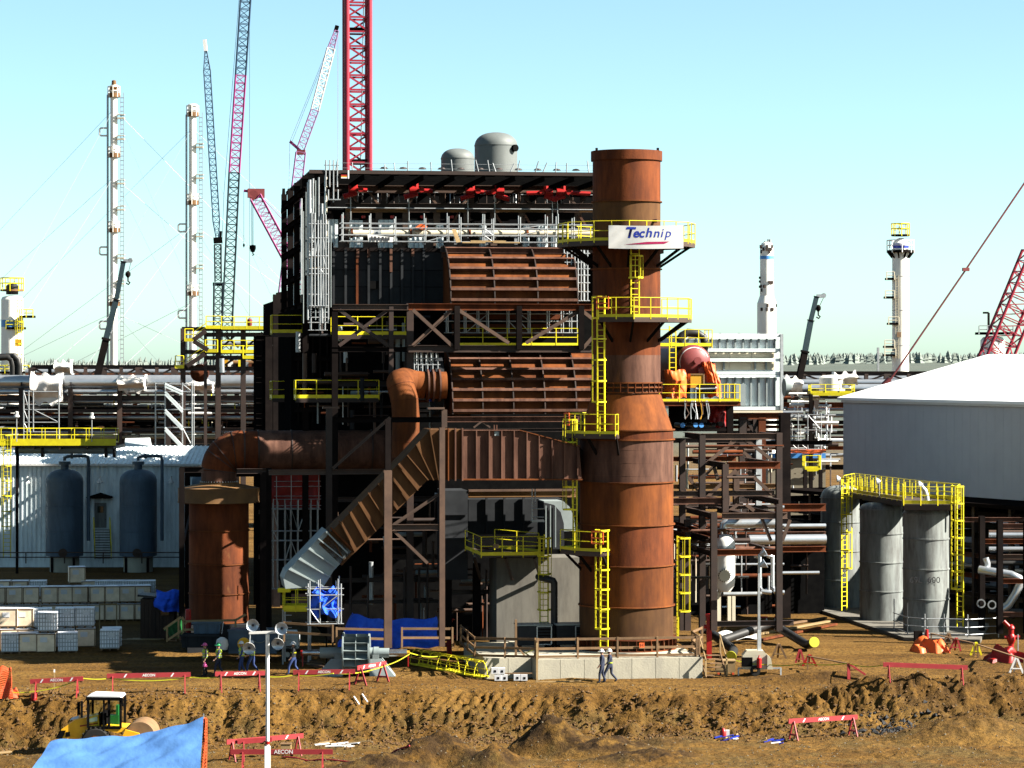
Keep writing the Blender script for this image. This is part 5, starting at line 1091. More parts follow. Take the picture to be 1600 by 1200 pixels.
# ---------------------------------------------------------------- big white hall on the right
wh = T('white_hall', 'big white roofed hall with a plain grey wall on the right', 'building', (27, 229.5, 0))
A0 = Vec((27.0, 229.5, 0)); ed = Vec((.35, -.937, 0)).normalized(); pd = Vec((.937, .35, 0)).normalized(); EZ = 14.2; RZ = 17.75; HL = 62; HWd = 13.6
MB().prism([A0, A0 + pd * HWd * 2, A0 + pd * HWd * 2 + ZX * EZ, A0 + pd * HWd + ZX * (RZ - .2), A0 + ZX * EZ], ed * HL).build('wall', 'grey_wall', wh)
for k in range(2):
    s = (1, -1)[k]; o = A0 + pd * (HWd * 2 if s < 0 else 0); 
    a, b = o + ZX * (EZ + .02) - pd * .35 * s, A0 + pd * HWd + ZX * RZ
    MB().prism([a - ed * .4, b - ed * .4, b - ed * .4 + ZX * .22, a - ed * .4 + ZX * .22], ed * (HL + .8)).build('roof', 'white_roof', wh)
rb_ = MB()
for k in range(int(HL / 1.2)):
    c0 = A0 + ed * (k * 1.2 + .2); rb_.beam(c0 - pd * .0 + ZX * .1, c0 - pd * .0 + ZX * (EZ - .15), .05, .02, up=pd)
o = rb_.build('cladding_rib', 'grey_wall', wh, fix=False); o['kind'] = 'stuff'
piece(wh, 'eave_trim', A0 - pd * .12 + ZX * (EZ - .05), A0 + ed * HL - pd * .12 + ZX * (EZ - .05), .18, .2, 'white')
# ---------------------------------------------------------------- dark covered pipe rack in front of the hall
cr = T('covered_rack', 'long dark covered pipe rack running below the white hall', 'pipe rack', P(1400, 900, 205))
RA, RBv = P(1222, 0, 216), P(1640, 0, 186); RA.z = RBv.z = 0; rd = (RBv - RA).normalized(); rn = Vec((-rd.y, rd.x, 0)); RLn = (RBv - RA).length; zt_ = 7.5
MB().box(RA.lerp(RBv, .5) + ZX * zt_ + rn * 2, RLn, 5.2, .25, rd, rn, ZX).build('cover', 'steel_dark', cr)
n = 8
for k in range(n + 1):
    q = RA.lerp(RBv, k / n)
    for w in (0, 4): piece(cr, 'column', q + rn * w, q + rn * w + ZX * (zt_ - .1), .3, .34, 'steel_brown' if w == 0 else 'steel_dark', 'I', up=rn)
for h, m in ((1.3, 'steel_brown'), (2.6, 'rust'), (4.0, 'rust_grey'), (5.4, 'steel_dark'), (6.9, 'steel_dark')):
    piece(cr, 'beam', RA + ZX * h, RBv + ZX * h, .3, .32, m, 'I')
    for k in range(n + 1): q = RA.lerp(RBv, k / n) + ZX * h; piece(cr, 'cross_beam', q, q + rn * 4, .22, .26, 'steel_dark', 'I')
for h, w, d, m in ((3.1, 1, .4, 'silver'), (2.9, 2.4, .3, 'steel_dark'), (4.5, 1.2, .35, 'pipe_black'), (4.4, 2.6, .4, 'silver'), (1.7, 1.4, .3, 'pipe_black'), (5.9, 1.6, .5, 'casing_dark'), (5.8, 3, .5, 'casing_dark'), (1.6, 3, .35, 'silver'), (6.6, 3.6, .9, 'black')):
    piece(cr, 'pipe', RA + ZX * h + rn * w, RBv + ZX * h + rn * w, d, d, m, 'pipe')
for k in range(6): 
    q = RA.lerp(RBv, .05 + k * .05) + ZX * 6.3 - rn * .05; piece(cr, 'cabinet', q - rd * .6, q + rd * .6, .25, .9, 'casing_dark')
rr2 = T('yard_rack', 'brown steel pipe rack at the right edge with a silver pipe bend', 'pipe rack', P(1560, 985, 176))
for px, d, y0 in ((1534, 179, 806), (1562, 175, 812), (1604, 172, 812), (1534, 186, 806), (1610, 182, 800)): piece(rr2, 'column', P(px, 990, d), P(px, y0, d), .34, .36, 'steel_dark', 'I', up=VX)
for a, b, py, d, m in ((1562, 1640, 822, 175, 'rust_grey'), (1534, 1640, 846, 179, 'rust'), (1562, 1640, 870, 175, 'steel_tan'), (1562, 1640, 908, 175, 'rust'), (1562, 1640, 960, 175, 'rust_grey'), (1500, 1600, 812, 186, 'rust_grey'), (1534, 1600, 905, 179, 'steel_dark')):
    p0, p1 = P(a, py, d), P(b, py, d); piece(rr2, 'beam', p0, p1, .26, .3, m, 'I')
for py, d, m in ((836, 180, 'silver'), (858, 180, 'silver'), (832, 183, 'steel_tan'), (880, 181, 'pipe_black'), (955, 179, 'pipe_black')): piece(rr2, 'pipe', P(1545, py, d), P(1650, py, d), .32, .32, m, 'pipe')
MB().tube([P(1530, 890, 178), P(1580, 898, 177), P(1592, 903, 177), P(1594, 912, 177), P(1587, 928, 177), P(1576, 945, 177), P(1566, 952, 177)], .26, 16).build('pipe_bend', 'silver', rr2)
MB().tube([P(1540, 872, 178.5), P(1543, 880, 178.5), P(1543, 890, 178.5)], .2, 12).build('pipe_bend', 'silver', rr2)
for px, py in ((1533, 943), (1550, 945)): 
    c = P(px, py, 176); MB().lathe(c, [(.28, -.05), (.28, .05), (.2, .05), (.2, -.05), (.28, -.05)], 16, ax=(Vec((1, 0, 0)), ZX, Vec((0, -1, 0)))).build('hand_wheel', 'galv', rr2)
# ---------------------------------------------------------------- ribbed shed on the left with its tanks
ls = T('ribbed_shed', 'long pale ribbed metal shed on the left behind the blue-grey tanks', 'building', P(150, 890, 238))
DS = 238.0; zs = lambda y, d=DS: CH - (y - HOR) * d / F
xl, xr = P(-60, 0, DS).x, P(311, 0, DS).x; ez, rz = zs(725), zs(697, 244)
MB().prism([Vec((xl, DS, 0)), Vec((xr, DS, 0)), Vec((xr, DS, ez)), Vec((xl, DS, ez))], (0, 12, 0)).build('wall', 'corrugated', ls)
MB().prism([Vec((xl, DS - .25, ez)), Vec((xl, DS + 6, rz)), Vec((xl, DS + 12.2, ez)), Vec((xl, DS + 12.2, ez - .1)), Vec((xl, DS + 6, rz - .12)), Vec((xl, DS - .25, ez - .1))], (xr - xl + .2, 0, 0)).build('roof', 'corrugated', ls)
b = MB(); b2 = MB(); x = xl + .2
while x < xr:
    b.beam(Vec((x, DS - .02, .6)), Vec((x, DS - .02, ez - .1)), .10, .07, up=VX); b2.beam(Vec((x, DS - .25, ez + .03)), Vec((x, DS + 6, rz + .03)), .10, .07); x += .38
o = b.build('wall_rib', 'corrugated', ls, fix=False); o['kind'] = 'stuff'; o = b2.build('roof_rib', 'corrugated', ls, fix=False); o['kind'] = 'stuff'
piece(ls, 'eave_trim', Vec((xl, DS - .28, ez - .06)), Vec((xr, DS - .28, ez - .06)), .1, .16, 'white')
for px in (42, 156, 267):
    c = P(px, 752, DS - .5); MB().lathe(c, [(.26, -.14), (.24, -.02), (.12, .12), (.08, .3)], 14).tube([c + ZX * .28, c + Vec((0, .5, .38))], .05, 8).build('wall_lamp', 'white', ls)
do = MB().box(P(157, 805, DS - .06) , 1.0, .1, 2.1, Vec((1, 0, 0)), Vec((0, 1, 0))).build('door', 'tank_grey', ls); c = P(157, 796, DS - .14); MB().box(c, .5, .04, .55, Vec((1, 0, 0)), Vec((0, 1, 0))).build('window', 'glass_dark', do); piece(do, 'handle', P(164, 812, DS - .2), P(165.5, 812, DS - .2), .05, .05, 'steel_dark')
c = P(157, 776, DS); aw = MB().prism([c + Vec((-1.1, -.9, 0)), c + Vec((0, -.9, .35)), c + Vec((1.1, -.9, 0)), c + Vec((1.0, -.9, -.12)), c + Vec((-1.0, -.9, -.12))], (0, .9, 0)).build('awning', 'steel_dark', ls)
ss = T('entry_stairs', 'dark entry stairs with yellow handrails below the door of the ribbed shed', 'stairs', P(160, 880, DS - 1.5)); top = P(159, 828, DS - .6); bot = P(161, 872, DS - 3.6)
for k in range(12):
    q = top.lerp(bot, k / 11); piece(ss, 'tread', q - Vec((.62, 0, 0)), q + Vec((.62, 0, 0)), .28, .05, 'grate')
for s in (-.68, .68):
    o = Vec((s, 0, 0)); piece(ss, 'stringer', top + o, bot + o, .06, .24, 'steel_dark')
    piece(ss, 'handrail', top + o + ZX * 1.05, bot + o + ZX * 1.0, .09, .09, 'yellow', 'tube')
    for f in (0, .5, 1): q = top.lerp(bot, f) + o; piece(ss, 'rail_post', q, q + ZX * 1.05, .07, .07, 'yellow')
def pot(label, px, d=233.0):
    c = P(px, 0, d); s = F / d; c.z = 0; z = lambda y: CH - (y - HOR) / s; r = 29 / s
    t = T('filter_tank', label, 'tank', (c.x, c.y, 0), 'blue-grey domed tanks before the ribbed shed')
    MB().lathe(c, [(r, z(868)), (r, z(752))], 48).build('shell', 'tank_blue', t); h = z(733) - z(752)
    MB().lathe(c, [(r * math.cos(R(a)) ** .75 if a < 90 else .001, z(752) + h * math.sin(R(a))) for a in range(0, 91, 9)], 48).build('dome', 'tank_blue', t)
    for y in (790, 830): MB().lathe(c, [(r, z(y) - .02), (r + .02, z(y)), (r, z(y) + .02)], 48).build('weld_seam', 'tank_blue', t)
    MB().lathe(c, [(.34, z(735)), (.34, z(726)), (.5, z(726)), (.5, z(721)), (.01, z(721))], 20).build('neck', 'tank_blue', t)
    e = Vec((1, 0, 0)); a = c + ZX * z(720); q = [a, a + ZX * .25, a + ZX * .35 + e * .25, a + ZX * .4 + e * .6, a + ZX * .4 + e * 1.7, a + ZX * .33 + e * 1.9, a + e * 1.97, Vec((a.x + 1.97, a.y, z(845)))]
    MB().tube(q, .14, 12).build('feed_pipe', 'tank_blue', t); MB().tube([q[3] - e * .1, q[3] + e * .1], .22, 12).build('flange', 'tank_blue', t)
    for a in (-.9, .9): piece(t, 'leg', c + Vec((a, -.9, 0)), c + Vec((a, -.9, z(866))), .2, .2, 'steel_dark')
    MB().lathe(c + Vec((.1, -r - .05, z(862))), [(.36, -.1), (.36, .05), (.01, .06)], 16, ax=(Vec((1, 0, 0)), ZX, Vec((0, -1, 0)))).build('manhole', 'wood_brown', t)
    piece(t, 'ring_base', c, c + ZX * z(868), 2 * r * .8, 2 * r * .8, 'concrete', 'pipe')
pot('leftmost blue-grey domed tank before the ribbed shed', 101); pot('middle blue-grey domed tank, right of the shed door', 216); pot('blue-grey domed tank half hidden behind the rusty vessel', 329)
yw = T('roof_walkway', 'bright yellow railed walkway over the eave of the ribbed shed', 'walkway', P(90, 697, 231))
zw = CH - (690 - HOR) * 230 / F; a, b = P(-50, 0, 230), P(181, 0, 230); a.z = b.z = zw
MB().box((a + b) / 2 + Vec((0, .8, -.05)), (b - a).length, 1.6, .1, Vec((1, 0, 0)), Vec((0, 1, 0))).build('deck', 'yellow', yw)
piece(yw, 'edge_beam', a - ZX * .05, b - ZX * .05, .1, .55, 'yellow'); piece(yw, 'edge_beam', a - ZX * .33 + VX * .1, b - ZX * .33 + VX * .1, .2, .2, 'steel_brown')
railing(yw, [a, b, b + Vec((0, 1.6, 0)), a + Vec((0, 1.6, 0))], sp=1.25, toe=0)
for k in range(5): q = a.lerp(b, .1 + k * .22); piece(yw, 'support', q + Vec((0, .8, -.3)), Vec((q.x, q.y + .8, 0)), .22, .22, 'steel_dark') if k < 2 else None
for k in range(6): q = a.lerp(b, .08 + k * .18) - ZX * .5; piece(yw, 'bracket', q, q + Vec((0, 7, 0)), .12, .25, 'steel_brown')
ladder(yw, P(11, 872, 229.5), CH - (680 - HOR) * 229.5 / F - P(11, 872, 229.5).z, Vec((0, -1, 0)), w=.6, cage=2.6)
q = T('eave_pipe', 'grey pipe with flanges under the yellow walkway', 'pipe', P(100, 703, 231)); MB().tube([P(24, 703, 231), P(178, 703.5, 231)], .3, 16).build('pipe', 'paint_grey', q)
for px in (66, 165, 178): MB().tube([P(px - 1, 707, 230.9), P(px + 3, 707, 230.9)], .42, 14).build('flange', 'steel_brown', q)
MB().tube([P(28, 706, 231), P(28, 770, 231), P(27, 776, 231)], .12, 10).build('down_pipe', 'paint_grey', q)
for px, py, lab in ((26, 648, 'white lamp on a thin pole above the yellow walkway, far left'), (143.5, 650, 'white lamp on a thin pole above the yellow walkway, near its right end')):
    c = P(px, py, 229.8); q = T('pole_lamp', lab, 'lamp', Vec((c.x, c.y, zw)), 'pole lamps over the yellow walkway'); piece(q, 'pole', Vec((c.x, c.y, zw)), c, .08, .08, 'galv', 'tube')
    MB().lathe(c, [(.24, -.18), (.2, -.02), (.1, .0), (.13, .05), (.13, .26), (.01, .28)], 14).build('head', 'white', q)
t = T('pipe_guardrail', 'brown pipe guardrail along the dark yard before the ribbed shed', 'guardrail', P(100, 875, 228)); a, b = P(-20, 878, 226), P(282, 878, 226)
railing(t, [a, b], m='wood_brown', h=.75, sp=3.2, toe=0, names=('rail', 'post', 'toe_board'), r=.09)
# ---------------------------------------------------------------- long pipe racks far behind
def far_rack(name, label, px0, px1, d, cols, top, rows, seed, truss=None):
    r = random.Random(seed); t = T(name, label, 'pipe rack', P((px0 + px1) / 2, 860, d)); z = lambda y: CH - (y - HOR) * d / F; X = lambda p: (p - 800) * d / F
    for px in cols:
        for dd in (0, 7): piece(t, 'column', Vec((X(px), d + dd, 0)), Vec((X(px), d + dd, z(top))), .5, .5, 'steel_brown', 'I', up=VX)
        for y, *_ in rows[::2]: piece(t, 'cross_beam', Vec((X(px), d, z(y + 3))), Vec((X(px), d + 7, z(y + 3))), .3, .35, 'steel_brown', 'I')
    for y, dia, m, dy in rows:
        s = dia * d / F; nm = 'beam' if m.startswith(('steel', 'rust')) else 'pipe'
        piece(t, nm, Vec((X(px0), d + dy, z(y))), Vec((X(px1), d + dy, z(y))), s if nm == 'pipe' else .3, s, m, 'pipe' if nm == 'pipe' else 'I')
    return t
rows = [(597, 22, 'silver', 1.0), (599, 20, 'silver', 4.5), (612, 8, 'silver', .6), (622, 8, 'steel_brown', 0), (628, 5, 'silver', 1.5), (634.5, 5, 'galv', 2.5), (642, 6, 'steel_brown', 0), (648, 4, 'rust', 1), (653, 6, 'silver', 2), (658, 4, 'steel_brown', 3), (663, 7, 'steel_dark', 4), (671, 5, 'steel_brown', 0), (676, 6, 'silver', 2), (683, 7, 'cream', 2), (690, 6, 'steel_brown', 0), (640, 10, 'black', 6), (655, 14, 'black', 6.5), (672, 16, 'black', 6.5), (690, 14, 'black', 6.5), (700, 10, 'galv', 3), (712, 10, 'steel_brown', 0)]
lr = far_rack('pipe_rack', 'long pipe rack with a fat silver pipe behind the ribbed shed on the left', -60, 520, 290, (33, 110, 187, 263, 340, 417, 494), 606, rows, 1)
d = 290; px_ = random.Random(9)
for k in range(90):
    py = px_.choice([618, 625, 632, 638, 646, 655, 660, 668, 675, 684, 692]); a = px_.uniform(-30, 410); c = a + px_.uniform(6, 60); dd = d + px_.uniform(-.3, 5.5); s = px_.uniform(2, 5) * d / F; m = px_.choice(['silver', 'galv', 'steel_brown', 'rust', 'cream', 'rust_yellow', 'white', 'steel_dark', 'pipe_black'])
    piece(lr, 'fitting', P(a, py, dd), P(c, py, dd), s, s, m, 'pipe')
for k in range(60):
    px = px_.uniform(-20, 415); y = px_.uniform(612, 690); piece(lr, 'hanger', P(px, y, d + px_.uniform(-.2, 5)), P(px, y + px_.uniform(5, 18), d + 2), .12, .12, px_.choice(['galv', 'silver', 'steel_brown', 'yellow', 'cream']), 'tube')
tr = T('truss_bridge', 'brown steel truss carrying pipes behind the fat silver pipe', 'truss', P(150, 590, 310))
def truss(t, px0, px1, yt, yb, d, n, m='steel_brown', posts=()):
    piece(t, 'chord', P(px0, yt, d), P(px1, yt, d), .3, .4, m, 'I'); piece(t, 'chord', P(px0, yb, d), P(px1, yb, d), .3, .4, m, 'I'); piece(t, 'chord', P(px0, yt - 1, d + 5), P(px1, yt - 1, d + 5), .3, .4, 'steel_dark', 'I')
    for k in range(n + 1):
        px = px0 + (px1 - px0) * k / n; piece(t, 'post', P(px, yt, d), P(px, yb, d), .4 if k % 2 else .8, .3, m, 'I', up=VX)
        if k < n:
            qx = px + (px1 - px0) / n; a, b = ((px, yb), (qx, yt)) if k % 2 else ((px, yt), (qx, yb)); piece(t, 'brace', P(*a, d), P(*b, d), .2, .2, m, 'angle')
truss(tr, 50, 440, 574, 588, 310, 14); piece(tr, 'pipe', P(40, 581, 313), P(440, 581, 313), .7, .7, 'silver', 'pipe'); piece(tr, 'pipe', P(40, 586, 311), P(440, 586, 311), .3, .3, 'rust', 'pipe')
for px in (60, 215, 370, 430): piece(tr, 'leg', P(px, 588, 311), Vec((P(px, 0, 311).x, 311, 0)), .5, .5, 'steel_dark', 'I', up=VX)
rows2 = [(607, 14, 'silver', 1.0), (598, 10, 'silver', 4), (620, 7, 'steel_brown', 0), (633, 9, 'rust', 0), (640, 5, 'silver', 2), (650, 6, 'galv', 2), (660, 6, 'steel_dark', 0), (668, 5, 'rust', 3), (676, 6, 'steel_brown', 0), (690, 6, 'silver', 2), (700, 6, 'rust', 0), (712, 6, 'silver', 2), (730, 8, 'steel_dark', 0)]
rrk = far_rack('pipe_rack', 'long pipe rack with silver pipes between the boiler casing and the white hall', 1120, 1700, 270, (1180, 1275, 1370, 1465), 612, rows2, 2)
for k in range(70):
    py = px_.uniform(612, 735); a = px_.uniform(1215, 1300); c = a + px_.uniform(5, 40); dd = 262 + px_.uniform(-2, 8); s = px_.uniform(2, 6) * dd / F
    piece(rrk, 'fitting', P(a, py, dd), P(c, py, dd), s, s, px_.choice(['silver', 'galv', 'white', 'rust', 'cream', 'steel_brown', 'steel_dark', 'white', 'tower_white']), 'pipe')
for k in range(50):
    px = px_.uniform(1222, 1300); y = px_.uniform(625, 735); piece(rrk, 'hanger', P(px, y, 262 + px_.uniform(-2, 5)), P(px, y + px_.uniform(6, 30), 262), .14, .14, px_.choice(['galv', 'silver', 'white', 'steel_brown']), 'tube')
tr2 = T('truss_bridge', 'brown steel truss carrying pipes left of the white hall', 'truss', P(1330, 590, 300)); truss(tr2, 1120, 1520, 584, 596, 300, 12); piece(tr2, 'pipe', P(1120, 592, 303), P(1520, 592, 303), .8, .8, 'silver', 'pipe')
for px in (1226, 1350, 1480): piece(tr2, 'leg', P(px, 596, 301), Vec((P(px, 0, 301).x, 301, 0)), .5, .5, 'steel_dark', 'I', up=VX)
bsh = T('beige_shed', 'beige metal shed with a blue roof edge left of the white hall', 'building', P(1250, 745, 258)); 
MB().prism([P(1200, 716, 262), P(1290, 716, 262), Vec((P(1290, 0, 262).x, 262, 0)), Vec((P(1200, 0, 262).x, 262, 0))], (0, 8, 0)).build('wall', 'beige_wall', bsh); piece(bsh, 'roof_edge', P(1200, 712, 261.9), P(1290, 712, 261.9), .3, .45, 'blue_disc')
k_ = T('orange_sheet', 'orange sheet lying along the rack above the beige shed', 'tarpaulin', P(1262, 706, 255)); MB().prism([P(1233, 703, 255), P(1291, 703, 255), P(1284, 709, 254.5), P(1234, 708, 254.5)], (0, 1, 0)).build('cloth', 'orange_tarp', k_)
def small_platform(name, label, px0, px1, pyt, py, d, dep=1.6, m='yellow', legs=True):
    t = T(name, label, 'platform', P((px0 + px1) / 2, py, d)); a, b = P(px0, py, d), P(px1, py, d); b.z = a.z
    MB().box((a + b) / 2 + Vec((0, dep / 2, -.08)), (b - a).length, dep, .14, Vec((1, 0, 0)), Vec((0, 1, 0))).build('deck', 'grate', t); piece(t, 'edge_beam', a - ZX * .1, b - ZX * .1, .1, .3, m)
    railing(t, [a + Vec((0, dep, 0)), a, b, b + Vec((0, dep, 0))], m=m, h=(py - pyt) * d / F, sp=1.3, toe=.2, r=.07)
    if legs:
        for q in (a, b): piece(t, 'leg', q - ZX * .1, Vec((q.x, q.y, 0)), .3, .3, 'steel_dark')
    return t
small_platform('access_platform', 'yellow railed platform among the pipes just left of the white hall roof', 1267, 1335, 601, 614, 258, 2)
small_platform('access_platform', 'small yellow platform below the orange sheet left of the white hall', 1258, 1282, 712, 732, 250, 2)
MB().lathe(P(1300, 590, 262), [(1.2, -1.6), (1.2, 0), (.9, .2), (.01, .25)], 24).build('valve_body', 'tower_white', rrk)
def wrap(name, label, q, d, dep, seed):
    r = random.Random(seed); t = T(name, label, 'wrapped pipe', P(*q[3], d), 'white wrapped pipe sections'); ph = [r.uniform(0, 6) for _ in range(5)]; tl, tr_, br, bl = [P(*p, d) for p in q]
    def fn(a, c):
        p = tl.lerp(tr_, a).lerp(bl.lerp(br, a), c); w = .22 * (math.sin(a * 11 + 3 * c + ph[0]) * .5 + math.sin(a * 5 - 7 * c + ph[1]) * .6 + math.sin(c * 15 + ph[2]) * .3)
        return p - Vec((0, dep * math.sin(math.pi * min(1, c * 1.3)) * .5 + w, 0)) + Vec((w * .5 * math.sin(c * 5), 0, (.25 * math.sin(a * 13 + ph[3]) if c in (0, 1) else 0)))
    b = MB(); b.grid(fn, 16, 14); b.grid(lambda a, c: fn(a, 0) + Vec((0, dep * c, -.3 * c)), 16, 4); b.grid(lambda a, c: fn(0, a) + Vec((0, dep * c, 0)), 14, 3); b.grid(lambda a, c: fn(1, a) + Vec((0, dep * c, 0)), 14, 3)
    b.build('cloth', 'white_wrap', t, fix=False)
wrap('wrapped_pipe', 'largest white wrapped bundle hanging on the fat silver pipe at the left', ((48, 584), (94, 586), (95, 631), (50, 631)), 288.5, 2.2, 1)
wrap('wrapped_pipe', 'white wrapped bundle on the fat silver pipe, second from the left', ((184, 589), (226, 588), (224, 612), (186, 612)), 288.5, 2.0, 2)
wrap('wrapped_pipe', 'white wrapped section at the right end of the fat silver pipe', ((290, 597), (332, 596), (333, 611), (291, 611)), 288.5, 2.0, 3)
wrap('wrapped_pipe', 'white wrapped elbow above the truss at the left', ((85, 566), (110, 565), (112, 587), (87, 587)), 308.5, 1.8, 4)
wrap('wrapped_pipe', 'white wrapped section right of the pale boiler casing', ((1225, 588), (1252, 592), (1254, 618), (1226, 618)), 262, 2.0, 5)
wrap('wrapped_pipe', 'white wrapped pipe section near the white hall roof', ((1304, 585), (1337, 582), (1340, 603), (1306, 603)), 262, 2.0, 6)
q = T('panel_stack', 'tilted pale sheet on the roof of the ribbed shed', 'panel', P(215, 697, 243)); MB().prism([P(196, 685, 242), P(234, 684, 242), P(237, 698, 241), P(194, 698, 241)], (0, .15, 0)).build('panel', 'alu_panel', q)
def pscaf(name, label, pxs, pys, d, dep, br=6, r=.13, seed=0, stairs=False):
    k = random.Random(seed); t = T(name, label, 'scaffold', P(pxs[0], pys[-1], d)); 
    for dd in (0, dep):
        for px in pxs: piece(t, 'standard', P(px, pys[-1], d + dd), P(px, pys[0] - 2, d + dd), r, r, 'galv', 'tube')
        for py in pys: piece(t, 'ledger', P(pxs[0], py, d + dd), P(pxs[-1], py, d + dd), r * .8, r * .8, 'galv', 'tube')
    for _ in range(br): i = k.randrange(len(pxs) - 1); j = k.randrange(len(pys) - 1); piece(t, 'brace', P(pxs[i], pys[j], d), P(pxs[i + 1], pys[j + 1], d), r * .8, r * .8, 'galv', 'tube')
    if stairs:
        for j in range(len(pys) - 1):
            for o in (0, 4): piece(t, 'stair_stringer', P(pxs[1], pys[j] + o, d - .3), P(pxs[2], pys[j + 1] + o, d - .3), .3, .16, 'alu_panel')
    for px in (pxs[0], pxs[-1]): piece(t, 'leg', P(px, pys[-1], d), Vec((P(px, 0, d).x, d, 0)), r, r, 'galv', 'tube')
pscaf('scaffold', 'silver scaffold stair tower rising behind the ribbed shed roof', [243, 258, 285, 300], [600, 612, 640, 668, 697], 268, 3, 10, seed=1, stairs=True)
pscaf('scaffold', 'silver scaffold under the largest white wrapped bundle', [37, 45, 52, 92], [612, 640, 660, 675], 284, 2, 4, seed=2)
pscaf('scaffold', 'silver scaffold among the pipes left of the white hall', [1232, 1247, 1262, 1283], [648, 672, 690, 702], 256, 2, 3, .1, seed=3)
pscaf('scaffold', 'silver scaffold at the left leg of the brown stair frame', [303, 312, 321], [568, 578, 590], 285, 2, 2, .1, seed=4)
# ---------------------------------------------------------------- brown stair frame with yellow landings, left of the heater building
sf = T('stair_frame', 'brown steel frame with yellow stairs and landings left of the heater building', 'stair tower', P(340, 600, 278)); d = 278
for px, y0 in ((286, 513), (341, 513), (380, 515), (420, 515), (321, 520)): piece(sf, 'column', P(px, y0, d), Vec((P(px, 0, d).x, d, 0)), .5 if px != 321 else .3, .5, 'steel_brown', 'I', up=VX)
for a, b, y in ((284, 430, 514), (284, 430, 550), (320, 430, 559), (284, 430, 576), (320, 425, 523)): piece(sf, 'beam', P(a, y, d), P(b, y, d), .3, .42, 'steel_brown', 'I')
for a, b in (((346, 519), (373, 543)), ((373, 519), (346, 543)), ((385, 543), (410, 519)), ((345, 575), (372, 556)), ((290, 572), (318, 553)), ((384, 556), (416, 575))): piece(sf, 'brace', P(*a, d + .2), P(*b, d + .2), .2, .2, 'steel_brown', 'angle')
for a, b in (((322, 517), (302, 531)), ((302, 533), (325, 547)), ((320, 553), (292, 572))):
    for o in (0, 2): piece(sf, 'stair_stringer', P(*a, d - .5 - o * .5), P(*b, d - .5 - o * .5), .12, .45, 'steel_brown')
    piece(sf, 'stair_rail', P(a[0], a[1] - 12, d - .6), P(b[0], b[1] - 12, d - .6), .1, .1, 'yellow', 'tube'); piece(sf, 'stair_rail', P(a[0], a[1] - 6, d - .6), P(b[0], b[1] - 6, d - .6), .1, .1, 'yellow', 'tube')
for px0, px1, y in ((322, 346, 511), (289, 302, 531), (321, 340, 548), (274, 287, 573), (346, 425, 512), (346, 425, 549), (380, 402, 558)):
    z_ = P(0, y, d - 1).z; a, b = Vec((P(px0, 0, d - 1).x, d - 1, z_)), Vec((P(px1, 0, d - 1).x, d - 1, z_)); pfm = MB().box((a + b) / 2 + Vec((0, .8, -.06)), (b - a).length, 1.6, .12, Vec((1, 0, 0)), Vec((0, 1, 0))).build('landing', 'grate', sf)
    piece(pfm, 'edge_beam', a, b, .1, .34, 'yellow'); railing(pfm, [a, b], sp=1.3, toe=0, r=.09)
MB().lathe(P(312, 583, 282), [(.9, -.5), (.9, .5), (.01, .7)], 20, ax=(Vec((0, 0, 1)), Vec((1, 0, 0)), Vec((0, -1, 0)))).build('pipe_end', 'rust', sf)
MB().tube([P(347, 582, 276), P(346.5, 560, 276)], .25, 12).build('down_pipe', 'silver', sf)
piece(sf, 'pipe', P(346, 537, d + 3), P(430, 537, d + 3), .4, .4, 'silver', 'pipe'); piece(sf, 'pipe', P(346, 567, d + 3), P(430, 567, d + 3), .5, .5, 'rust_yellow', 'pipe')
for k in range(8): piece(sf, 'cabinet', P(352 + k * 8, 574, d + 2), P(352 + k * 8, 562 + (k % 3) * 3, d + 2), .5, .5, ('gold', 'white', 'steel_dark', 'yellow', 'silver', 'rust', 'steel_brown', 'paint_grey')[k])
# dark rear heater block with open steel on its left
rbk = T('rear_heater', 'dark rear heater block with open stair steel behind the heater building', 'industrial building', G(uu(455, 52), 52, 0))
v0 = 44.0; zT = zz(460, v0, 440)
ua, ub = uu(456, v0), uu(640, v0)
MB().box(G((ua + ub) / 2, v0 + 17, zT / 2), ub - ua, 33, zT).build('core_wall', 'steel_dark', rbk)  # far end stretched back to throw shade on the shed tanks
MB().box(G((ua + ub) / 2 + 1.5, v0 + 41, 8.25), ub - ua - 3, 14.5, 16.5).build('shade_block', 'steel_dark', rbk)  # added block, hidden behind the core, sized to shade the shed wall
for px, v in ((402, 46), (420, 44), (404, 60), (432, 44), (410, 70)): 
    y0 = 460 if px in (432,) else 526; piece(rbk, 'column', G(uu(px, v), v, 0), L(px, y0, v), .5, .5, 'steel_dark', 'I', up=VX)
for py in (463, 480): piece(rbk, 'beam', L(432, py, v0), L(458, py - 5, v0), .3, .5, 'steel_dark')
piece(rbk, 'panel', L(438, 474, v0), L(438, 520, v0), .5, .1, 'steel_dark'); piece(rbk, 'panel', L(447, 472, v0), L(447, 520, v0), .6, .1, 'black')
for py in (528, 560, 594, 626, 650, 668, 690): hb(rbk, 400, 459, py, v0, .3, .36, 'steel_dark')
for k, (y0, y1) in enumerate(((555, 592), (592, 555), (640, 668), (600, 640), (668, 690))): piece(rbk, 'stair_stringer', L(424, y0, v0), L(456, y1, v0), .3, .4, 'steel_dark')
for k in range(22): piece(rbk, 'stair_tread', L(426 + (k % 11) * 2.8, 540 + k * 6.5, v0 + .5), L(452, 540 + k * 6.5, v0 + .5), .2, .14, 'steel_dark' if k % 3 else 'steel_brown')
for k in range(8): cb(rbk, 405 + k * 7, 530, 900, v0 + 2 + k, .16, .16, 'steel_dark', 'box', 'post')
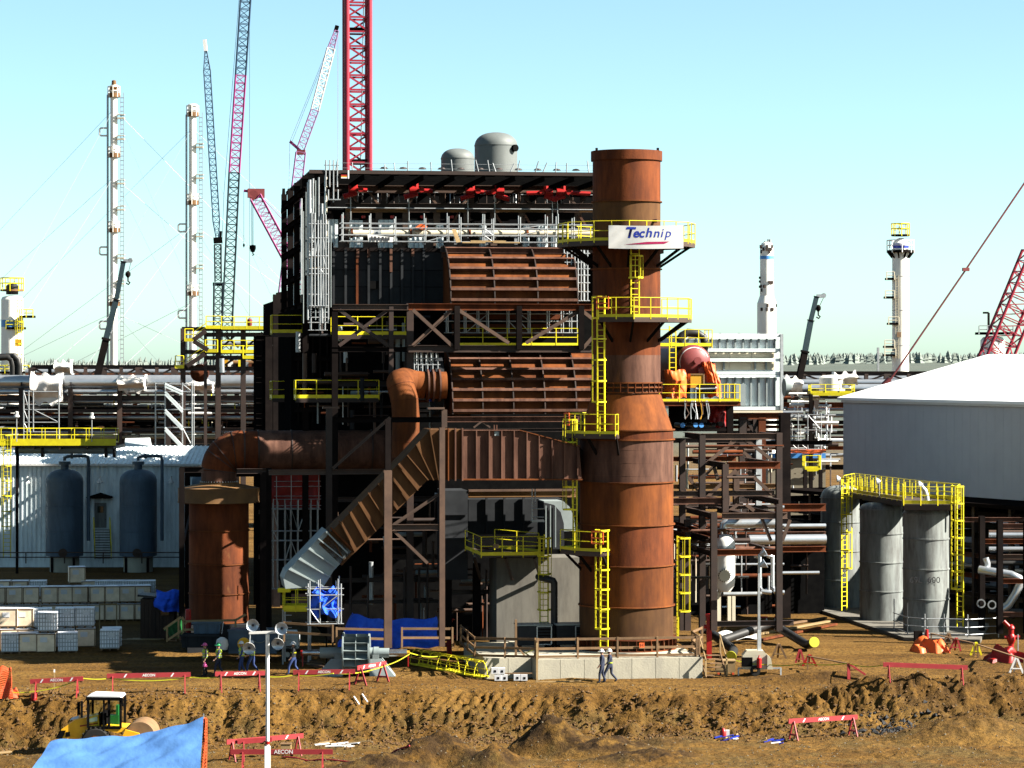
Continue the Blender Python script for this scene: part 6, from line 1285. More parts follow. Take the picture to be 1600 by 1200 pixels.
# ---------------------------------------------------------------- flare stacks, columns and distant vessels
def ring_deck(t, c, z, r, m='yellow', rail=True, th=.5, mm='rust_yellow'):
    MB().lathe(c + ZX * z, [(r * .4, 0), (r, 0), (r, th), (r * .96, th), (r * .4, .1)], 16).build('platform', mm, t)
    if rail:
        for h in (.9, 1.5): MB().lathe(c + ZX * (z + h), [(r - .04, -.05), (r + .04, -.05), (r + .04, .05), (r - .04, .05), (r - .04, -.05)], 16).build('rail', 'tower_white' if m != 'yellow' else 'yellow', t)
        for k in range(8): q = c + Vec((r * math.cos(k * .785), r * math.sin(k * .785), z)); piece(t, 'rail_post', q, q + ZX * 1.5, .1, .1, 'tower_white' if m != 'yellow' else 'yellow')
def flare(label, px, ytop, d, r, decks, hooks, tip):
    c = P(px, 0, d); s = F / d; c.z = 0; z = lambda y: CH - (y - HOR) / s; rr = r / s
    t = T('flare_stack', label, 'flare stack', (c.x, c.y, 0), 'slender white flare stacks held by guy wires')
    MB().lathe(c, [(rr * .85, z(600)), (rr * .85, 0)], 20).build('lower_shaft', 'tower_white', t); MB().lathe(c, [(rr * .85, z(600)), (rr * .8, z(ytop))], 20).build('shaft', 'tower_white', t)
    piece(t, 'side_pipe', Vec((c.x - rr - .25, c.y, 0)), Vec((c.x - rr - .25, c.y, z(ytop + 15))), .3, .3, 'galv', 'tube')
    for k in range(2): piece(t, 'ladder_stile', Vec((c.x + rr + .35 + k * .4, c.y - .2, 0)), Vec((c.x + rr + .35 + k * .4, c.y - .2, z(ytop + 12))), .08, .08, 'galv')
    yy = ytop + 20
    while yy < 560: piece(t, 'rung', Vec((c.x + rr + .3, c.y - .2, z(yy))), Vec((c.x + rr + .8, c.y - .2, z(yy))), .1, .1, 'galv'); yy += 7
    for y in decks: ring_deck(t, c, z(y), 9.5 / s, 'white', True, .6)
    for k, y in enumerate(decks[:-1]):
        for f in (.35, .7): q = c + Vec((rr + .4, -.2, z(y + (decks[k + 1] - y) * f))); MB().box(q, 1.0, .9, .2, Vec((1, 0, 0)), Vec((0, 1, 0))).box(q + ZX * .5, 1.05, .95, .08, Vec((1, 0, 0)), Vec((0, 1, 0))).build('rest_landing', 'cream', t)
    for y in hooks:
        e = Vec((-1, 0, 0)); a = c + e * (rr + .2); MB().tube([a + ZX * z(y - 6), a + e * 1.0 + ZX * z(y - 6), a + e * 1.2 + ZX * z(y - 4), a + e * 1.2 + ZX * z(y + 4), a + e * 1.0 + ZX * z(y + 6), a + ZX * z(y + 6)], .13, 8).build('pipe_loop', 'white', t)
    if tip: MB().lathe(c, [(rr * 1.1, z(ytop + 10)), (rr * .9, z(ytop + 2)), (.35, z(ytop)), (.3, z(ytop - 7)), (.05, z(ytop - 8))], 16).build('tip', 'rust_yellow', t)
    else: MB().lathe(c, [(8 / s, z(ytop + 13)), (8 / s, z(ytop)), (7 / s, z(ytop - 1)), (.1, z(ytop - 1))], 16).build('tip_shield', 'white', t)
    for k, (dx, dy) in enumerate(((-1, .2), (1, .3), (-.45, -.9), (.5, -.9))):
        for j, y in enumerate((decks[0] + 18, decks[1] + 30, decks[-1] + 10)): a = c + ZX * z(y); b = c + Vec((dx * (46 - j * 3), dy * 30, -c.z)); MB().tube([a, Vec((b.x, b.y, 6))], .022, 4).build('guy_wire', 'galv', t)
flare('taller slender white flare stack with a pointed tip, far left', 178, 133, 400, 7, (152, 246, 363, 478), (206, 392, 508), True)
flare('shorter slender white flare stack with a white shield on top, beside the blue crane', 301, 164, 400, 7, (182, 320, 462), (356, 491), False)
def column(label, px, segs, d, m='tower_white'):
    c = P(px, 0, d); s = F / d; c.z = 0; z = lambda y: CH - (y - HOR) / s
    t = T('process_column', label, 'process column', (c.x, c.y, 0))
    for (y0, r0), (y1, r1) in zip(segs[:-1], segs[1:]): MB().lathe(c, [(max(.01, r1 / s), z(y1)), (max(.01, r0 / s), z(y0))], 32).build('shell', m, t)
    return t, c, s, z
def side_deck(t, c, s, z, x0, x1, y, m='yellow'):
    a = Vec((c.x + x0 / s, c.y - 1.5, z(y))); b = Vec((c.x + x1 / s, c.y - 1.5, z(y))); p = MB().box((a + b) / 2 + Vec((0, .9, 0)), (b - a).length, 1.8, .25, Vec((1, 0, 0)), Vec((0, 1, 0))).build('platform', 'steel_dark', t); railing(p, [a, b], m=m, h=.8, sp=1.0, toe=0, r=.09)
t, c, s, z = column('stout white column with yellow platforms and a dark top rim at the far left', 19, ((462, 5), (464, 15), (468, 17), (530, 17), (600, 17), (800, 17)), 320)
ring_deck(t, c, z(455), 1.3, th=.2, mm='rust_yellow'); MB().lathe(c, [(.7, z(460)), (.7, z(447)), (.5, z(444)), (.01, z(443))], 16).build('cap', 'pipe_black', t)
side_deck(t, c, s, z, -6, 21, 513); side_deck(t, c, s, z, 15, 36, 495); side_deck(t, c, s, z, -20, 30, 582); MB().lathe(c, [(17.2 / s, z(511)), (17.2 / s, z(500))], 32).build('blue_band', 'blue_disc', t)
ladder(t, Vec((c.x + 1.1, c.y - 1.6, z(585))), 8.4, Vec((0, -1, 0)), cage=1.0); piece(t, 'sign', Vec((c.x + .95, c.y - 1.62, z(541))), Vec((c.x + .95, c.y - 1.62, z(530))), .7, .1, 'gold')
for o in (0, 10): MB().tube([P(-10, 560 - o * .2, 305 + o * .2), P(12 + o, 558 - o * .2, 305), P(18 + o, 562, 305), P(20 + o, 572, 305), P(20 + o, 590, 305)], .35, 14).build('elbow_pipe', 'pipe_black', t)
t, c, s, z = column('white column with a blue band and a widening foot behind the boiler casing', 1198, ((377, 3), (380, 8), (386, 10.5), (402, 10.5), (402, 10.5), (428, 10.5), (462, 10.8), (474, 15), (524, 15), (800, 15)), 350)
MB().lathe(c, [(10.8 / s, z(405)), (10.8 / s, z(400))], 24).build('blue_band', 'blue_disc', t)
for k, (x, y) in enumerate(((-3, 377), (2, 374), (5, 374))): piece(t, 'nozzle', c + Vec((x / s, -.3, z(y + 6))), c + Vec((x / s, -.3, z(y))), .25, .25, 'galv', 'tube')
for k in range(26): 
    a = rnd.uniform(-1.2, 1.2); y = rnd.choice([388, 392, 396, 444, 450, 456, 480, 486]); r_ = (10.6 if y < 465 else 15.1) / s; q = c + Vec((r_ * math.sin(a), -r_ * math.cos(a), z(y))); piece(t, 'lug', q, q + ZX * .4, .25, .2, 'steel_brown')
for y in (434, 440, 448): piece(t, 'side_nozzle', c + Vec((-10 / s, -.2, z(y))), c + Vec((-12.5 / s, -.2, z(y))), .3, .3, 'pipe_black', 'tube')
t, c, s, z = column('white column with dark platforms stepping up its left side', 1407, ((372, 4), (375, 9), (380, 12), (383, 12.5), (390, 12.5), (392, 10), (393, 13), (560, 13), (800, 13)), 340)
ring_deck(t, c, z(395), 21 / s, 'white', True, .3, 'steel_dark'); ring_deck(t, c, z(369), 14 / s, 'yellow', True, .2, 'steel_dark'); MB().lathe(c, [(12.8 / s, z(388)), (12.8 / s, z(381))], 32).build('blue_band', 'ink_blue', t)
for k in range(10): a = k * .628; piece(t, 'bracket', c + Vec((20 / s * math.cos(a), 20 / s * math.sin(a), z(394))), c + Vec((13 / s * math.cos(a), 13 / s * math.sin(a), z(403))), .15, .2, 'steel_dark')
for x0, x1, y in ((-24, -12, 436), (-26, -12, 465), (-21, -5, 506), (-27, -12, 542), (-27, -10, 555)): side_deck(t, c, s, z, x0, x1, y, 'cream')
ladder(t, c + Vec((-.55, -1.05, z(560))), 10, Vec((0, -1, 0)), w=.35, m='cream')
piece(t, 'sign', c + Vec((-.35, -1.2, z(527))), c + Vec((-.35, -1.2, z(519))), .5, .1, 'wood'); piece(t, 'red_skirt', c + ZX * z(590), c + ZX * z(581), 2.1, 2.1, 'rust', 'pipe')
for y in (432, 485, 540): MB().lathe(c, [(13 / s, z(y) - .05), (13.3 / s, z(y)), (13 / s, z(y) + .05)], 32).build('weld_seam', 'galv', t)
t, c, s, z = column('squat white vessel with a flat dark platform behind the red lattice crane', 1551, ((525, 6), (527, 15), (532, 19), (560, 19), (700, 19)), 300)
MB().box(c + ZX * z(521), 48 / s, 3, .25, Vec((1, 0, 0)), Vec((0, 1, 0))).build('platform', 'steel_dark', t); side_deck(t, c, s, z, -25, 28, 521, 'galv'); piece(t, 'lamp_post', c + Vec((-.6, -1, z(521))), c + Vec((-.6, -1, z(489))), .2, .2, 'steel_dark'); piece(t, 'lamp_arm', c + Vec((-.6, -1, z(489))), c + Vec((-1.2, -1, z(489))), .2, .2, 'steel_dark')
q = T('round_vent', 'tall thin antenna mast far behind the right pipe rack', 'mast', P(1372, 580, 420)); piece(q, 'mast', Vec((P(1372, 0, 420).x, 420, 0)), P(1372, 543, 420), .3, .3, 'galv')
# ---------------------------------------------------------------- cranes
def crane(label, loc, group=None): return T('crane', label, 'crane', loc, group)
def rope(t, pts, r=.03, m='steel_dark', nm='rope'): return MB().tube(pts, r, 5).build(nm, m, t, fix=False)
d = 236; t = crane('thick crimson lattice crane boom rising straight behind the heater building', P(559, 880, d)); x0 = P(559, 0, d).x
lattice(t, (x0, d, 0), (x0 - .05, d, 51), 1.9, 1.9, 'crane_red', 42, chord=.46, lace=.15)
for z in (17.5, 23.2, 34.2, 41.5): piece(t, 'deck_plate', Vec((x0 - .9, d, z + 11)), Vec((x0 + .9, d, z + 11)), 1.8, .16, 'steel_dark')
rope(t, [Vec((x0 - .2, d - .3, 10)), Vec((x0 + .6, d - .3, 52))], .05, 'galv', 'rope'); MB().box((x0, d, .8), 4, 6, 1.6).build('base', 'crane_red', t)
def lboom(t, pts, d, w, ms, bays, chord=.16, lace=.07, taper=False):
    for (p0, p1, m, n) in zip(pts[:-1], pts[1:], ms, bays): lattice(t, P(*p0, d), P(*p1, d), w, w, m, n, chord=chord, lace=lace)
d = 330; t = crane('tall lattice crane boom, teal below, magenta in the middle and blue on top', P(350, 800, d)); lboom(t, ((352, 570), (366, 270), (376, 118), (385, -20)), d, 1.18, ('crane_teal', 'crane_magenta', 'crane_blue'), (26, 13, 12), .17, .08)
rope(t, [P(340, 560, d - 1), P(350, 300, d - 1), P(375, -20, d - 1)], .025); rope(t, [P(390, -20, d), P(390, 520, d)], .02)
MB().lathe(P(390, 505, d), [(.05, .6), (.3, .4), (.3, -.2), (.1, -.5)], 10).build('hook_block', 'drum_red', t); MB().box((P(350, 0, d).x, d, 1.5), 5, 8, 3).build('carrier', 'crane_teal', t)
d = 335; t = crane('teal lattice crane with a black mast and a thin jib, left of the tall boom', P(341, 800, d)); lboom(t, ((340, 575), (341, 443)), d, 1.0, ('crane_teal',), (12,), .2, .09); lboom(t, ((341, 440), (340, 382)), d, .75, ('crane_teal',), (8,), .16, .08)
lattice(t, P(340, 378, d), P(321.5, 78, d), .78, .78, 'crane_blue', 30, chord=.11, lace=.055, taper_ends=7)
piece(t, 'jib_head', P(321.5, 80, d), P(319.5, 62, d), .5, .4, 'white'); piece(t, 'jib_foot', P(334, 376, d), P(347, 375, d), .8, .7, 'black'); piece(t, 'strut', P(343, 374, d), P(344.5, 361, d), .3, .4, 'black'); piece(t, 'mast_cap', P(333, 444, d), P(349, 444, d), .9, .4, 'black')
MB().box((P(341, 0, d).x, d, 1.5), 5, 8, 3).build('carrier', 'crane_teal', t)
d = 300; t = crane('lilac and white lattice crane leaning right behind the flank of the heater building', P(440, 800, d)); lattice(t, P(436, 600, d), P(438, 465, d), 1.1, 1.1, 'crane_teal', 10, chord=.1, lace=.06); lattice(t, P(444, 460, d), P(470, 238, d), 1.2, 1.0, 'crane_lilac', 17, chord=.11, lace=.055)
lattice(t, P(470, 232, d), P(492, 172, d), .8, .8, 'crane_lilac', 7, chord=.1, lace=.05); lattice(t, P(492, 172, d), P(517, 76, d), .8, .8, 'white', 10, chord=.12, lace=.07); lattice(t, P(517, 76, d), P(526, 48, d), .7, .4, 'crane_lilac', 4, chord=.1, lace=.05)
piece(t, 'head', P(524, 50, d), P(527, 40, d), .4, .4, 'black'); piece(t, 'foot', P(464, 238, d), P(477, 238, d), .7, .5, 'drum_red'); piece(t, 'strut', P(470, 236, d), P(453, 221, d), .2, .3, 'crane_magenta')
for a, b in (((453, 221), (523, 48)), ((456, 222), (520, 60)), ((453, 221), (448, 440)), ((528, 46), (528, 268))): rope(t, [P(*a, d), P(*b, d)], .02, 'crane_lilac')
MB().box((P(438, 0, d).x, d, 1.5), 5, 8, 3).build('carrier', 'crane_magenta', t)
d = 285; t = crane('short magenta lattice crane boom slanting down to the left flank of the heater building', P(470, 800, d)); lattice(t, P(399, 308, d), P(462, 425, d), 1.1, 1.1, 'crane_magenta', 13, chord=.15, lace=.06); lattice(t, P(462, 425, d), P(520, 600, d), 1.1, 1.1, 'crane_magenta', 13, chord=.15, lace=.06)
MB().box(P(400, 302, d), 1.7, .9, .9).tube([P(396, 305, d - .5), P(396, 305, d + .5)], .5, 12).build('head', 'drum_red', t)
for o in (-1.5, 0, 1.5): rope(t, [P(394 + o, 306, d), P(394.5 + o * .8, 386, d)], .02)
MB().lathe(P(395, 388, d), [(.05, .35), (.3, .3), (.32, 0), (.2, -.35), (.06, -.4)], 12).tube([P(395, 392, d), P(395, 396, d), P(397, 398, d), P(394, 399, d)], .06, 6).build('hook_block', 'black', t); rope(t, [P(381, 300, d), P(381, 380, d)], .02); MB().lathe(P(381, 383, d), [(.02, .2), (.12, 0), (.02, -.25)], 8).build('hook', 'black', t)
piece(t, 'jib_pin', P(381, 298, d), P(398, 300, d), .3, .25, 'crane_magenta'); rope(t, [P(404, 303, d), P(450, 352, d), P(470, 380, d)], .03, 'crane_magenta'); MB().box((P(520, 0, d).x, d, 1.5), 5, 8, 3).build('carrier', 'crane_magenta', t)
d = 238; t = crane('red lattice crane boom leaning up to the right over the white hall roof', P(1530, 640, 250)); lattice(t, P(1545, 585, 250), P(1622, 398, 250), 2.3, 2.3, 'crane_red', 11, chord=.28, lace=.09)
lattice(t, P(1532, 640, 250), P(1545, 585, 250), 2.3, 2.3, 'crane_red', 3, chord=.28, lace=.09)
rope(t, [P(1388, 598, 250), P(1510, 420, 250), P(1640, 228, 250)], .085, 'drum_red', 'pendant'); MB().box(P(1509, 421, 250), .6, .3, .3).build('pendant_link', 'drum_red', t); MB().tube([P(1380, 602, 250), P(1390, 592, 250)], .25, 10).build('pendant_anchor', 'drum_red', t)
piece(t, 'gantry', P(1384, 600, 250), Vec((P(1384, 0, 250).x, 250, 0)), .3, .3, 'crane_red')
def tele(label, pts, d, w, hx):
    t = crane(label, Vec((P(pts[0][0], 0, d).x, d, 0)), 'telescopic cranes'); n = len(pts) - 1
    for k in range(n):
        s = w * (1 - .16 * k); a, b = P(*pts[k], d), P(*pts[k + 1], d); piece(t, 'boom_section', a, b, s, s * 1.1, 'crane_teal' if k else 'steel_dark', up=VX); piece(t, 'collar', a.lerp(b, .97), b, s * 1.25, s * 1.3, 'steel_dark', up=VX)
    e = P(*pts[-1], d); piece(t, 'head', e, e + Vec((.9, 0, .05)), .4, .4, 'galv'); piece(t, 'head_sheave', e + Vec((.75, -.2, .1)), e + Vec((.75, .2, .1)), .5, .5, 'galv', 'tube')
    hk = P(*hx, d); rope(t, [e + Vec((.8, 0, 0)), hk], .03); MB().lathe(hk, [(.05, .4), (.28, .2), (.28, -.1), (.08, -.35)], 10).tube([hk - ZX * .3, hk - ZX * .7, hk + Vec((.2, 0, -.85)), hk + Vec((.05, 0, -1.05)), hk + Vec((-.2, 0, -.9))], .08, 6).build('hook_block', 'steel_dark', t)
    MB().box((P(pts[0][0], 0, d).x, d, 1.6), 3, 8, 2.6).build('carrier', 'crane_teal', t)
tele('dark telescopic crane boom leaning right before the taller flare stack', ((140, 640), (166, 528), (182, 467), (193, 408)), 298, .75, (200, 429))
tele('dark telescopic crane boom left of the white column with dark platforms', ((1238, 640), (1258, 548), (1267, 500), (1276, 463)), 296, .62, (1278.5, 482))
# ---------------------------------------------------------------- barriers and tape
EX, EY = Vec((1, 0, 0)), Vec((0, 1, 0))
def trestle(t, c, dirv, h=.95, m='red_barrier', name='trestle_leg', sp=.38):
    """one A-frame end under the plank; dirv runs along the plank"""
    n = Vec((-dirv.y, dirv.x, 0)); top = c + ZX * h
    for s in (-1, 1): piece(t, name, c + n * (sp * s), top + n * (.03 * s), .10, .05, m, up=dirv)
    piece(t, 'trestle_bar', c + n * (-sp * .72) + ZX * (h * .28), c + n * (sp * .72) + ZX * (h * .28), .09, .04, m, up=dirv)
def barrier(label, a, b, h=.95, m='red_barrier', txt=True, inset=.3):
    a, b = Vec(a), Vec(b); d = (b - a).normalized(); dh = Vec((d.x, d.y, 0)).normalized(); t = T('barricade', label, 'barricade', a, 'plank barricades on trestles')
    up = ZX * h; piece(t, 'plank', a + up, b + up, .05, .24, m)
    for q in (a.lerp(b, inset / (b - a).length), b.lerp(a, inset / (b - a).length)): trestle(t, q, dh, h - .02, m)
    if txt:
        c = a.lerp(b, .5) + up; o = c - Vec((-d.y, d.x, 0)).normalized() * .032
        if (Vec((-d.y, d.x, 0))).y < 0: o = c + Vec((-d.y, d.x, 0)).normalized() * .032
        text_mesh(t, 'lettering', 'AECON', 'white', o, dh, ZX, .19, bold=.02)
        for f in (.22, .78):
            q = a.lerp(b, f) + up + (o - c); k = MB(); k.prism([q - dh * .1 - ZX * .09, q - dh * .02 - ZX * .09, q + dh * .1 + ZX * .09, q + dh * .02 + ZX * .09], EY * .006).build('stripe', 'paper', t)
    return t
def bar_px(label, p0, p1, h=.95, m='red_barrier', **k): return barrier(label, gp(*p0), gp(*p1), h, m, **k)
barN = [('red plank barricade between the stake and the yellow roller, far left', (47, 1094), (130, 1090)), ('long red plank barricade just right of the yellow roller cab', (167, 1085), (298, 1083)), ('red plank barricade in front of the workers in blue coveralls', (336, 1082), (414, 1080)), ('red plank barricade below the grey fan rotor, right of the light mast', (458, 1079), (555, 1078)), ('short red barricade set at an angle at the right foot of the fan rotor', (558, 1072), (603, 1064))]
for l, a, b in barN: bar_px(l, a, b)
bar_px('faded red plank barricade lying before the dark soil heap on the right', (1380, 1066), (1512, 1070), .9, txt=False)
bar_px('red plank barricade alone on the pit floor at the right', (1232, 1158), (1340, 1150))
bar_px('long red plank barricade in the pit behind the light mast', (354, 1190), (474, 1180))
bar_px('second red plank barricade in the pit, in front of the longer one', (371, 1190), (425, 1186), txt=False)
a = P(360, 1197, 133.5); b = P(520, 1194, 133.5); q = T('barrier_plank', 'red plank with white lettering at the bottom edge of the photo', 'barricade', a); a.z = b.z = gz(a.x, a.y) + .95
piece(q, 'plank', a, b, .05, .24, 'red_barrier'); text_mesh(q, 'lettering', 'AECON', 'white', a.lerp(b, .52) - EY * .035, EX, ZX, .26, bold=.02)
for f in (.12, .9): c = a.lerp(b, f); trestle(q, Vec((c.x, c.y, a.z - .95)), EX)
def aframe(label, p, w, h, m, lean=0.0, extra=False):
    c = gp(*p); t = T('trestle', label, 'trestle', c, 'loose barricade trestles')
    for s in (-1, 1): piece(t, 'leg', c + EX * (w / 2 * s + 0) , c + EX * (lean + .04 * s) + ZX * h, .11, .06, m, up=EY)
    piece(t, 'cross_bar', c + EX * (-w * .3) + ZX * h * .3, c + EX * (w * .3) + ZX * h * .3, .10, .05, m)
    piece(t, 'foot_leg', c + EX * lean + ZX * h, c + EY * .7 + EX * lean, .1, .06, m)
aframe('pale wooden trestle standing behind the small compressor', (1217, 1029), .85, .85, 'wood'); aframe('pink trestle left of the red one beside the soil strip', (1250, 1036), .5, .75, 'red_barrier'); aframe('bright red trestle beside the soil strip right of the compressor', (1265, 1041), .8, .65, 'red'); aframe('yellow trestle before the storage tanks at the right', (1525, 1024), .65, .75, 'yellow'); aframe('white and orange trestle at the right edge of the photo', (1588, 1052), .75, .85, 'white')
c = gp(1326, 1062); q = T('trestle', 'pink trestle toppled over left of the faded barricade', 'trestle', c, 'loose barricade trestles'); piece(q, 'leg', c, c + ZX * .85, .16, .1, 'red_barrier'); piece(q, 'leg', c + ZX * .85, c + EX * .9 + ZX * .25, .16, .1, 'red_barrier'); piece(q, 'cross_bar', c + ZX * .5, c + EX * .4 + ZX * .5, .08, .05, 'red_barrier')
for (l, a, b) in (('grey weathered plank running from the red trestle to the toppled one', (1262, 1027), (1326, 1040)), ('long weathered plank resting on trestles before the orange sheets', (1455, 990), (1522, 1006)), ('weathered plank between the yellow trestle and the right edge', (1528, 1008), (1600, 1034))):
    p0, p1 = gp(a[0], a[1] + 20), gp(b[0], b[1] + 20); q = T('plank', l, 'plank', p0); piece(q, 'plank', p0 + ZX * .78, p1 + ZX * .78, .14, .05, 'wood')
    for k in (p0, p1): piece(q, 'prop', k, k + ZX * .76, .09, .07, 'wood', up=EX)
def tape(label, pts, r=.022):
    P3 = []
    pts = [Vec(p) for p in pts]
    for a, b in zip(pts[:-1], pts[1:]):
        for k in range(8): f = k / 8; P3.append(a.lerp(b, f) - ZX * (math.sin(math.pi * f) * .035 * (b - a).length))
    P3.append(pts[-1]); b = MB()
    for a, c in zip(P3[:-1], P3[1:]): b.beam(a, c, .012, .05)
    o = b.build('caution_tape', 'tape'); tag(o, label, 'caution tape', 'yellow caution tapes'); return o
H = lambda px, py, h=.8: gp(px, py) + ZX * h
tape('yellow caution tape sagging along the left barricades', [H(0, 1092, .35), H(60, 1092, .4), H(130, 1088, .9), H(170, 1085, .8), H(300, 1083, .8), H(338, 1081, .75)])
tape('yellow caution tape from the light mast to the angled barricade', [H(416, 1080, .75), H(458, 1079, .8), H(520, 1078, .85), H(600, 1066, .85), L(640, 1022, -3.5)])
tape('yellow caution tape from the fan rotor shaft along the lying ladder', [L(640, 1020, -3.5), H(700, 1048, .9), H(757, 1050, .95), H(800, 1050, 1.0), H(838, 1056, 1.5)])
tape('yellow caution tape from the compressor to the toppled trestle', [H(1150, 1058, .9), H(1200, 1056, .6), H(1255, 1050, .45), H(1325, 1060, .8), H(1383, 1064, .85)])
# ---------------------------------------------------------------- people
def skin_body(name, joints, edges, mats, root=0):
    me = bpy.data.meshes.new(name); bm = bmesh.new(); lay = bm.verts.layers.skin.verify(); vs = []
    for k, (p, r) in enumerate(joints):
        v = bm.verts.new(p); v[lay].radius = (r[0], r[1]) if isinstance(r, tuple) else (r, r); v[lay].use_root = (k == root); vs.append(v)
    for a, b in edges: bm.edges.new((vs[a], vs[b]))
    bm.to_mesh(me); bm.free(); o = bpy.data.objects.new(name, me)
    m = o.modifiers.new('s', 'SKIN'); m.use_smooth_shade = True; s = o.modifiers.new('d', 'SUBSURF'); s.levels = s.render_levels = 2
    out = baked(o); out.name = name
    return out
def person(label, base, face, stride, arms, hat, top, legs, vest=True, band=False, hold=None):
    """face: heading angle (0 = walking to the right, 180 = to the left); stride: half step in metres"""
    t = T('person', label, 'person', base); M = Matrix.Translation(base) @ Matrix.Rotation(R(face), 4, 'Z')
    f = lambda x, y, z: M @ Vec((x, y, z))           # x forward, y to the figure's left
    s = stride; kn = .06 + s * .3
    J = [((0, 0, .95), (.15, .13)), ((0, 0, 1.12), (.14, .12)), ((.01, 0, 1.32), (.17, .125)), ((.01, 0, 1.45), (.11, .09)), ((.02, 0, 1.53), .055), ((.03, 0, 1.60), (.075, .085)), ((.035, 0, 1.69), (.085, .095)), ((.03, 0, 1.75), (.055, .06)),
         ((s * .35, .10, .86), .10), ((s * .65 + kn * .5, .10, .50), .07), ((s * 1.0, .10, .10), .055), ((s * 1.0 + .17, .11, .04), .045),
         ((-s * .25, -.10, .86), .10), ((-s * .45 + kn * .4, -.10, .50), .07), ((-s * 1.15, -.10, .12 + s * .12), .055), ((-s * 1.15 + .15, -.11, .04 + s * .05), .045)]
    ed = [(0, 1), (1, 2), (2, 3), (3, 4), (4, 5), (5, 6), (6, 7), (0, 8), (8, 9), (9, 10), (10, 11), (0, 12), (12, 13), (13, 14), (14, 15)]
    for side, (sw, bend) in zip((1, -1), arms):
        k = len(J); sh = (.01, .20 * side, 1.42); el = (.01 - math.sin(sw) * .28 * -1, .27 * side, 1.42 - math.cos(sw) * .28); a2 = sw + bend; ha = (el[0] + math.sin(a2) * .25, .25 * side, el[2] - math.cos(a2) * .25); fi = (ha[0] + math.sin(a2 + .2) * .10, .245 * side, ha[2] - math.cos(a2 + .2) * .10)
        J += [(sh, .07), (el, .052), (ha, .036), (fi, (.022, .04))]; ed += [(3, k), (k, k + 1), (k + 1, k + 2), (k + 2, k + 3)]
        # fingers and thumb
        for q in range(4): J.append(((fi[0] + math.sin(a2 + .5) * (.055 + .008 * (q in (1, 2))), fi[1] + (q - 1.5) * .019, fi[2] - math.cos(a2 + .5) * .06), .008)); ed.append((k + 3, len(J) - 1))
        J.append(((ha[0] + math.sin(a2) * .05 + .035, ha[1] - .02 * side, ha[2] - .06), .009)); ed.append((k + 2, len(J) - 1))
    J = [(f(*p) - base, r) for p, r in J]
    me = skin_body('person', J, ed, None)
    for m in (top, legs, 'skin', 'rubber'): me.materials.append(MATS[m])
    hand = [J[18], J[27]]
    Mi = M.inverted()
    for p in me.polygons:
        c = Mi @ (p.center + base); z = c.z
        if z > 1.54: p.material_index = 2
        elif z < .11: p.material_index = 3
        elif z < .98 and abs(c.y) < .21: p.material_index = 1
        else: p.material_index = 0
    nrm = [k for k in range(len(J))]
    hp = [J[18][0], J[27][0]]
    for p in me.polygons:
        if any((p.center - h).length < .11 for h in hp): p.material_index = 2
    me.shade_smooth(); o = bpy.data.objects.new('body', me); COL.objects.link(o); o.parent = t; WM[o.name] = wm(t)
    ax = (f(1, 0, 0) - f(0, 0, 0), f(0, 1, 0) - f(0, 0, 0), ZX); hc = f(.03, 0, 1.715)
    MB().lathe(hc, [(.165, -.01), (.15, .005), (.128, .01), (.12, .06), (.085, .11), (.03, .135), (.001, .137)], 18, ax=ax).box(hc + ax[0] * .15, .10, .17, .015, *ax).build('hard_hat', hat, t)
    MB().lathe(f(.115, 0, 1.645), [(.018, -.03), (.022, 0), (.012, .03)], 6, ax=ax).build('nose', 'skin', t)
    for sd_ in (1, -1): MB().lathe(f(.10, .036 * sd_, 1.672), [(.001, -.01), (.012, 0), (.001, .01)], 6, ax=ax).build('eye', 'ink_dark', t)
    for sd_ in (1, -1): MB().lathe(f(.02, .092 * sd_, 1.655), [(.001, -.03), (.02, 0), (.001, .03)], 6, ax=ax).build('ear', 'skin', t)
    if vest:
        prof = [(.175, 1.02), (.172, 1.12), (.185, 1.22), (.205, 1.32), (.205, 1.40), (.15, 1.48), (.09, 1.50)]; b = MB(); b.lathe(f(.01, 0, 0), prof, 20, ax=(ax[0] * .84, ax[1] * 1.08, ZX)); b.build('vest', 'hivis', t)
        for z in (1.12, 1.27): MB().lathe(f(.01, 0, z), [(.19 if z < 1.2 else .204, -.025), (.19 if z < 1.2 else .204, .025)], 20, ax=(ax[0] * .85, ax[1] * 1.09, ZX)).build('reflective_band', 'galv', t)
    if band: MB().lathe(f(.01, 0, 1.1 if band == 1 else 1.25), [(.182, -.03), (.186, .03)], 18, ax=(ax[0] * .9, ax[1] * 1.08, ZX)).build('reflective_band', 'hivis' if band == 1 else 'tape', t)
    if hold: q = f(.1, .27, .62); MB().lathe(q, [(.001, -.14), (.12, -.05), (.12, .06), (.05, .12), (.04, .18)], 12).build(hold[0], hold[1], t)
    return t
person('worker in pink hard hat and yellow vest carrying a pink can, leftmost of the group', gp(321, 1057), 200, .10, ((.05, .3), (-.1, .35)), 'hat_pink', 'dark_cloth', 'dark_cloth', hold=('pink_can', 'hat_pink'))
person('worker in green hard hat and yellow vest walking left', gp(342, 1057), 195, .24, ((.35, .3), (-.35, .2)), 'hat_green', 'navy', 'navy')
person('worker in white hard hat and yellow vest, left of the one walking behind the lamp', gp(378, 1054), 200, .16, ((.3, .4), (-.3, .2)), 'hat_white', 'denim', 'denim')
person('worker in bright blue coveralls and yellow vest walking left behind the round lamp', gp(394, 1053), 190, .30, ((.4, .5), (-.4, .2)), 'hat_white', 'denim', 'denim')
person('worker in dark jacket and blue jeans striding left beside the fan rotor', gp(459, 1055), 188, .30, ((.3, .2), (-.2, .15)), 'hat_white', 'dark_cloth', 'denim', vest=False, band=2)
person('worker in navy coveralls walking close to the concrete foundation, left of the pair', gp(941, 1068), 185, .16, ((.25, .3), (-.3, .3)), 'hat_white', 'navy', 'navy', vest=False)
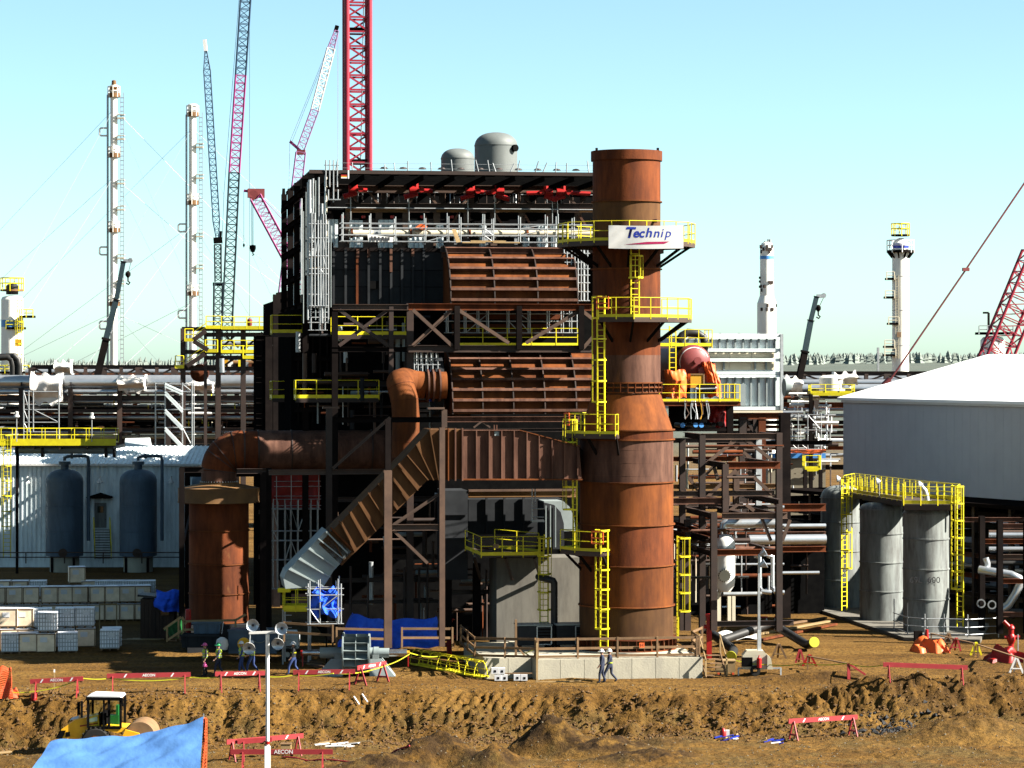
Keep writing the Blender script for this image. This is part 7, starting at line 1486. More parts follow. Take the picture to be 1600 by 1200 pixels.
person('worker in navy with reflective belt walking close to the concrete foundation, right of the pair', gp(953, 1067), 185, .34, ((.4, .4), (-.4, .2)), 'hat_white', 'navy', 'navy', vest=False, band=1)
# ---------------------------------------------------------------- crates
CR = random.Random(3)
def crate_proto(kind):
    t = T('crate', 'x', 'crate'); w, dp, h = 1.14, 1.1, 1.06; b = MB()
    E = (EX, EY, ZX)
    bm_ = MB(); bm_.box((0, 0, .14 + h / 2), w, dp, h, *E)
    o = bm_.build('load', 'crate_brown' if kind == 0 else 'crate_grey', t); mo = o.modifiers.new('b', 'BEVEL'); mo.width = .04; mo.segments = 2
    for s in (-.48, 0, .48): MB().box((s, 0, .07), .1, dp, .09, *E).build('skid', 'wood', t)
    MB().box((0, 0, .125), w, dp, .03, *E).build('pallet_deck', 'wood', t)
    if kind == 0:
        for s in (-.5, .5): MB().box((s * (w - .1), -dp / 2 - .008, .14 + h / 2), .05, .02, h - .03, *E).build('edge_batten', 'wood', t)
        MB().box((0, -dp / 2 - .008, .14 + h - .04), w - .02, .02, .05, *E).build('edge_batten', 'wood', t)
        MB().box((-.12, -dp / 2 - .012, .85), .42, .01, .30, *E).build('paper_label', 'paper', t)
    else:
        for i in range(7): MB().box((-w / 2 + .08 + i * (w - .16) / 6, -dp / 2 - .012, .14 + h / 2), .055, .03, h, *E).build('slat', 'galv', t)
        for j in range(5): MB().box((0, -dp / 2 - .018, .18 + j * (h - .1) / 4), w, .03, .055, *E).build('slat', 'galv', t)
        MB().box((.1, -dp / 2 - .036, .92), .40, .012, .28, *E).build('paper_label', 'paper', t)
        for j in range(4): MB().box((w / 2 + .012, 0, .25 + j * .26), .02, dp, .05, *E).build('slat', 'galv', t)
    MB().box((0, 0, .14 + h + .012), w + .02, dp + .02, .025, *E).build('cover_sheet', 'crate_grey', t)
    return t
PR = [crate_proto(0), crate_proto(1)]; used_ = [False, False]
def crate(kind, px, d, lvl, label, sc=1.0, rot=None, dz=0.0):
    t = PR[kind] if not used_[kind] else copy_tree(PR[kind]); used_[kind] = True
    x = (px - 800) * d / F; t.location = (x, d, gz(x, d) + lvl * 1.23 * sc + dz - .02); t.rotation_euler = (0, 0, R(8.5) + CR.uniform(-.08, .08) if rot is None else rot); t.scale = (sc, sc, sc); t['label'] = label; t['category'] = 'crate'; t['group'] = 'wrapped crates stacked in the yard'
nth = ('first', 'second', 'third', 'fourth', 'fifth', 'sixth', 'seventh', 'eighth', 'ninth', 'tenth')
for k, (px, kd) in enumerate(((18, 1), (44, 0), (72, 0), (106, 1))): crate(kd, px, 167.0 + k * .1, 0, f'{nth[k]} crate from the left in the front row, bottom layer')
crate(1, 75, 167.2, 1, 'sunlit slatted crate alone on top of the front row')
for k, (px, kd) in enumerate(((14, 0), (39, 0), (66, 1), (102, 1), (133, 1))): crate(kd, px, 169.6 + k * .2, 1, f'{nth[k]} crate from the left in the upper layer of the second row')
for k, (px, kd) in enumerate(((14, 0), (39, 0), (66, 1), (102, 1), (134, 0))): crate(kd, px, 169.6 + k * .2, 0, f'{nth[k]} crate from the left in the bottom layer of the second row')
crate(1, 172, 168, 0, 'single grey slatted crate standing apart at the right end of the front rows'); crate(1, 175, 170.5, 0, 'grey crate directly behind the single slatted crate')
for lv in (0, 1):
    for k, px in enumerate((-4, 22, 48, 77, 102, 125, 152, 175, 198, 222)): crate(0, px, 187.0 + k * .15, lv, f"{nth[k]} crate from the left in the {'upper' if lv else 'lower'} layer of the long brown row", .97)
for k, (px, kd) in enumerate(((4, 0), (32, 0), (60, 1), (120, 0), (140, 0), (161, 1), (183, 1), (206, 1), (230, 1))): crate(kd, px, 190.5, 2 if px == 120 else 1, f'{nth[k]} crate from the left in the rearmost shaded row', .97, dz=.15 if px != 120 else -.1)
for k, px in enumerate((4, 32, 60, 120, 140, 161, 183, 206, 230)): crate(0, px, 190.5, 0, f'{nth[k]} crate from the left under the rearmost shaded row', .97)
c = gp(158, 985); q = T('timber_gantry', 'pale wooden frame propped between the crates of the long row', 'frame', c)
for dx in (-.1, 1.0): piece(q, 'post', c + EX * dx, c + EX * dx + ZX * 1.7, .08, .06, 'wood_pale')
piece(q, 'top_bar', c + EX * -.1 + ZX * 1.7, c + EX * 1.0 + ZX * 1.7, .08, .06, 'wood_pale')
c = gp(215, 1001); q = T('board', 'flat pale boards lying on the ground right of the crates', 'board', c)
for k in range(3): piece(q, 'plank', c + EX * (-1 + k * .3) + EY * k * .35 + ZX * .06, c + EX * (1.4 + k * .2) + EY * (k * .35) + ZX * .07, .28, .05, 'wood_pale')
# ---------------------------------------------------------------- wooden hut and yard things on the left
dsh = 176.0; c = P(249, 0, dsh); c.z = 0; q = T('wooden_hut', 'small brown plank hut with a flat dark roof right of the crates', 'hut', c); w, h = 2.05, 2.5
for k in range(9):
    x = -w / 2 + (k + .5) * w / 9; MB().box(c + EX * x + EY * (-.9) + ZX * (h / 2), w / 9 - .015, .05, h, EX, EY).build('plank', 'wood_brown', q)
for k in range(7): MB().box(c + EX * (-w / 2 - .02) + EY * (-.78 + k * .26) + ZX * (h / 2), .05, .245, h, EX, EY).build('plank', 'wood_brown', q)
MB().box(c + ZX * (h / 2), w - .06, 1.7, h - .02, EX, EY).build('wall', 'wood_brown', q)
MB().prism([c + Vec((-w / 2 - .2, -1.1, h + .18)), c + Vec((w / 2 + .15, -1.1, h - .02)), c + Vec((w / 2 + .15, -1.1, h + .08)), c + Vec((-w / 2 - .2, -1.1, h + .3))], EY * 2.2).build('roof', 'pipe_black', q)
wi = MB().box(c + Vec((.45, -.94, 1.75)), .55, .04, .5, EX, EY).build('window', 'glass_dark', q)
for a, b in (((.15, 1.48), (.75, 1.48)), ((.15, 2.02), (.75, 2.02)), ((.16, 1.48), (.16, 2.02)), ((.74, 1.48), (.74, 2.02))): piece(wi, 'window_frame', c + Vec((a[0], -.96, a[1])), c + Vec((b[0], -.96, b[1])), .06, .05, 'wood_brown')
lump('blue_tarpaulin', 'bright blue tarpaulin over goods behind the wooden hut', 'tarpaulin', ((245, 924), (284, 922), (286, 958), (240, 950)), 21, 1.6, 'blue_deep', .12, 6)
def box_thing(name, label, cat, px0, px1, py0, py1, d, dep, m, ribs=0, slope=0.0):
    a, b = P(px0, py1, d), P(px1, py1, d); a.z = b.z = (a.z + b.z) / 2; hh = (py1 - py0) * d / F; t = T(name, label, cat, (a + b) / 2); s = (b - a).length * slope
    MB().prism([a + EX * s, b - EX * s, b + ZX * hh, a + ZX * hh], EY * dep).build('body', m, t)
    MB().box((a + b) / 2 + ZX * hh - EY * .05, (b - a).length + .1, .1, .12, EX, EY).build('rim', m, t)
    for k in range(ribs): f = (k + .5) / ribs; piece(t, 'rib', a.lerp(b, f) - EY * .04 + ZX * .05, a.lerp(b, f) - EY * .04 + ZX * (hh - .06), .07, .07, m)
    return t, a, b, hh
box_thing('waste_skip', 'dark upper waste skip below the foot of the rusty vessel', 'skip', 301, 345, 973, 994, 163.2, 1.6, 'tank_blue', 3, .06); box_thing('waste_skip', 'dark lower waste skip behind the worker in the pink hard hat', 'skip', 282, 341, 993, 1012, 162, 1.7, 'casing_dark', 3, .04)
t, a, b, hh = box_thing('steel_bin', 'large grey steel bin with a yellow drum, behind the workers', 'bin', 357, 432, 985, 1021, 161, 1.8, 'tank_blue', 0, 0)
MB().lathe(P(381, 1006, 160.9), [(.001, -.12), (.36, -.1), (.36, .1), (.30, .12), (.30, .1), (.001, .05)], 20, ax=(EX, ZX, -EY)).build('hose_reel', 'yellow_machine', t)
MB().lathe(P(405, 990, 160.9), [(.5, -.03), (.55, 0), (.5, .03)], 20, ax=(EX, ZX, -EY)).build('hatch_ring', 'paint_grey', t)
c = P(347, 1006, 160.5); q = T('white_sack', 'pale round sack leaning between the dark skip and the steel bin', 'sack', c); MB().lathe(c - ZX * .35, [(.001, 0), (.3, .03), (.36, .3), (.3, .6), (.12, .72), (.001, .74)], 14).build('sack', 'white_wrap', q)
q = T('green_bin', 'green skip half hidden behind the wooden steps by the hut', 'skip', P(275, 990, 165)); MB().prism([P(258, 985, 165), P(275, 1000, 165), P(284, 990, 165), P(280, 970, 165)], EY * 1.5).build('body', 'green', q); MB().prism([P(256, 983, 164.9), P(281, 968, 164.9), P(281, 970, 164.9), P(257, 986, 164.9)], EY * 1.6).build('rim', 'green', q)
for k in range(3): piece(q, 'rib', P(262 + k * 6, 985 - k * 4, 164.9), P(266 + k * 6, 994 - k * 3, 164.9), .08, .08, 'green')
q = T('wooden_steps', 'pale wooden steps and railing by the hut at the foot of the rusty vessel', 'steps', P(270, 1000, 166.5)); dd = 163.6
for a, b in (((256, 983), (283, 964)), ((262, 1000), (284, 985)), ((286, 971), (370, 969)), ((288, 984), (345, 983)), ((284, 964), (291, 975)), ((366, 970), (384, 960))): piece(q, 'rail', P(*a, dd), P(*b, dd), .05, .13, 'wood_pale')
for px, y0, y1 in ((261, 980, 1003), (279, 966, 995), (286, 970, 992), (368, 967, 980)): piece(q, 'post', P(px, y0, dd), P(px, y1, dd), .11, .1, 'wood_pale', up=EX)
for k in range(5): piece(q, 'tread', P(262 + k * 4, 1001 - k * 3, dd + .2), P(276 + k * 4, 1001 - k * 3, dd + .2), .25, .05, 'wood')
c = P(294, 980, 164.2); q = T('red_post', 'bright red fire water post beside the rusty vessel', 'post', c); MB().tube([c - ZX * .6, c + ZX * 1.0], .17, 16).lathe(c + ZX * 1.0, [(.17, 0), (.12, .06), (.001, .07)], 16).build('post', 'red', q); MB().tube([c - ZX * .55 - EX * .3, c - ZX * .55 + EX * .35], .12, 10).build('valve', 'red', q)
# welding trailer
c = gp(446, 1033); q = T('welder_trailer', 'white welding trailer with open lid and a black wheel, behind the light mast', 'trailer', c)
MB().box(c + Vec((-.05, 1.1, 1.05)), 1.5, 1.3, .75, EX, EY).build('hood', 'alu_panel', q); MB().prism([c + Vec((-.75, .4, 1.43)), c + Vec((.72, .4, 1.43)), c + Vec((.6, .9, 1.72)), c + Vec((-.7, .9, 1.72))], EY * .05).build('open_lid', 'alu_panel', q)
MB().box(c + Vec((-.3, .42, 1.05)), .6, .06, .45, EX, EY).build('control_panel', 'ink_dark', q); MB().box(c + Vec((-.15, .42, 1.58)), .3, .04, .06, EX, EY).build('decal', 'red', q)
for x in (.1,):
    wc_ = c + Vec((x, .25, .36)); wh_ = MB().lathe(wc_, [(.16, -.1), (.34, -.11), (.36, -.05), (.36, .05), (.34, .11), (.16, .1)], 24, ax=(EX, ZX, -EY)).build('tyre', 'rubber', q); MB().lathe(wc_, [(.001, .06), (.10, .07), (.2, .03), (.22, .1)], 20, ax=(EX, ZX, -EY)).build('rim', 'white', q)
piece(q, 'chassis', c + Vec((-1.1, .5, .55)), c + Vec((1.6, .5, .55)), .1, .12, 'black'); MB().box(c + Vec((.1, .28, .8)), 1.0, .25, .05, EX, EY).build('mudguard', 'black', q); piece(q, 'drawbar', c + Vec((1.4, .6, .55)), c + Vec((2.2, .6, .4)), .1, .1, 'black'); piece(q, 'stand', c + Vec((-.95, .5, .55)), c + Vec((-.95, .5, 0)), .08, .08, 'black')
# ---------------------------------------------------------------- fan rotor on its trestles
fc = gp(553, 1056); dF = fc.y; c = P(553, 1020, dF); sF = F / dF; zg = fc.z
q = T('fan_rotor', 'big grey fan rotor with a bright steel shaft lying on two trestles', 'fan rotor', Vec((c.x, c.y, zg))); axr = (EY, ZX, EX)
X = lambda px: (px - 553) / sF
def shaft(px0, px1, r, m): MB().tube([c + EX * X(px0), c + EX * X(px1)], r / sF, 28).build('shaft', m, q)
for a in ((472, 487, 4.5, 'bright_metal'), (487, 502, 6, 'bright_metal'), (500, 540, 8.5, 'machine_grey'), (575, 592, 8.5, 'machine_grey'), (584, 592, 9.5, 'machine_grey'), (592, 608, 7.5, 'machine_grey'), (608, 636, 5.8, 'bright_metal'), (636, 640, 3.5, 'gold'), (470, 473, 5, 'red')): shaft(*a)
Rr = 31 / sF
for px, r in ((537, 32), (577, 30)): MB().lathe(c + EX * X(px), [(r * .35 / sF, -.04), (r / sF, -.04), (r / sF, .04), (r * .35 / sF, .04)], 48, ax=axr).build('side_disc', 'machine_grey', q)
MB().lathe(c, [(Rr * .55, X(538)), (Rr * .55, X(576))], 36, ax=axr).build('drum', 'machine_grey', q)
for k in range(14):
    a = k * 2 * math.pi / 14; e = Vec((0, math.cos(a), math.sin(a))); t_ = Vec((0, -math.sin(a), math.cos(a)))
    MB().prism([c + EX * X(538) + e * Rr * .5, c + EX * X(576) + e * Rr * .5, c + EX * X(576) + e * Rr * .93 + t_ * .25, c + EX * X(538) + e * Rr * .93 + t_ * .25], t_ * .025).build('blade', 'machine_grey', q)
MB().lathe(c + EX * X(557), [(Rr * .5, -.02), (Rr * .94, -.02), (Rr * .94, .02), (Rr * .5, .02)], 40, ax=axr).build('middle_disc', 'machine_grey', q)
for s, x0, x1, x2, x3 in ((-1, 518, 538, 536, 494), (1, 579, 596, 618, 578)):
    z0 = zg; pts = [Vec((c.x + X(x3), c.y - .5, z0)), Vec((c.x + X(x2), c.y - .5, z0)), Vec((c.x + X(x1), c.y - .35, c.z - .3)), Vec((c.x + X(x0), c.y - .35, c.z - .3))]
    MB().prism(pts, EY * 1.0).build('trestle', 'paint_grey', q); xm = (x0 + x1) / 2; MB().box(Vec((c.x + X(xm), c.y, c.z - .2)), .35, .7, .25, EX, EY).build('cradle', 'paint_grey', q)
for px in (473, 638): MB().beam(c + EX * X(px), Vec((c.x + X(px), c.y - .05, c.z - .75)), .06, .04).build('ribbon', 'red', q)
q = T('timber_pile', 'loose timbers on the ground left of the fan rotor', 'timber', gp(485, 1045))
for k in range(6): a = gp(462 + k * 6, 1034 + k * 2); piece(q, 'timber', a + ZX * .1, a + Vec((.9, -.7, .08)) + EX * rnd.uniform(-.2, .5), .1, .1, 'wood' if k % 2 else 'wood_brown')
# shrouds, tarps and rails in front of the duct outlet
lump('blue_tarpaulin', 'large deep blue tarpaulin draped over machinery behind the fan rotor, its left peak', 'tarpaulin', ((553, 960), (604, 970), (606, 1012), (527, 1012)), 3.2, .9, 'blue_deep', .10, 7); lump('blue_tarpaulin', 'large deep blue tarpaulin draped over machinery, its long flat right part', 'tarpaulin', ((598, 969), (682, 965), (686, 1010), (600, 1012)), 3.4, .8, 'blue_deep', .10, 8)
lump('blue_tarpaulin', 'crumpled bright blue tarpaulin tied round the grey duct outlet', 'tarpaulin', ((486, 922), (522, 920), (533, 958), (490, 964)), -2.6, 1.0, 'blue_deep', .26, 9)
q = T('work_platform', 'small yellow guarded platform on legs beside the wrapped duct outlet', 'platform', P(470, 955, 161)); z_ = P(0, 953, 160.5).z; pp = [Vec((P(442, 0, 160.5).x, 160.5, z_)), Vec((P(482, 0, 160.5).x, 160.5, z_)), Vec((P(482, 0, 160.5).x, 162, z_)), Vec((P(442, 0, 160.5).x, 162, z_))]
MB().prism([k - ZX * .1 for k in pp], ZX * .1).build('deck', 'yellow', q); railing(q, pp, closed=True, sp=.7, toe=.25, h=1.15)
for k in pp: piece(q, 'leg', k, Vec((k.x, k.y, 0)), .09, .09, 'galv')
for k in range(6): piece(q, 'rung', pp[0] + ZX * (-.3 - k * .35), pp[0] + EX * .5 + ZX * (-.3 - k * .35), .05, .05, 'galv', 'tube')
MB().box(P(444, 922, 160.4), .7, .4, .22, EX, EY).build('lamp_box', 'yellow', q)
k_ = P(510, 937, 158.9); q = T('yellow_box', 'yellow box on a stand before the crumpled blue tarpaulin', 'box', Vec((k_.x, k_.y, 0))); MB().box(k_, .55, .3, .38, EX, EY).build('box', 'yellow', q); MB().box(k_ + ZX * .2, .62, .36, .04, EX, EY).build('lid', 'yellow', q); piece(q, 'stand', k_, Vec((k_.x, k_.y, 0)), .08, .08, 'black')
scaffold('scaffold', 'silver scaffold poles round the duct outlet and its crumpled blue tarpaulin', [484, 500, 528, 533], [920, 930, 952, 975], -3.2, -2.0, 3, .07, seed=12)
gr = lambda n, l, pts: wood_rail(n, l, pts, m='wood', kick=False)
gr('wooden_guardrail', 'wooden guardrail before the left peak of the deep blue tarpaulin', [L(526, 1012, -.5), L(607, 1014, -.5)]); gr('wooden_guardrail', 'wooden guardrail before the right part of the deep blue tarpaulin', [L(628, 1012, -.5), L(707, 1012, -.5)]); gr('wooden_guardrail', 'dark wooden guardrail between the yellow platform and the deep blue tarpaulin', [L(444, 1003, 1.0), L(520, 1008, .2)])
c = gp(702, 1022); q = T('fire_hydrant', 'dark red fire hydrant post at the left end of the foundation', 'hydrant', c); MB().tube([c, c + ZX * 1.9], .16, 14).tube([c + Vec((-.35, 0, 1.0)), c + Vec((.35, 0, 1.0))], .12, 10).tube([c + Vec((-.3, 0, .55)), c + Vec((.3, 0, .55))], .14, 10).lathe(c + ZX * 1.9, [(.2, 0), (.18, .1), (.05, .2), (.001, .22)], 14).build('post', 'red', q); MB().lathe(c + ZX * 2.05, [(.3, -.03), (.33, 0), (.3, .03)], 16).build('hand_wheel', 'red', q)
# caged ladder lying on the ground
a, b = gp(648, 1040), gp(757, 1061); q = T('lying_ladder', 'yellow caged ladder lying on the ground left of the foundation', 'ladder', a); d_ = (b - a).normalized(); n_ = Vec((-d_.y, d_.x, 0))
for s in (-.25, .25): piece(q, 'stile', a + n_ * s + ZX * .12, b + n_ * s + ZX * .12, .08, .08, 'yellow')
k = .15; Ln = (b - a).length
while k < Ln: m_ = a + d_ * k + ZX * .12; piece(q, 'rung', m_ - n_ * .25, m_ + n_ * .25, .04, .04, 'yellow'); k += .32
for i in range(8):
    o = a + d_ * (Ln * (i + .2) / 7.6) + ZX * .12; hb2 = MB(); pr = [o + n_ * (math.cos(w) * .42) + ZX * (math.sin(w) * .85) for w in [math.pi * j / 8 for j in range(9)]]
    for u_, v_ in zip(pr[:-1], pr[1:]): hb2.beam(u_, v_, .05, .03)
    hb2.build('cage_hoop', 'yellow', q)
for w in (.4, 1.1, 1.57, 2.0, 2.7): o = n_ * (math.cos(w) * .42) + ZX * (math.sin(w) * .85 + .12); piece(q, 'cage_bar', a + o + d_ * .15, b + o - d_ * .1, .03, .03, 'yellow')
for k, (px, py, lv, lab) in enumerate(((778, 1063, 0, 'bottom left'), (788, 1064, 0, 'bottom second'), (808, 1064, 0, 'bottom third'), (819, 1064, 0, 'bottom right'), (773, 1062, 1, 'top left'), (784, 1062, 1, 'top right'))):
    c = gp(px, 1064) + ZX * (.02 + lv * .36); q = T('white_block', f'{lab} white block with a dark socket, stacked before the concrete step', 'block', c, 'white blocks at the concrete step'); MB().box(c + ZX * .17, .36, .3, .32, EX, EY).build('block', 'paper', q); MB().box(c + Vec((.02, -.15, .15)), .12, .02, .12, EX, EY).build('socket', 'black', q)
c = gp(797, 1063); q = T('plank', 'grey plank lying across the white blocks', 'plank', c); piece(q, 'plank', c + Vec((-.6, .0, .36)), c + Vec((1.2, 0, .37)), .25, .04, 'wood')
# ---------------------------------------------------------------- right: light tower, pipes, hydrant, sheets
c = gp(1183, 1056); q = T('light_tower', 'small cream generator trailer with a tall floodlight mast right of the foundation', 'light tower', c)
MB().box(c + Vec((-.1, .5, .75)), 1.35, .9, .75, EX, EY).build('housing', 'cream', q); MB().prism([c + Vec((-.75, .05, 1.12)), c + Vec((.55, .05, 1.12)), c + Vec((.35, .05, 1.35)), c + Vec((-.55, .05, 1.35))], EY * .9).build('hood', 'cream', q)
MB().prism([c + Vec((.55, -.05, .35)), c + Vec((.85, -.05, .35)), c + Vec((.75, -.05, .95)), c + Vec((.55, -.05, 1.15))], EY * .9).build('mudguard', 'cream', q)
MB().box(c + Vec((-.55, .0, .75)), .6, .08, .5, EX, EY).build('grille', 'black', q); MB().lathe(c + Vec((.1, -.1, .45)), [(.13, 0), (.13, .5), (.05, .58), (.04, .66), (.001, .67)], 14).build('extinguisher', 'red', q)
for x in (-1.0, 1.3): piece(q, 'outrigger', c + Vec((-.2, .2, .35)), c + Vec((x, .2, .4)), .08, .08, 'galv'); piece(q, 'outrigger_leg', c + Vec((x, .2, .42)), c + Vec((x, .2, -.02)), .08, .08, 'galv')
for s in (.2,): MB().lathe(c + Vec((s - .3, .05, .28)), [(.12, -.1), (.28, -.1), (.28, .1), (.12, .1)], 18, ax=(EX, ZX, -EY)).build('tyre', 'rubber', q)
mt = c + Vec((.12, .3, 0)); zt2 = P(0, 872, c.y).z
for k in range(3): piece(q, 'mast_section', mt + ZX * (.4 if k == 0 else .4 + (zt2 - .4) * k / 3), mt + ZX * (.4 + (zt2 - .4) * (k + 1) / 3), .17 - k * .035, .17 - k * .035, 'galv')
piece(q, 'mast_guide', mt + EX * .1 + ZX * .4, mt + EX * .1 + ZX * 2.6, .05, .05, 'galv')
for dz_ in (.0, -.62):
    for s in (1, ): k = mt + ZX * (zt2 + dz_) + EX * .12; MB().lathe(k, [(.04, -.1), (.12, 0), (.28, .26), (.27, .28), (.001, .22)], 16, ax=(EY, Vec((-.5, 0, .86)), Vec((.86, 0, .5)))).build('floodlight', 'lamp_glass', q)
def bent(name, label, pts, r, cap0=False, cap1=True):
    t = T(name, label, 'pipe', pts[0]); sm = [pts[0]]
    for a, b, c_ in zip(pts[:-2], pts[1:-1], pts[2:]):
        d0, d1 = (b - a).normalized(), (c_ - b).normalized(); k = min((b - a).length, (c_ - b).length, .9) * .45
        for f in (0, .25, .5, .75, 1): p0 = b - d0 * k; p1 = b + d1 * k; sm.append(p0.lerp(b, f).lerp(b.lerp(p1, f), f))
    sm.append(pts[-1]); MB().tube(sm, r, 18).build('pipe', 'pipe_black', t)
    if cap1: e = (sm[-1] - sm[-2]).normalized(); MB().tube([sm[-1] - e * .04, sm[-1] + e * .06], r + .05, 18).build('end_cap', 'tape', t)
g1 = lambda px, py, h: gp(px, py + h * 27.5) + ZX * h
bent('black_pipe', 'black bent pipe with a yellow end lying behind the wooden steps', [g1(1098, 978, .9), g1(1122, 996, .8), g1(1147, 1016, .45), g1(1142, 1026, .25)], .27)
bent('black_pipe', 'long black bent pipe with a yellow cap right of the light tower mast', [g1(1128, 1000, .4), g1(1195, 976, 1.0), g1(1212, 976, 1.0), g1(1262, 1008, .3), g1(1272, 1003, .55)], .26)
for k, (px, py) in enumerate(((1193, 970), (1216, 970))):
    c = gp(px, py + 8); q = T('pipe_stand', ('left', 'right')[k] + ' small red and white pipe stand behind the bent black pipe', 'stand', c)
    for s in (-.3, .3): piece(q, 'leg', c + EX * s, c + EX * s * .6 + ZX * .55, .07, .07, 'white')
    piece(q, 'top_bar', c + EX * -.25 + ZX * .57, c + EX * .25 + ZX * .57, .12, .1, 'red')
c = gp(1240, 985); q = T('plank', 'long pale timbers on the ground behind the bent black pipe', 'timber', c)
for k in range(3): piece(q, 'timber', gp(1150 + k * 20, 990 + k * 6) + ZX * .1, gp(1290 + k * 8, 968 + k * 5) + ZX * .12, .25, .12, ('wood', 'wood_pale', 'rust')[k])
sh_ = gp(1145, 997); q = T('plastic_sheet', 'white plastic sheeting lying on the ground under the steel rack', 'sheet', sh_); b = MB()
b.grid(lambda u_, v_: sh_ + Vec((-1.3 + u_ * 2.9, -1.2 + v_ * 3.2, .12 + .1 * math.sin(u_ * 11 + v_ * 4) + .08 * math.sin(v_ * 9 - u_ * 3))), 14, 12); b.build('sheet', 'white', q, fix=False)
c = gp(1108, 1030); q = T('fire_hydrant', 'bright red fire post beside the wooden steps of the foundation', 'hydrant', c); MB().box(c + ZX * 1.3, .3, .3, 2.5, EX, EY).build('post', 'red', q); MB().tube([c + Vec((-.3, 0, 1.9)), c + Vec((.3, 0, 1.9))], .12, 10).build('outlet', 'red', q); MB().lathe(c + ZX * 2.5, [(.22, 0), (.22, .12), (.001, .16)], 12).build('cap', 'red', q)
c = gp(1134, 1054); q = T('plywood_box', 'plywood box on a small orange pallet right of the wooden steps', 'box', c); MB().box(c + Vec((0, .4, .42)), 1.05, .9, .62, EX, EY).build('box', 'wood_pale', q); MB().box(c + Vec((0, .4, .75)), 1.12, .97, .05, EX, EY).build('lid', 'wood_pale', q)
for s in (-.4, 0, .4): MB().box(c + Vec((s, .4, .05)), .12, 1.0, .1, EX, EY).build('pallet_skid', 'orange_net', q)
cb(q, 0, 0, 1, 0, .01, .01, 'wood') if False else None
c = gp(1580, 1022); q = T('fire_hydrant', 'tall red fire hydrant with side valves at the right edge', 'hydrant', c); MB().tube([c, c + ZX * 1.5], .16, 14).lathe(c + ZX * .9, [(.16, -.3), (.26, -.1), (.26, .15), (.16, .3)], 16).tube([c + Vec((-.4, 0, 1.0)), c + Vec((.5, 0, 1.0))], .11, 10).lathe(c + ZX * 1.5, [(.22, 0), (.2, .1), (.08, .25), (.001, .27)], 14).build('post', 'red', q); MB().tube([c + Vec((-.1, 0, 1.6)), c + Vec((-.45, 0, 1.95))], .12, 10).build('handle', 'red', q); piece(q, 'stake', c + Vec((.35, -.3, 0)), c + Vec((.35, -.3, 1.2)), .06, .06, 'galv')
def heap(name, label, outline, m, seed, amp=.14):
    """crumpled cloth heap on the ground: outline = left px, right px, ground py, height m, depth m"""
    x0, x1, py, h, dp = outline; r = random.Random(seed); a, b = gp(x0, py), gp(x1, py); ph = [r.uniform(0, 6) for _ in range(6)]; t = T(name, label, 'tarpaulin', a.lerp(b, .5)); bb = MB()
    def fn(u_, v_):
        p = a.lerp(b, u_) + EY * (v_ - .15) * dp; e = max(0, math.sin(math.pi * u_)) ** .5 * max(0, math.sin(math.pi * v_)) ** .45
        q_ = .7 + .3 * math.sin(u_ * 7 + ph[0]) * math.sin(v_ * 5 + ph[1]) + .25 * math.sin(u_ * 15 + v_ * 9 + ph[2])
        return Vec((p.x + amp * math.sin(v_ * 12 + ph[3]), p.y + amp * math.sin(u_ * 14 + ph[4]), p.z - .05 + h * e * q_))
    bb.grid(fn, 22, 16); bb.build('cloth', m, t, fix=False)
heap('orange_tarpaulin', 'crumpled orange sheet heap before the front storage tank', (1428, 1482, 1019, 1.05, 1.6), 'orange_tarp', 1); heap('red_tarpaulin', 'long red sheet heap at the foot of the hydrant at the right edge', (1544, 1612, 1034, .95, 1.8), 'red_tarp', 2)
c = gp(1448, 1004); q = T('red_cone', 'small red marker post behind the orange sheet heap', 'post', c); MB().lathe(c, [(.22, 0), (.2, .05), (.14, .06), (.1, .8), (.001, .82)], 14).build('post', 'red', q); MB().box(c + Vec((-.5, .2, .35)), .5, .4, .7, EX, EY).build('base_block', 'steel_dark', q)
for k, (px, py) in enumerate(((1492, 1018), (1480, 1010))): aframe(('red and wood trestle at the right side of the orange sheet heap', 'brown trestle behind the orange sheet heap')[k], (px, py), .7, .8, ('red_barrier', 'wood')[k], .1)
# ---------------------------------------------------------------- left foreground: net, stake, drum, roller, tarpaulin, lamp mast
def net(name, label, tl, tr_, br, bl, m='mesh_net', seed=0, nx=24, ny=14, wv=.12):
    t = T(name, label, 'safety net', Vec(bl)); b = MB(); tl, tr_, br, bl = Vec(tl), Vec(tr_), Vec(br), Vec(bl)
    f = lambda u_, v_: tl.lerp(tr_, u_).lerp(bl.lerp(br, u_), v_) + EY * (wv * math.sin(u_ * 9 + v_ * 3) + wv * .6 * math.sin(v_ * 8 + u_ * 5)) + ZX * (.06 * math.sin(u_ * 13) * (1 - v_))
    for i in range(nx + 1):
        for j in range(ny): b.beam(f(i / nx, j / ny), f(i / nx, (j + 1) / ny), .035, .012)
    for j in range(ny + 1):
        for i in range(nx): b.beam(f(i / nx, j / ny), f((i + 1) / nx, j / ny), .035, .03)
    o = b.build('mesh', m, t, fix=False); o['kind'] = 'stuff'; return t
a = gp(-14, 1092); b = gp(17, 1090); net('safety_net', 'orange safety netting standing at the left edge of the photo', a + ZX * 1.7, b + ZX * 1.55, b + Vec((.15, -.2, 0)), a, seed=1)
q = T('net_heap', 'orange netting bunched on the ground at the left edge', 'safety net', gp(18, 1088)); g_ = gp(14, 1090); b_ = MB(); b_.grid(lambda u_, v_: g_ + Vec((-.6 + u_ * 1.1, -.3 + v_ * .8, .9 * math.sin(math.pi * u_) ** .6 * math.sin(math.pi * v_) ** .5 * (.7 + .3 * math.sin(u_ * 12 + v_ * 5)))), 12, 10); b_.build('mesh', 'orange_net', q, fix=False)
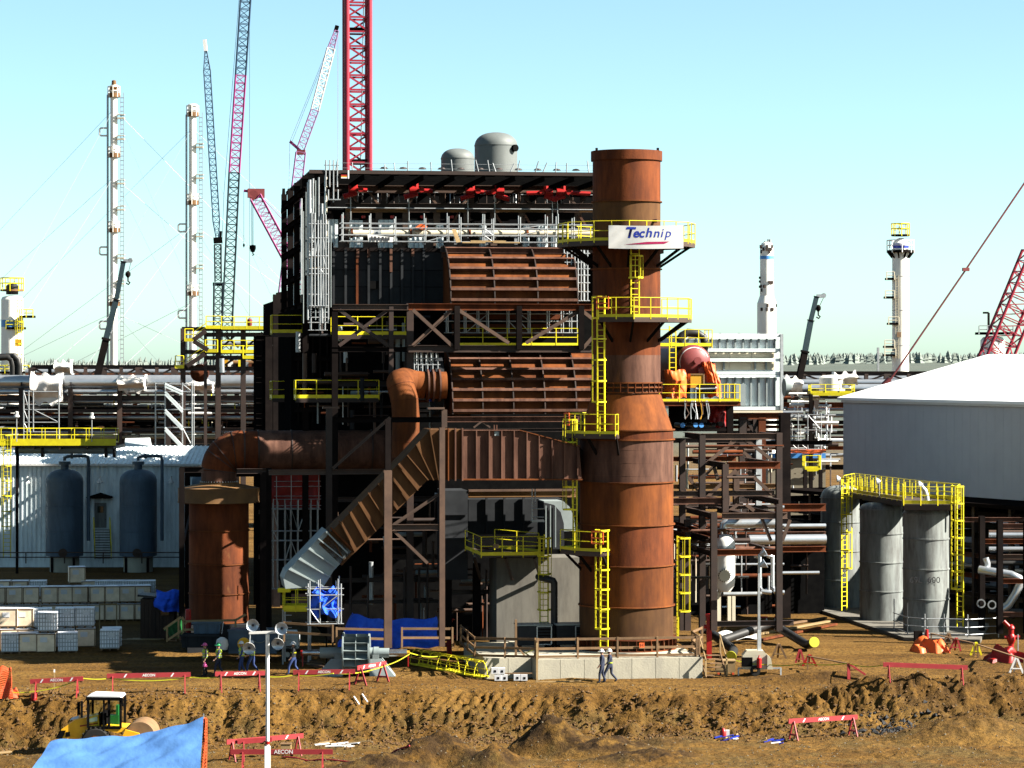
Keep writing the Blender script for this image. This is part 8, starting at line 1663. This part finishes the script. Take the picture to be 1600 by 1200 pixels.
c = gp(85, 1076); q = T('survey_stake', 'pale wooden survey stake standing behind the leftmost barricade', 'stake', c); piece(q, 'stake', c - ZX * .1, c + ZX * .98, .07, .05, 'wood_pale'); piece(q, 'flag_end', c + ZX * .85, c + ZX * 1.0, .08, .06, 'white')
c = gp(53, 1094); q = T('red_drum', 'small red drum on the brink of the bank', 'drum', c); MB().lathe(c, [(.001, 0), (.16, .0), (.16, .1), (.17, .12), (.16, .14), (.16, .3), (.13, .36), (.05, .37), (.001, .37)], 18).build('drum', 'red', q)
# roller
rb0 = gp(170, 1174); dR = 141.2; c = Vec((P(160, 0, dR).x, dR, gz(P(160, 0, dR).x, dR))); sR = F / dR
q = T('road_roller', 'yellow road roller with a dark glass cab standing below the bank', 'road roller', c); zR = lambda py: CH - (py - HOR) / sR; xR = lambda px: (px - 800) / sR
def rp(px, py, dy=0.0): return Vec((xR(px), dR + dy, zR(py)))
hood = [rp(91, 1152, -.6), rp(99, 1137, -.6), (rp(121, 1122, -.6)), rp(156, 1115, -.6), rp(158, 1133, -.6), rp(143, 1134, -.6), rp(136, 1141, -.6), rp(130, 1152, -.6)]
MB().prism(hood, EY * 1.3).build('hood', 'yellow_machine', q)
MB().prism([rp(89.5, 1151, -.62), rp(97, 1139, -.62), rp(106, 1139, -.62), rp(100, 1152, -.62)], EY * 1.34).build('grille', 'black', q)
MB().prism([rp(105, 1149, -.64), rp(106, 1141.5, -.64), rp(112, 1141, -.64), rp(112.5, 1148, -.64)], EY * .05).build('side_vent', 'black', q)
MB().prism([rp(138, 1122, -.64), rp(155, 1117, -.64), rp(155, 1124, -.64), rp(139, 1127, -.64)], EY * .05).build('decal', 'white', q); MB().prism([rp(110, 1125, -.2), rp(123, 1122, -.2), rp(122, 1120, .4), rp(111, 1123, .4)], ZX * .02).build('decal', 'white', q)
MB().prism([rp(128, 1131, -.64), rp(156, 1126.5, -.64), rp(156, 1128, -.64), rp(128, 1133, -.64)], EY * .05).build('stripe', 'red', q)
MB().prism([rp(162, 1130, -.75), rp(204, 1134, -.75), rp(204, 1139, -.75), rp(186, 1142, -.75), rp(160, 1137, -.75)], EY * 1.6).build('frame', 'yellow_machine', q); MB().prism([rp(130, 1153, -.7), rp(139, 1141, -.7), rp(152, 1137, -.7), rp(166, 1142, -.7), rp(164, 1146, -.7), rp(150, 1141, -.7), rp(142, 1144, -.7), rp(134, 1154, -.7)], EY * .5).build('mudguard', 'yellow_machine', q)
MB().box(rp(164, 1126, .1), .3, 1.2, .9, EX, EY).build('firewall', 'black', q)
rf = MB().prism([rp(139, 1086, -.75), rp(146, 1083.5, -.75), rp(190, 1085, -.75), rp(193, 1088, -.75), rp(139, 1089, -.75)], EY * 1.7).build('cab_roof', 'paper', q); piece(q, 'roof_edge', rp(138, 1088.5, -.78), rp(195, 1089.5, -.78), .1, .16, 'black')
for px, py in ((141, 1134), (165.5, 1134), (173.5, 1134), (191.5, 1134)): piece(q, 'cab_post', rp(px, 1089, -.72), rp(px, py, -.72), .13 if px != 165.5 else .1, .13, 'black')
for px in (141, 191.5): piece(q, 'cab_post', rp(px, 1089, .85), rp(px, 1134, .85), .13, .13, 'black')
piece(q, 'cab_sill', rp(141, 1134, -.72), rp(192, 1134, -.72), .13, .15, 'black'); piece(q, 'cab_bar', rp(166, 1117, -.73), rp(173, 1117, -.73), .08, .08, 'black')
gm = bpy.data.materials.new('cab_glass'); gm.use_nodes = True; g_ = gm.node_tree.nodes['Principled BSDF']; g_.inputs['Base Color'].default_value = (.55, .75, .6, 1); g_.inputs['Transmission Weight'].default_value = 1; g_.inputs['Roughness'].default_value = .02; g_.inputs['IOR'].default_value = 1.05; g_.inputs['Alpha'].default_value = .55; MATS['cab_glass'] = gm
for a, b in ((142.5, 165), (175, 190.5)): MB().prism([rp(a, 1090, -.7), rp(b, 1090, -.7), rp(b, 1133, -.7), rp(a, 1133, -.7)], EY * .015).build('window', 'cab_glass', q)
MB().box(rp(178, 1125, .2), .5, .5, .5, EX, EY).box(rp(183, 1113, .2), .12, .45, .7, EX, EY).build('seat', 'green', q); MB().lathe(rp(156, 1112, 0), [(.2, -.015), (.22, 0), (.2, .015)], 16, ax=(EY, Vec((.4, 0, .9)), Vec((-.9, 0, .4)))).build('steering_wheel', 'black', q); piece(q, 'steering_column', rp(156, 1112, 0), rp(150, 1128, 0), .08, .08, 'black')
piece(q, 'exhaust', rp(121.5, 1118, .3), rp(121.5, 1098, .3), .16, .16, 'black', 'tube'); piece(q, 'mirror_arm', rp(138, 1090, -.8), rp(133, 1096, -.9), .04, .04, 'black'); piece(q, 'mirror', rp(132, 1092, -.9), rp(132, 1118, -.9), .12, .05, 'black'); piece(q, 'mirror', rp(195, 1091, -.9), rp(196, 1100, -.9), .16, .06, 'black')
wc_ = rp(153, 1157, -.55); ty = MB().lathe(wc_, [(.35, -.28), (.66, -.28), (.75, -.2), (.76, 0), (.75, .2), (.66, .28), (.35, .28)], 32, ax=(EX, ZX, -EY)).build('tyre', 'rubber', q); MB().lathe(wc_, [(.001, .2), (.35, .22), (.36, .27)], 24, ax=(EX, ZX, -EY)).build('rim', 'yellow_machine', q)
for k in range(20): a = k * .314; e = Vec((math.cos(a), 0, math.sin(a))); piece(q, 'tread_bar', wc_ + e * .76 - EY * .26, wc_ + e * .76 + EY * .02 + Vec((-e.z, 0, e.x)) * .12, .07, .05, 'rubber', up=e)
dr_ = rp(222, 1148, .1); MB().lathe(dr_, [(.001, -.95), (.74, -.95), (.78, -.9), (.78, .9), (.74, .95), (.001, .95)], 36, ax=(EX, ZX, -EY)).build('drum', 'wood', q); MB().prism([rp(200, 1136, -1.0), rp(222, 1142, -1.0), rp(222, 1150, -1.0), rp(196, 1146, -1.0)], EY * .12).build('drum_arm', 'yellow_machine', q)
# blue tarpaulin in the foreground with an orange net end
q = T('blue_tarpaulin', 'large light blue tarpaulin stretched over a load in the left foreground', 'tarpaulin', P(190, 1260, 133)); b = MB(); d0 = 133.5
TL, TR, BR, BL = P(82, 1158, d0 + 1.2), P(318, 1124, d0 + 1.2), P(312, 1216, d0 - 1.8), P(30, 1240, d0 - 1.8)
r5 = random.Random(4); nz = lambda u_, v_: .05 * math.sin(u_ * 8 + v_ * 3) + .035 * math.sin(u_ * 19 - v_ * 7 + 1) + .03 * math.sin(v_ * 14 + u_ * 5) + .02 * math.sin(u_ * 33 + v_ * 21)
b.grid(lambda u_, v_: TL.lerp(TR, u_).lerp(BL.lerp(BR, u_), v_) + ZX * (nz(u_, v_) + .05 * abs(math.sin(v_ * 9 + u_ * 2.5)) + .04 * abs(math.sin(u_ * 14 + v_ * 4)) + .10 * math.sin(math.pi * v_) - .30 * math.sin(math.pi * u_) * (1 - v_)) - EY * nz(v_, u_), 60, 30)
b.grid(lambda u_, v_: BL.lerp(BR, u_) + ZX * (nz(u_, 1) + .10 * 0 - v_ * 2.2) - EY * (nz(1, u_) + .15 * v_ + .1 * math.sin(u_ * 25) * v_), 60, 8); b.grid(lambda u_, v_: TL.lerp(BL, u_) + ZX * (nz(0, u_) - v_ * 1.9) - EX * (.2 * v_ + .08 * math.sin(u_ * 16) * v_), 20, 8)
o = b.build('cloth', 'blue_tarp', q, fix=False)
MB().box((TL + TR + BL + BR) / 4 - ZX * 2.1, 6.4, 1.6, 2.2, EX, EY).build('load', 'wood_brown', q)
net('safety_net', 'orange netting hung over the right end of the light blue tarpaulin', TR + EX * .02 + ZX * .06, TR + EX * .18 + ZX * .02 - EY * .1, BR + EX * .32 - ZX * 1.3, BR + EX * .02 - ZX * 1.3, nx=5, ny=26, wv=.05); piece(q, 'corner_stake', TR + Vec((0, .05, -1)), TR + ZX * .27, .06, .06, 'galv', 'tube')
c = P(418, 0, 123); c.z = -2.3; q = T('light_mast', 'white foreground light mast with four round floodlights on a crossbar', 'light mast', c); zt3 = P(0, 991, 123).z
piece(q, 'mast_section', c, Vec((c.x, c.y, P(0, 1166, 123).z)), .26, .26, 'white'); piece(q, 'mast_section', Vec((c.x, c.y, P(0, 1166, 123).z)), Vec((c.x, c.y, zt3)), .17, .17, 'white', 'tube'); piece(q, 'mast_collar', Vec((c.x, c.y, P(0, 1163, 123).z)), Vec((c.x, c.y, P(0, 1158, 123).z)), .2, .2, 'red', 'tube')
piece(q, 'crossbar', P(389, 989, 123), P(448, 987, 123), .1, .1, 'white')
for px, py, up in ((395, 977, 1), (440, 982, 1), (389, 1013, -1), (434, 1006, -1)):
    k = P(px, py, 122.7); a = P(px + (2 if px < 420 else 1), 988, 123); piece(q, 'lamp_arm', a, k + EY * .2, .05, .05, 'galv', 'tube')
    nd = Vec((-.1, -1, .05 if up > 0 else -.35)).normalized(); xx = nd.cross(ZX).normalized(); yy = xx.cross(nd)
    MB().lathe(k, [(.001, -.26), (.12, -.24), (.2, -.14), (.275, .0), (.28, .03)], 24, ax=(xx, yy, nd)).build('lamp_shade', 'white', q); MB().lathe(k, [(.27, .02), (.2, -.05), (.001, -.09)], 24, ax=(xx, yy, nd)).build('reflector', 'lamp_glass', q); MB().lathe(k + nd * -.02, [(.001, .02), (.06, 0), (.05, -.06)], 10, ax=(xx, yy, nd)).build('bulb', 'ink_dark', q)
# junk in the pit
def scatter(name, label, cat, px, py, n, w, mats, seed, L_=(.4, 1.4)):
    r = random.Random(seed); c = gp(px, py); t = T(name, label, cat, c)
    for k in range(n):
        a = c + Vec((r.uniform(-w, w), r.uniform(-.8, .8), .05)); an = r.uniform(-.5, .5); l = r.uniform(*L_); a.z = gz(a.x, a.y) + .05
        piece(t, 'scrap', a, a + Vec((l * math.cos(an), l * math.sin(an), r.uniform(0, .15))), r.uniform(.08, .3), .05, r.choice(mats))
scatter('scrap_heap', 'white sheet scraps on the pit floor right of the long barricade', 'scrap', 515, 1167, 7, .8, ['white', 'paper', 'wood_pale'], 1); scatter('scrap_heap', 'tools and scraps on the pit floor left of the lone barricade', 'scrap', 1130, 1157, 8, .6, ['white', 'paper', 'wood_pale', 'ink_blue'], 2, (.2, .6)); scatter('scrap_heap', 'thin scraps and cables on the pit floor just left of the lone barricade', 'scrap', 1195, 1160, 7, .7, ['wood_pale', 'pipe_black', 'paper', 'ink_blue'], 3, (.2, .7))
c = gp(1130, 1152); q = T('gas_can', 'red can standing among scraps on the pit floor', 'can', c); MB().lathe(c, [(.001, 0), (.16, 0), (.17, .3), (.1, .4), (.06, .46), (.001, .47)], 14).build('can', 'red', q); MB().box(c + Vec((.22, .05, .18)), .2, .2, .36, EX, EY).build('side_tank', 'white', q)
c = gp(447, 1176); q = T('crate_box', 'pale small carton under the long barricade in the pit', 'box', c); MB().box(c + ZX * .2, .5, .4, .4, EX, EY).build('box', 'wood_pale', q); MB().box(c + Vec((.0, 0, .43)), .54, .44, .05, EX, EY).build('lid', 'wood', q)
q = T('survey_rod', 'long pinkish rod lying across the pit floor', 'rod', gp(450, 1185)); a = gp(442, 1185); b = gp(640, 1168); n = 10
pts = [Vec((a.lerp(b, k / n).x, a.lerp(b, k / n).y, gz(a.lerp(b, k / n).x, a.lerp(b, k / n).y) + .06)) for k in range(n + 1)]; MB().tube(pts, .045, 6).build('rod', 'red_barrier', q)
for k, (px, py) in enumerate(((553, 1092), (566, 1088))): c = gp(px, py); q = T('stick', ('left', 'right')[k] + ' pale stick lying on the cut bank below the fan rotor', 'stick', c); piece(q, 'stick', c + ZX * .1, c + Vec((.3, -.5, -.25)), .06, .05, 'paper')
c = gp(-4, 1180); q = T('plank', 'pale plank end at the lower left edge of the photo', 'plank', c); piece(q, 'plank', c + ZX * .1, c + Vec((.6, .4, .12)), .3, .06, 'wood_pale')
for k, px in enumerate((1180, 1160, 1240)): pass
t = T('sign', 'small orange sign with a letter H on the foundation guardrail', 'sign', G(uu(1003, va + .05), va + .05, PT + .9)); o = L(1003, 1008, va + .02); MB().box(o, .28, .02, .26).build('panel', 'orange_tarp', t); text_mesh(t, 'lettering', 'H', 'ink_dark', o - VX * .015, UX, ZX, .26)

bpy.data.scenes.remove(TMP)
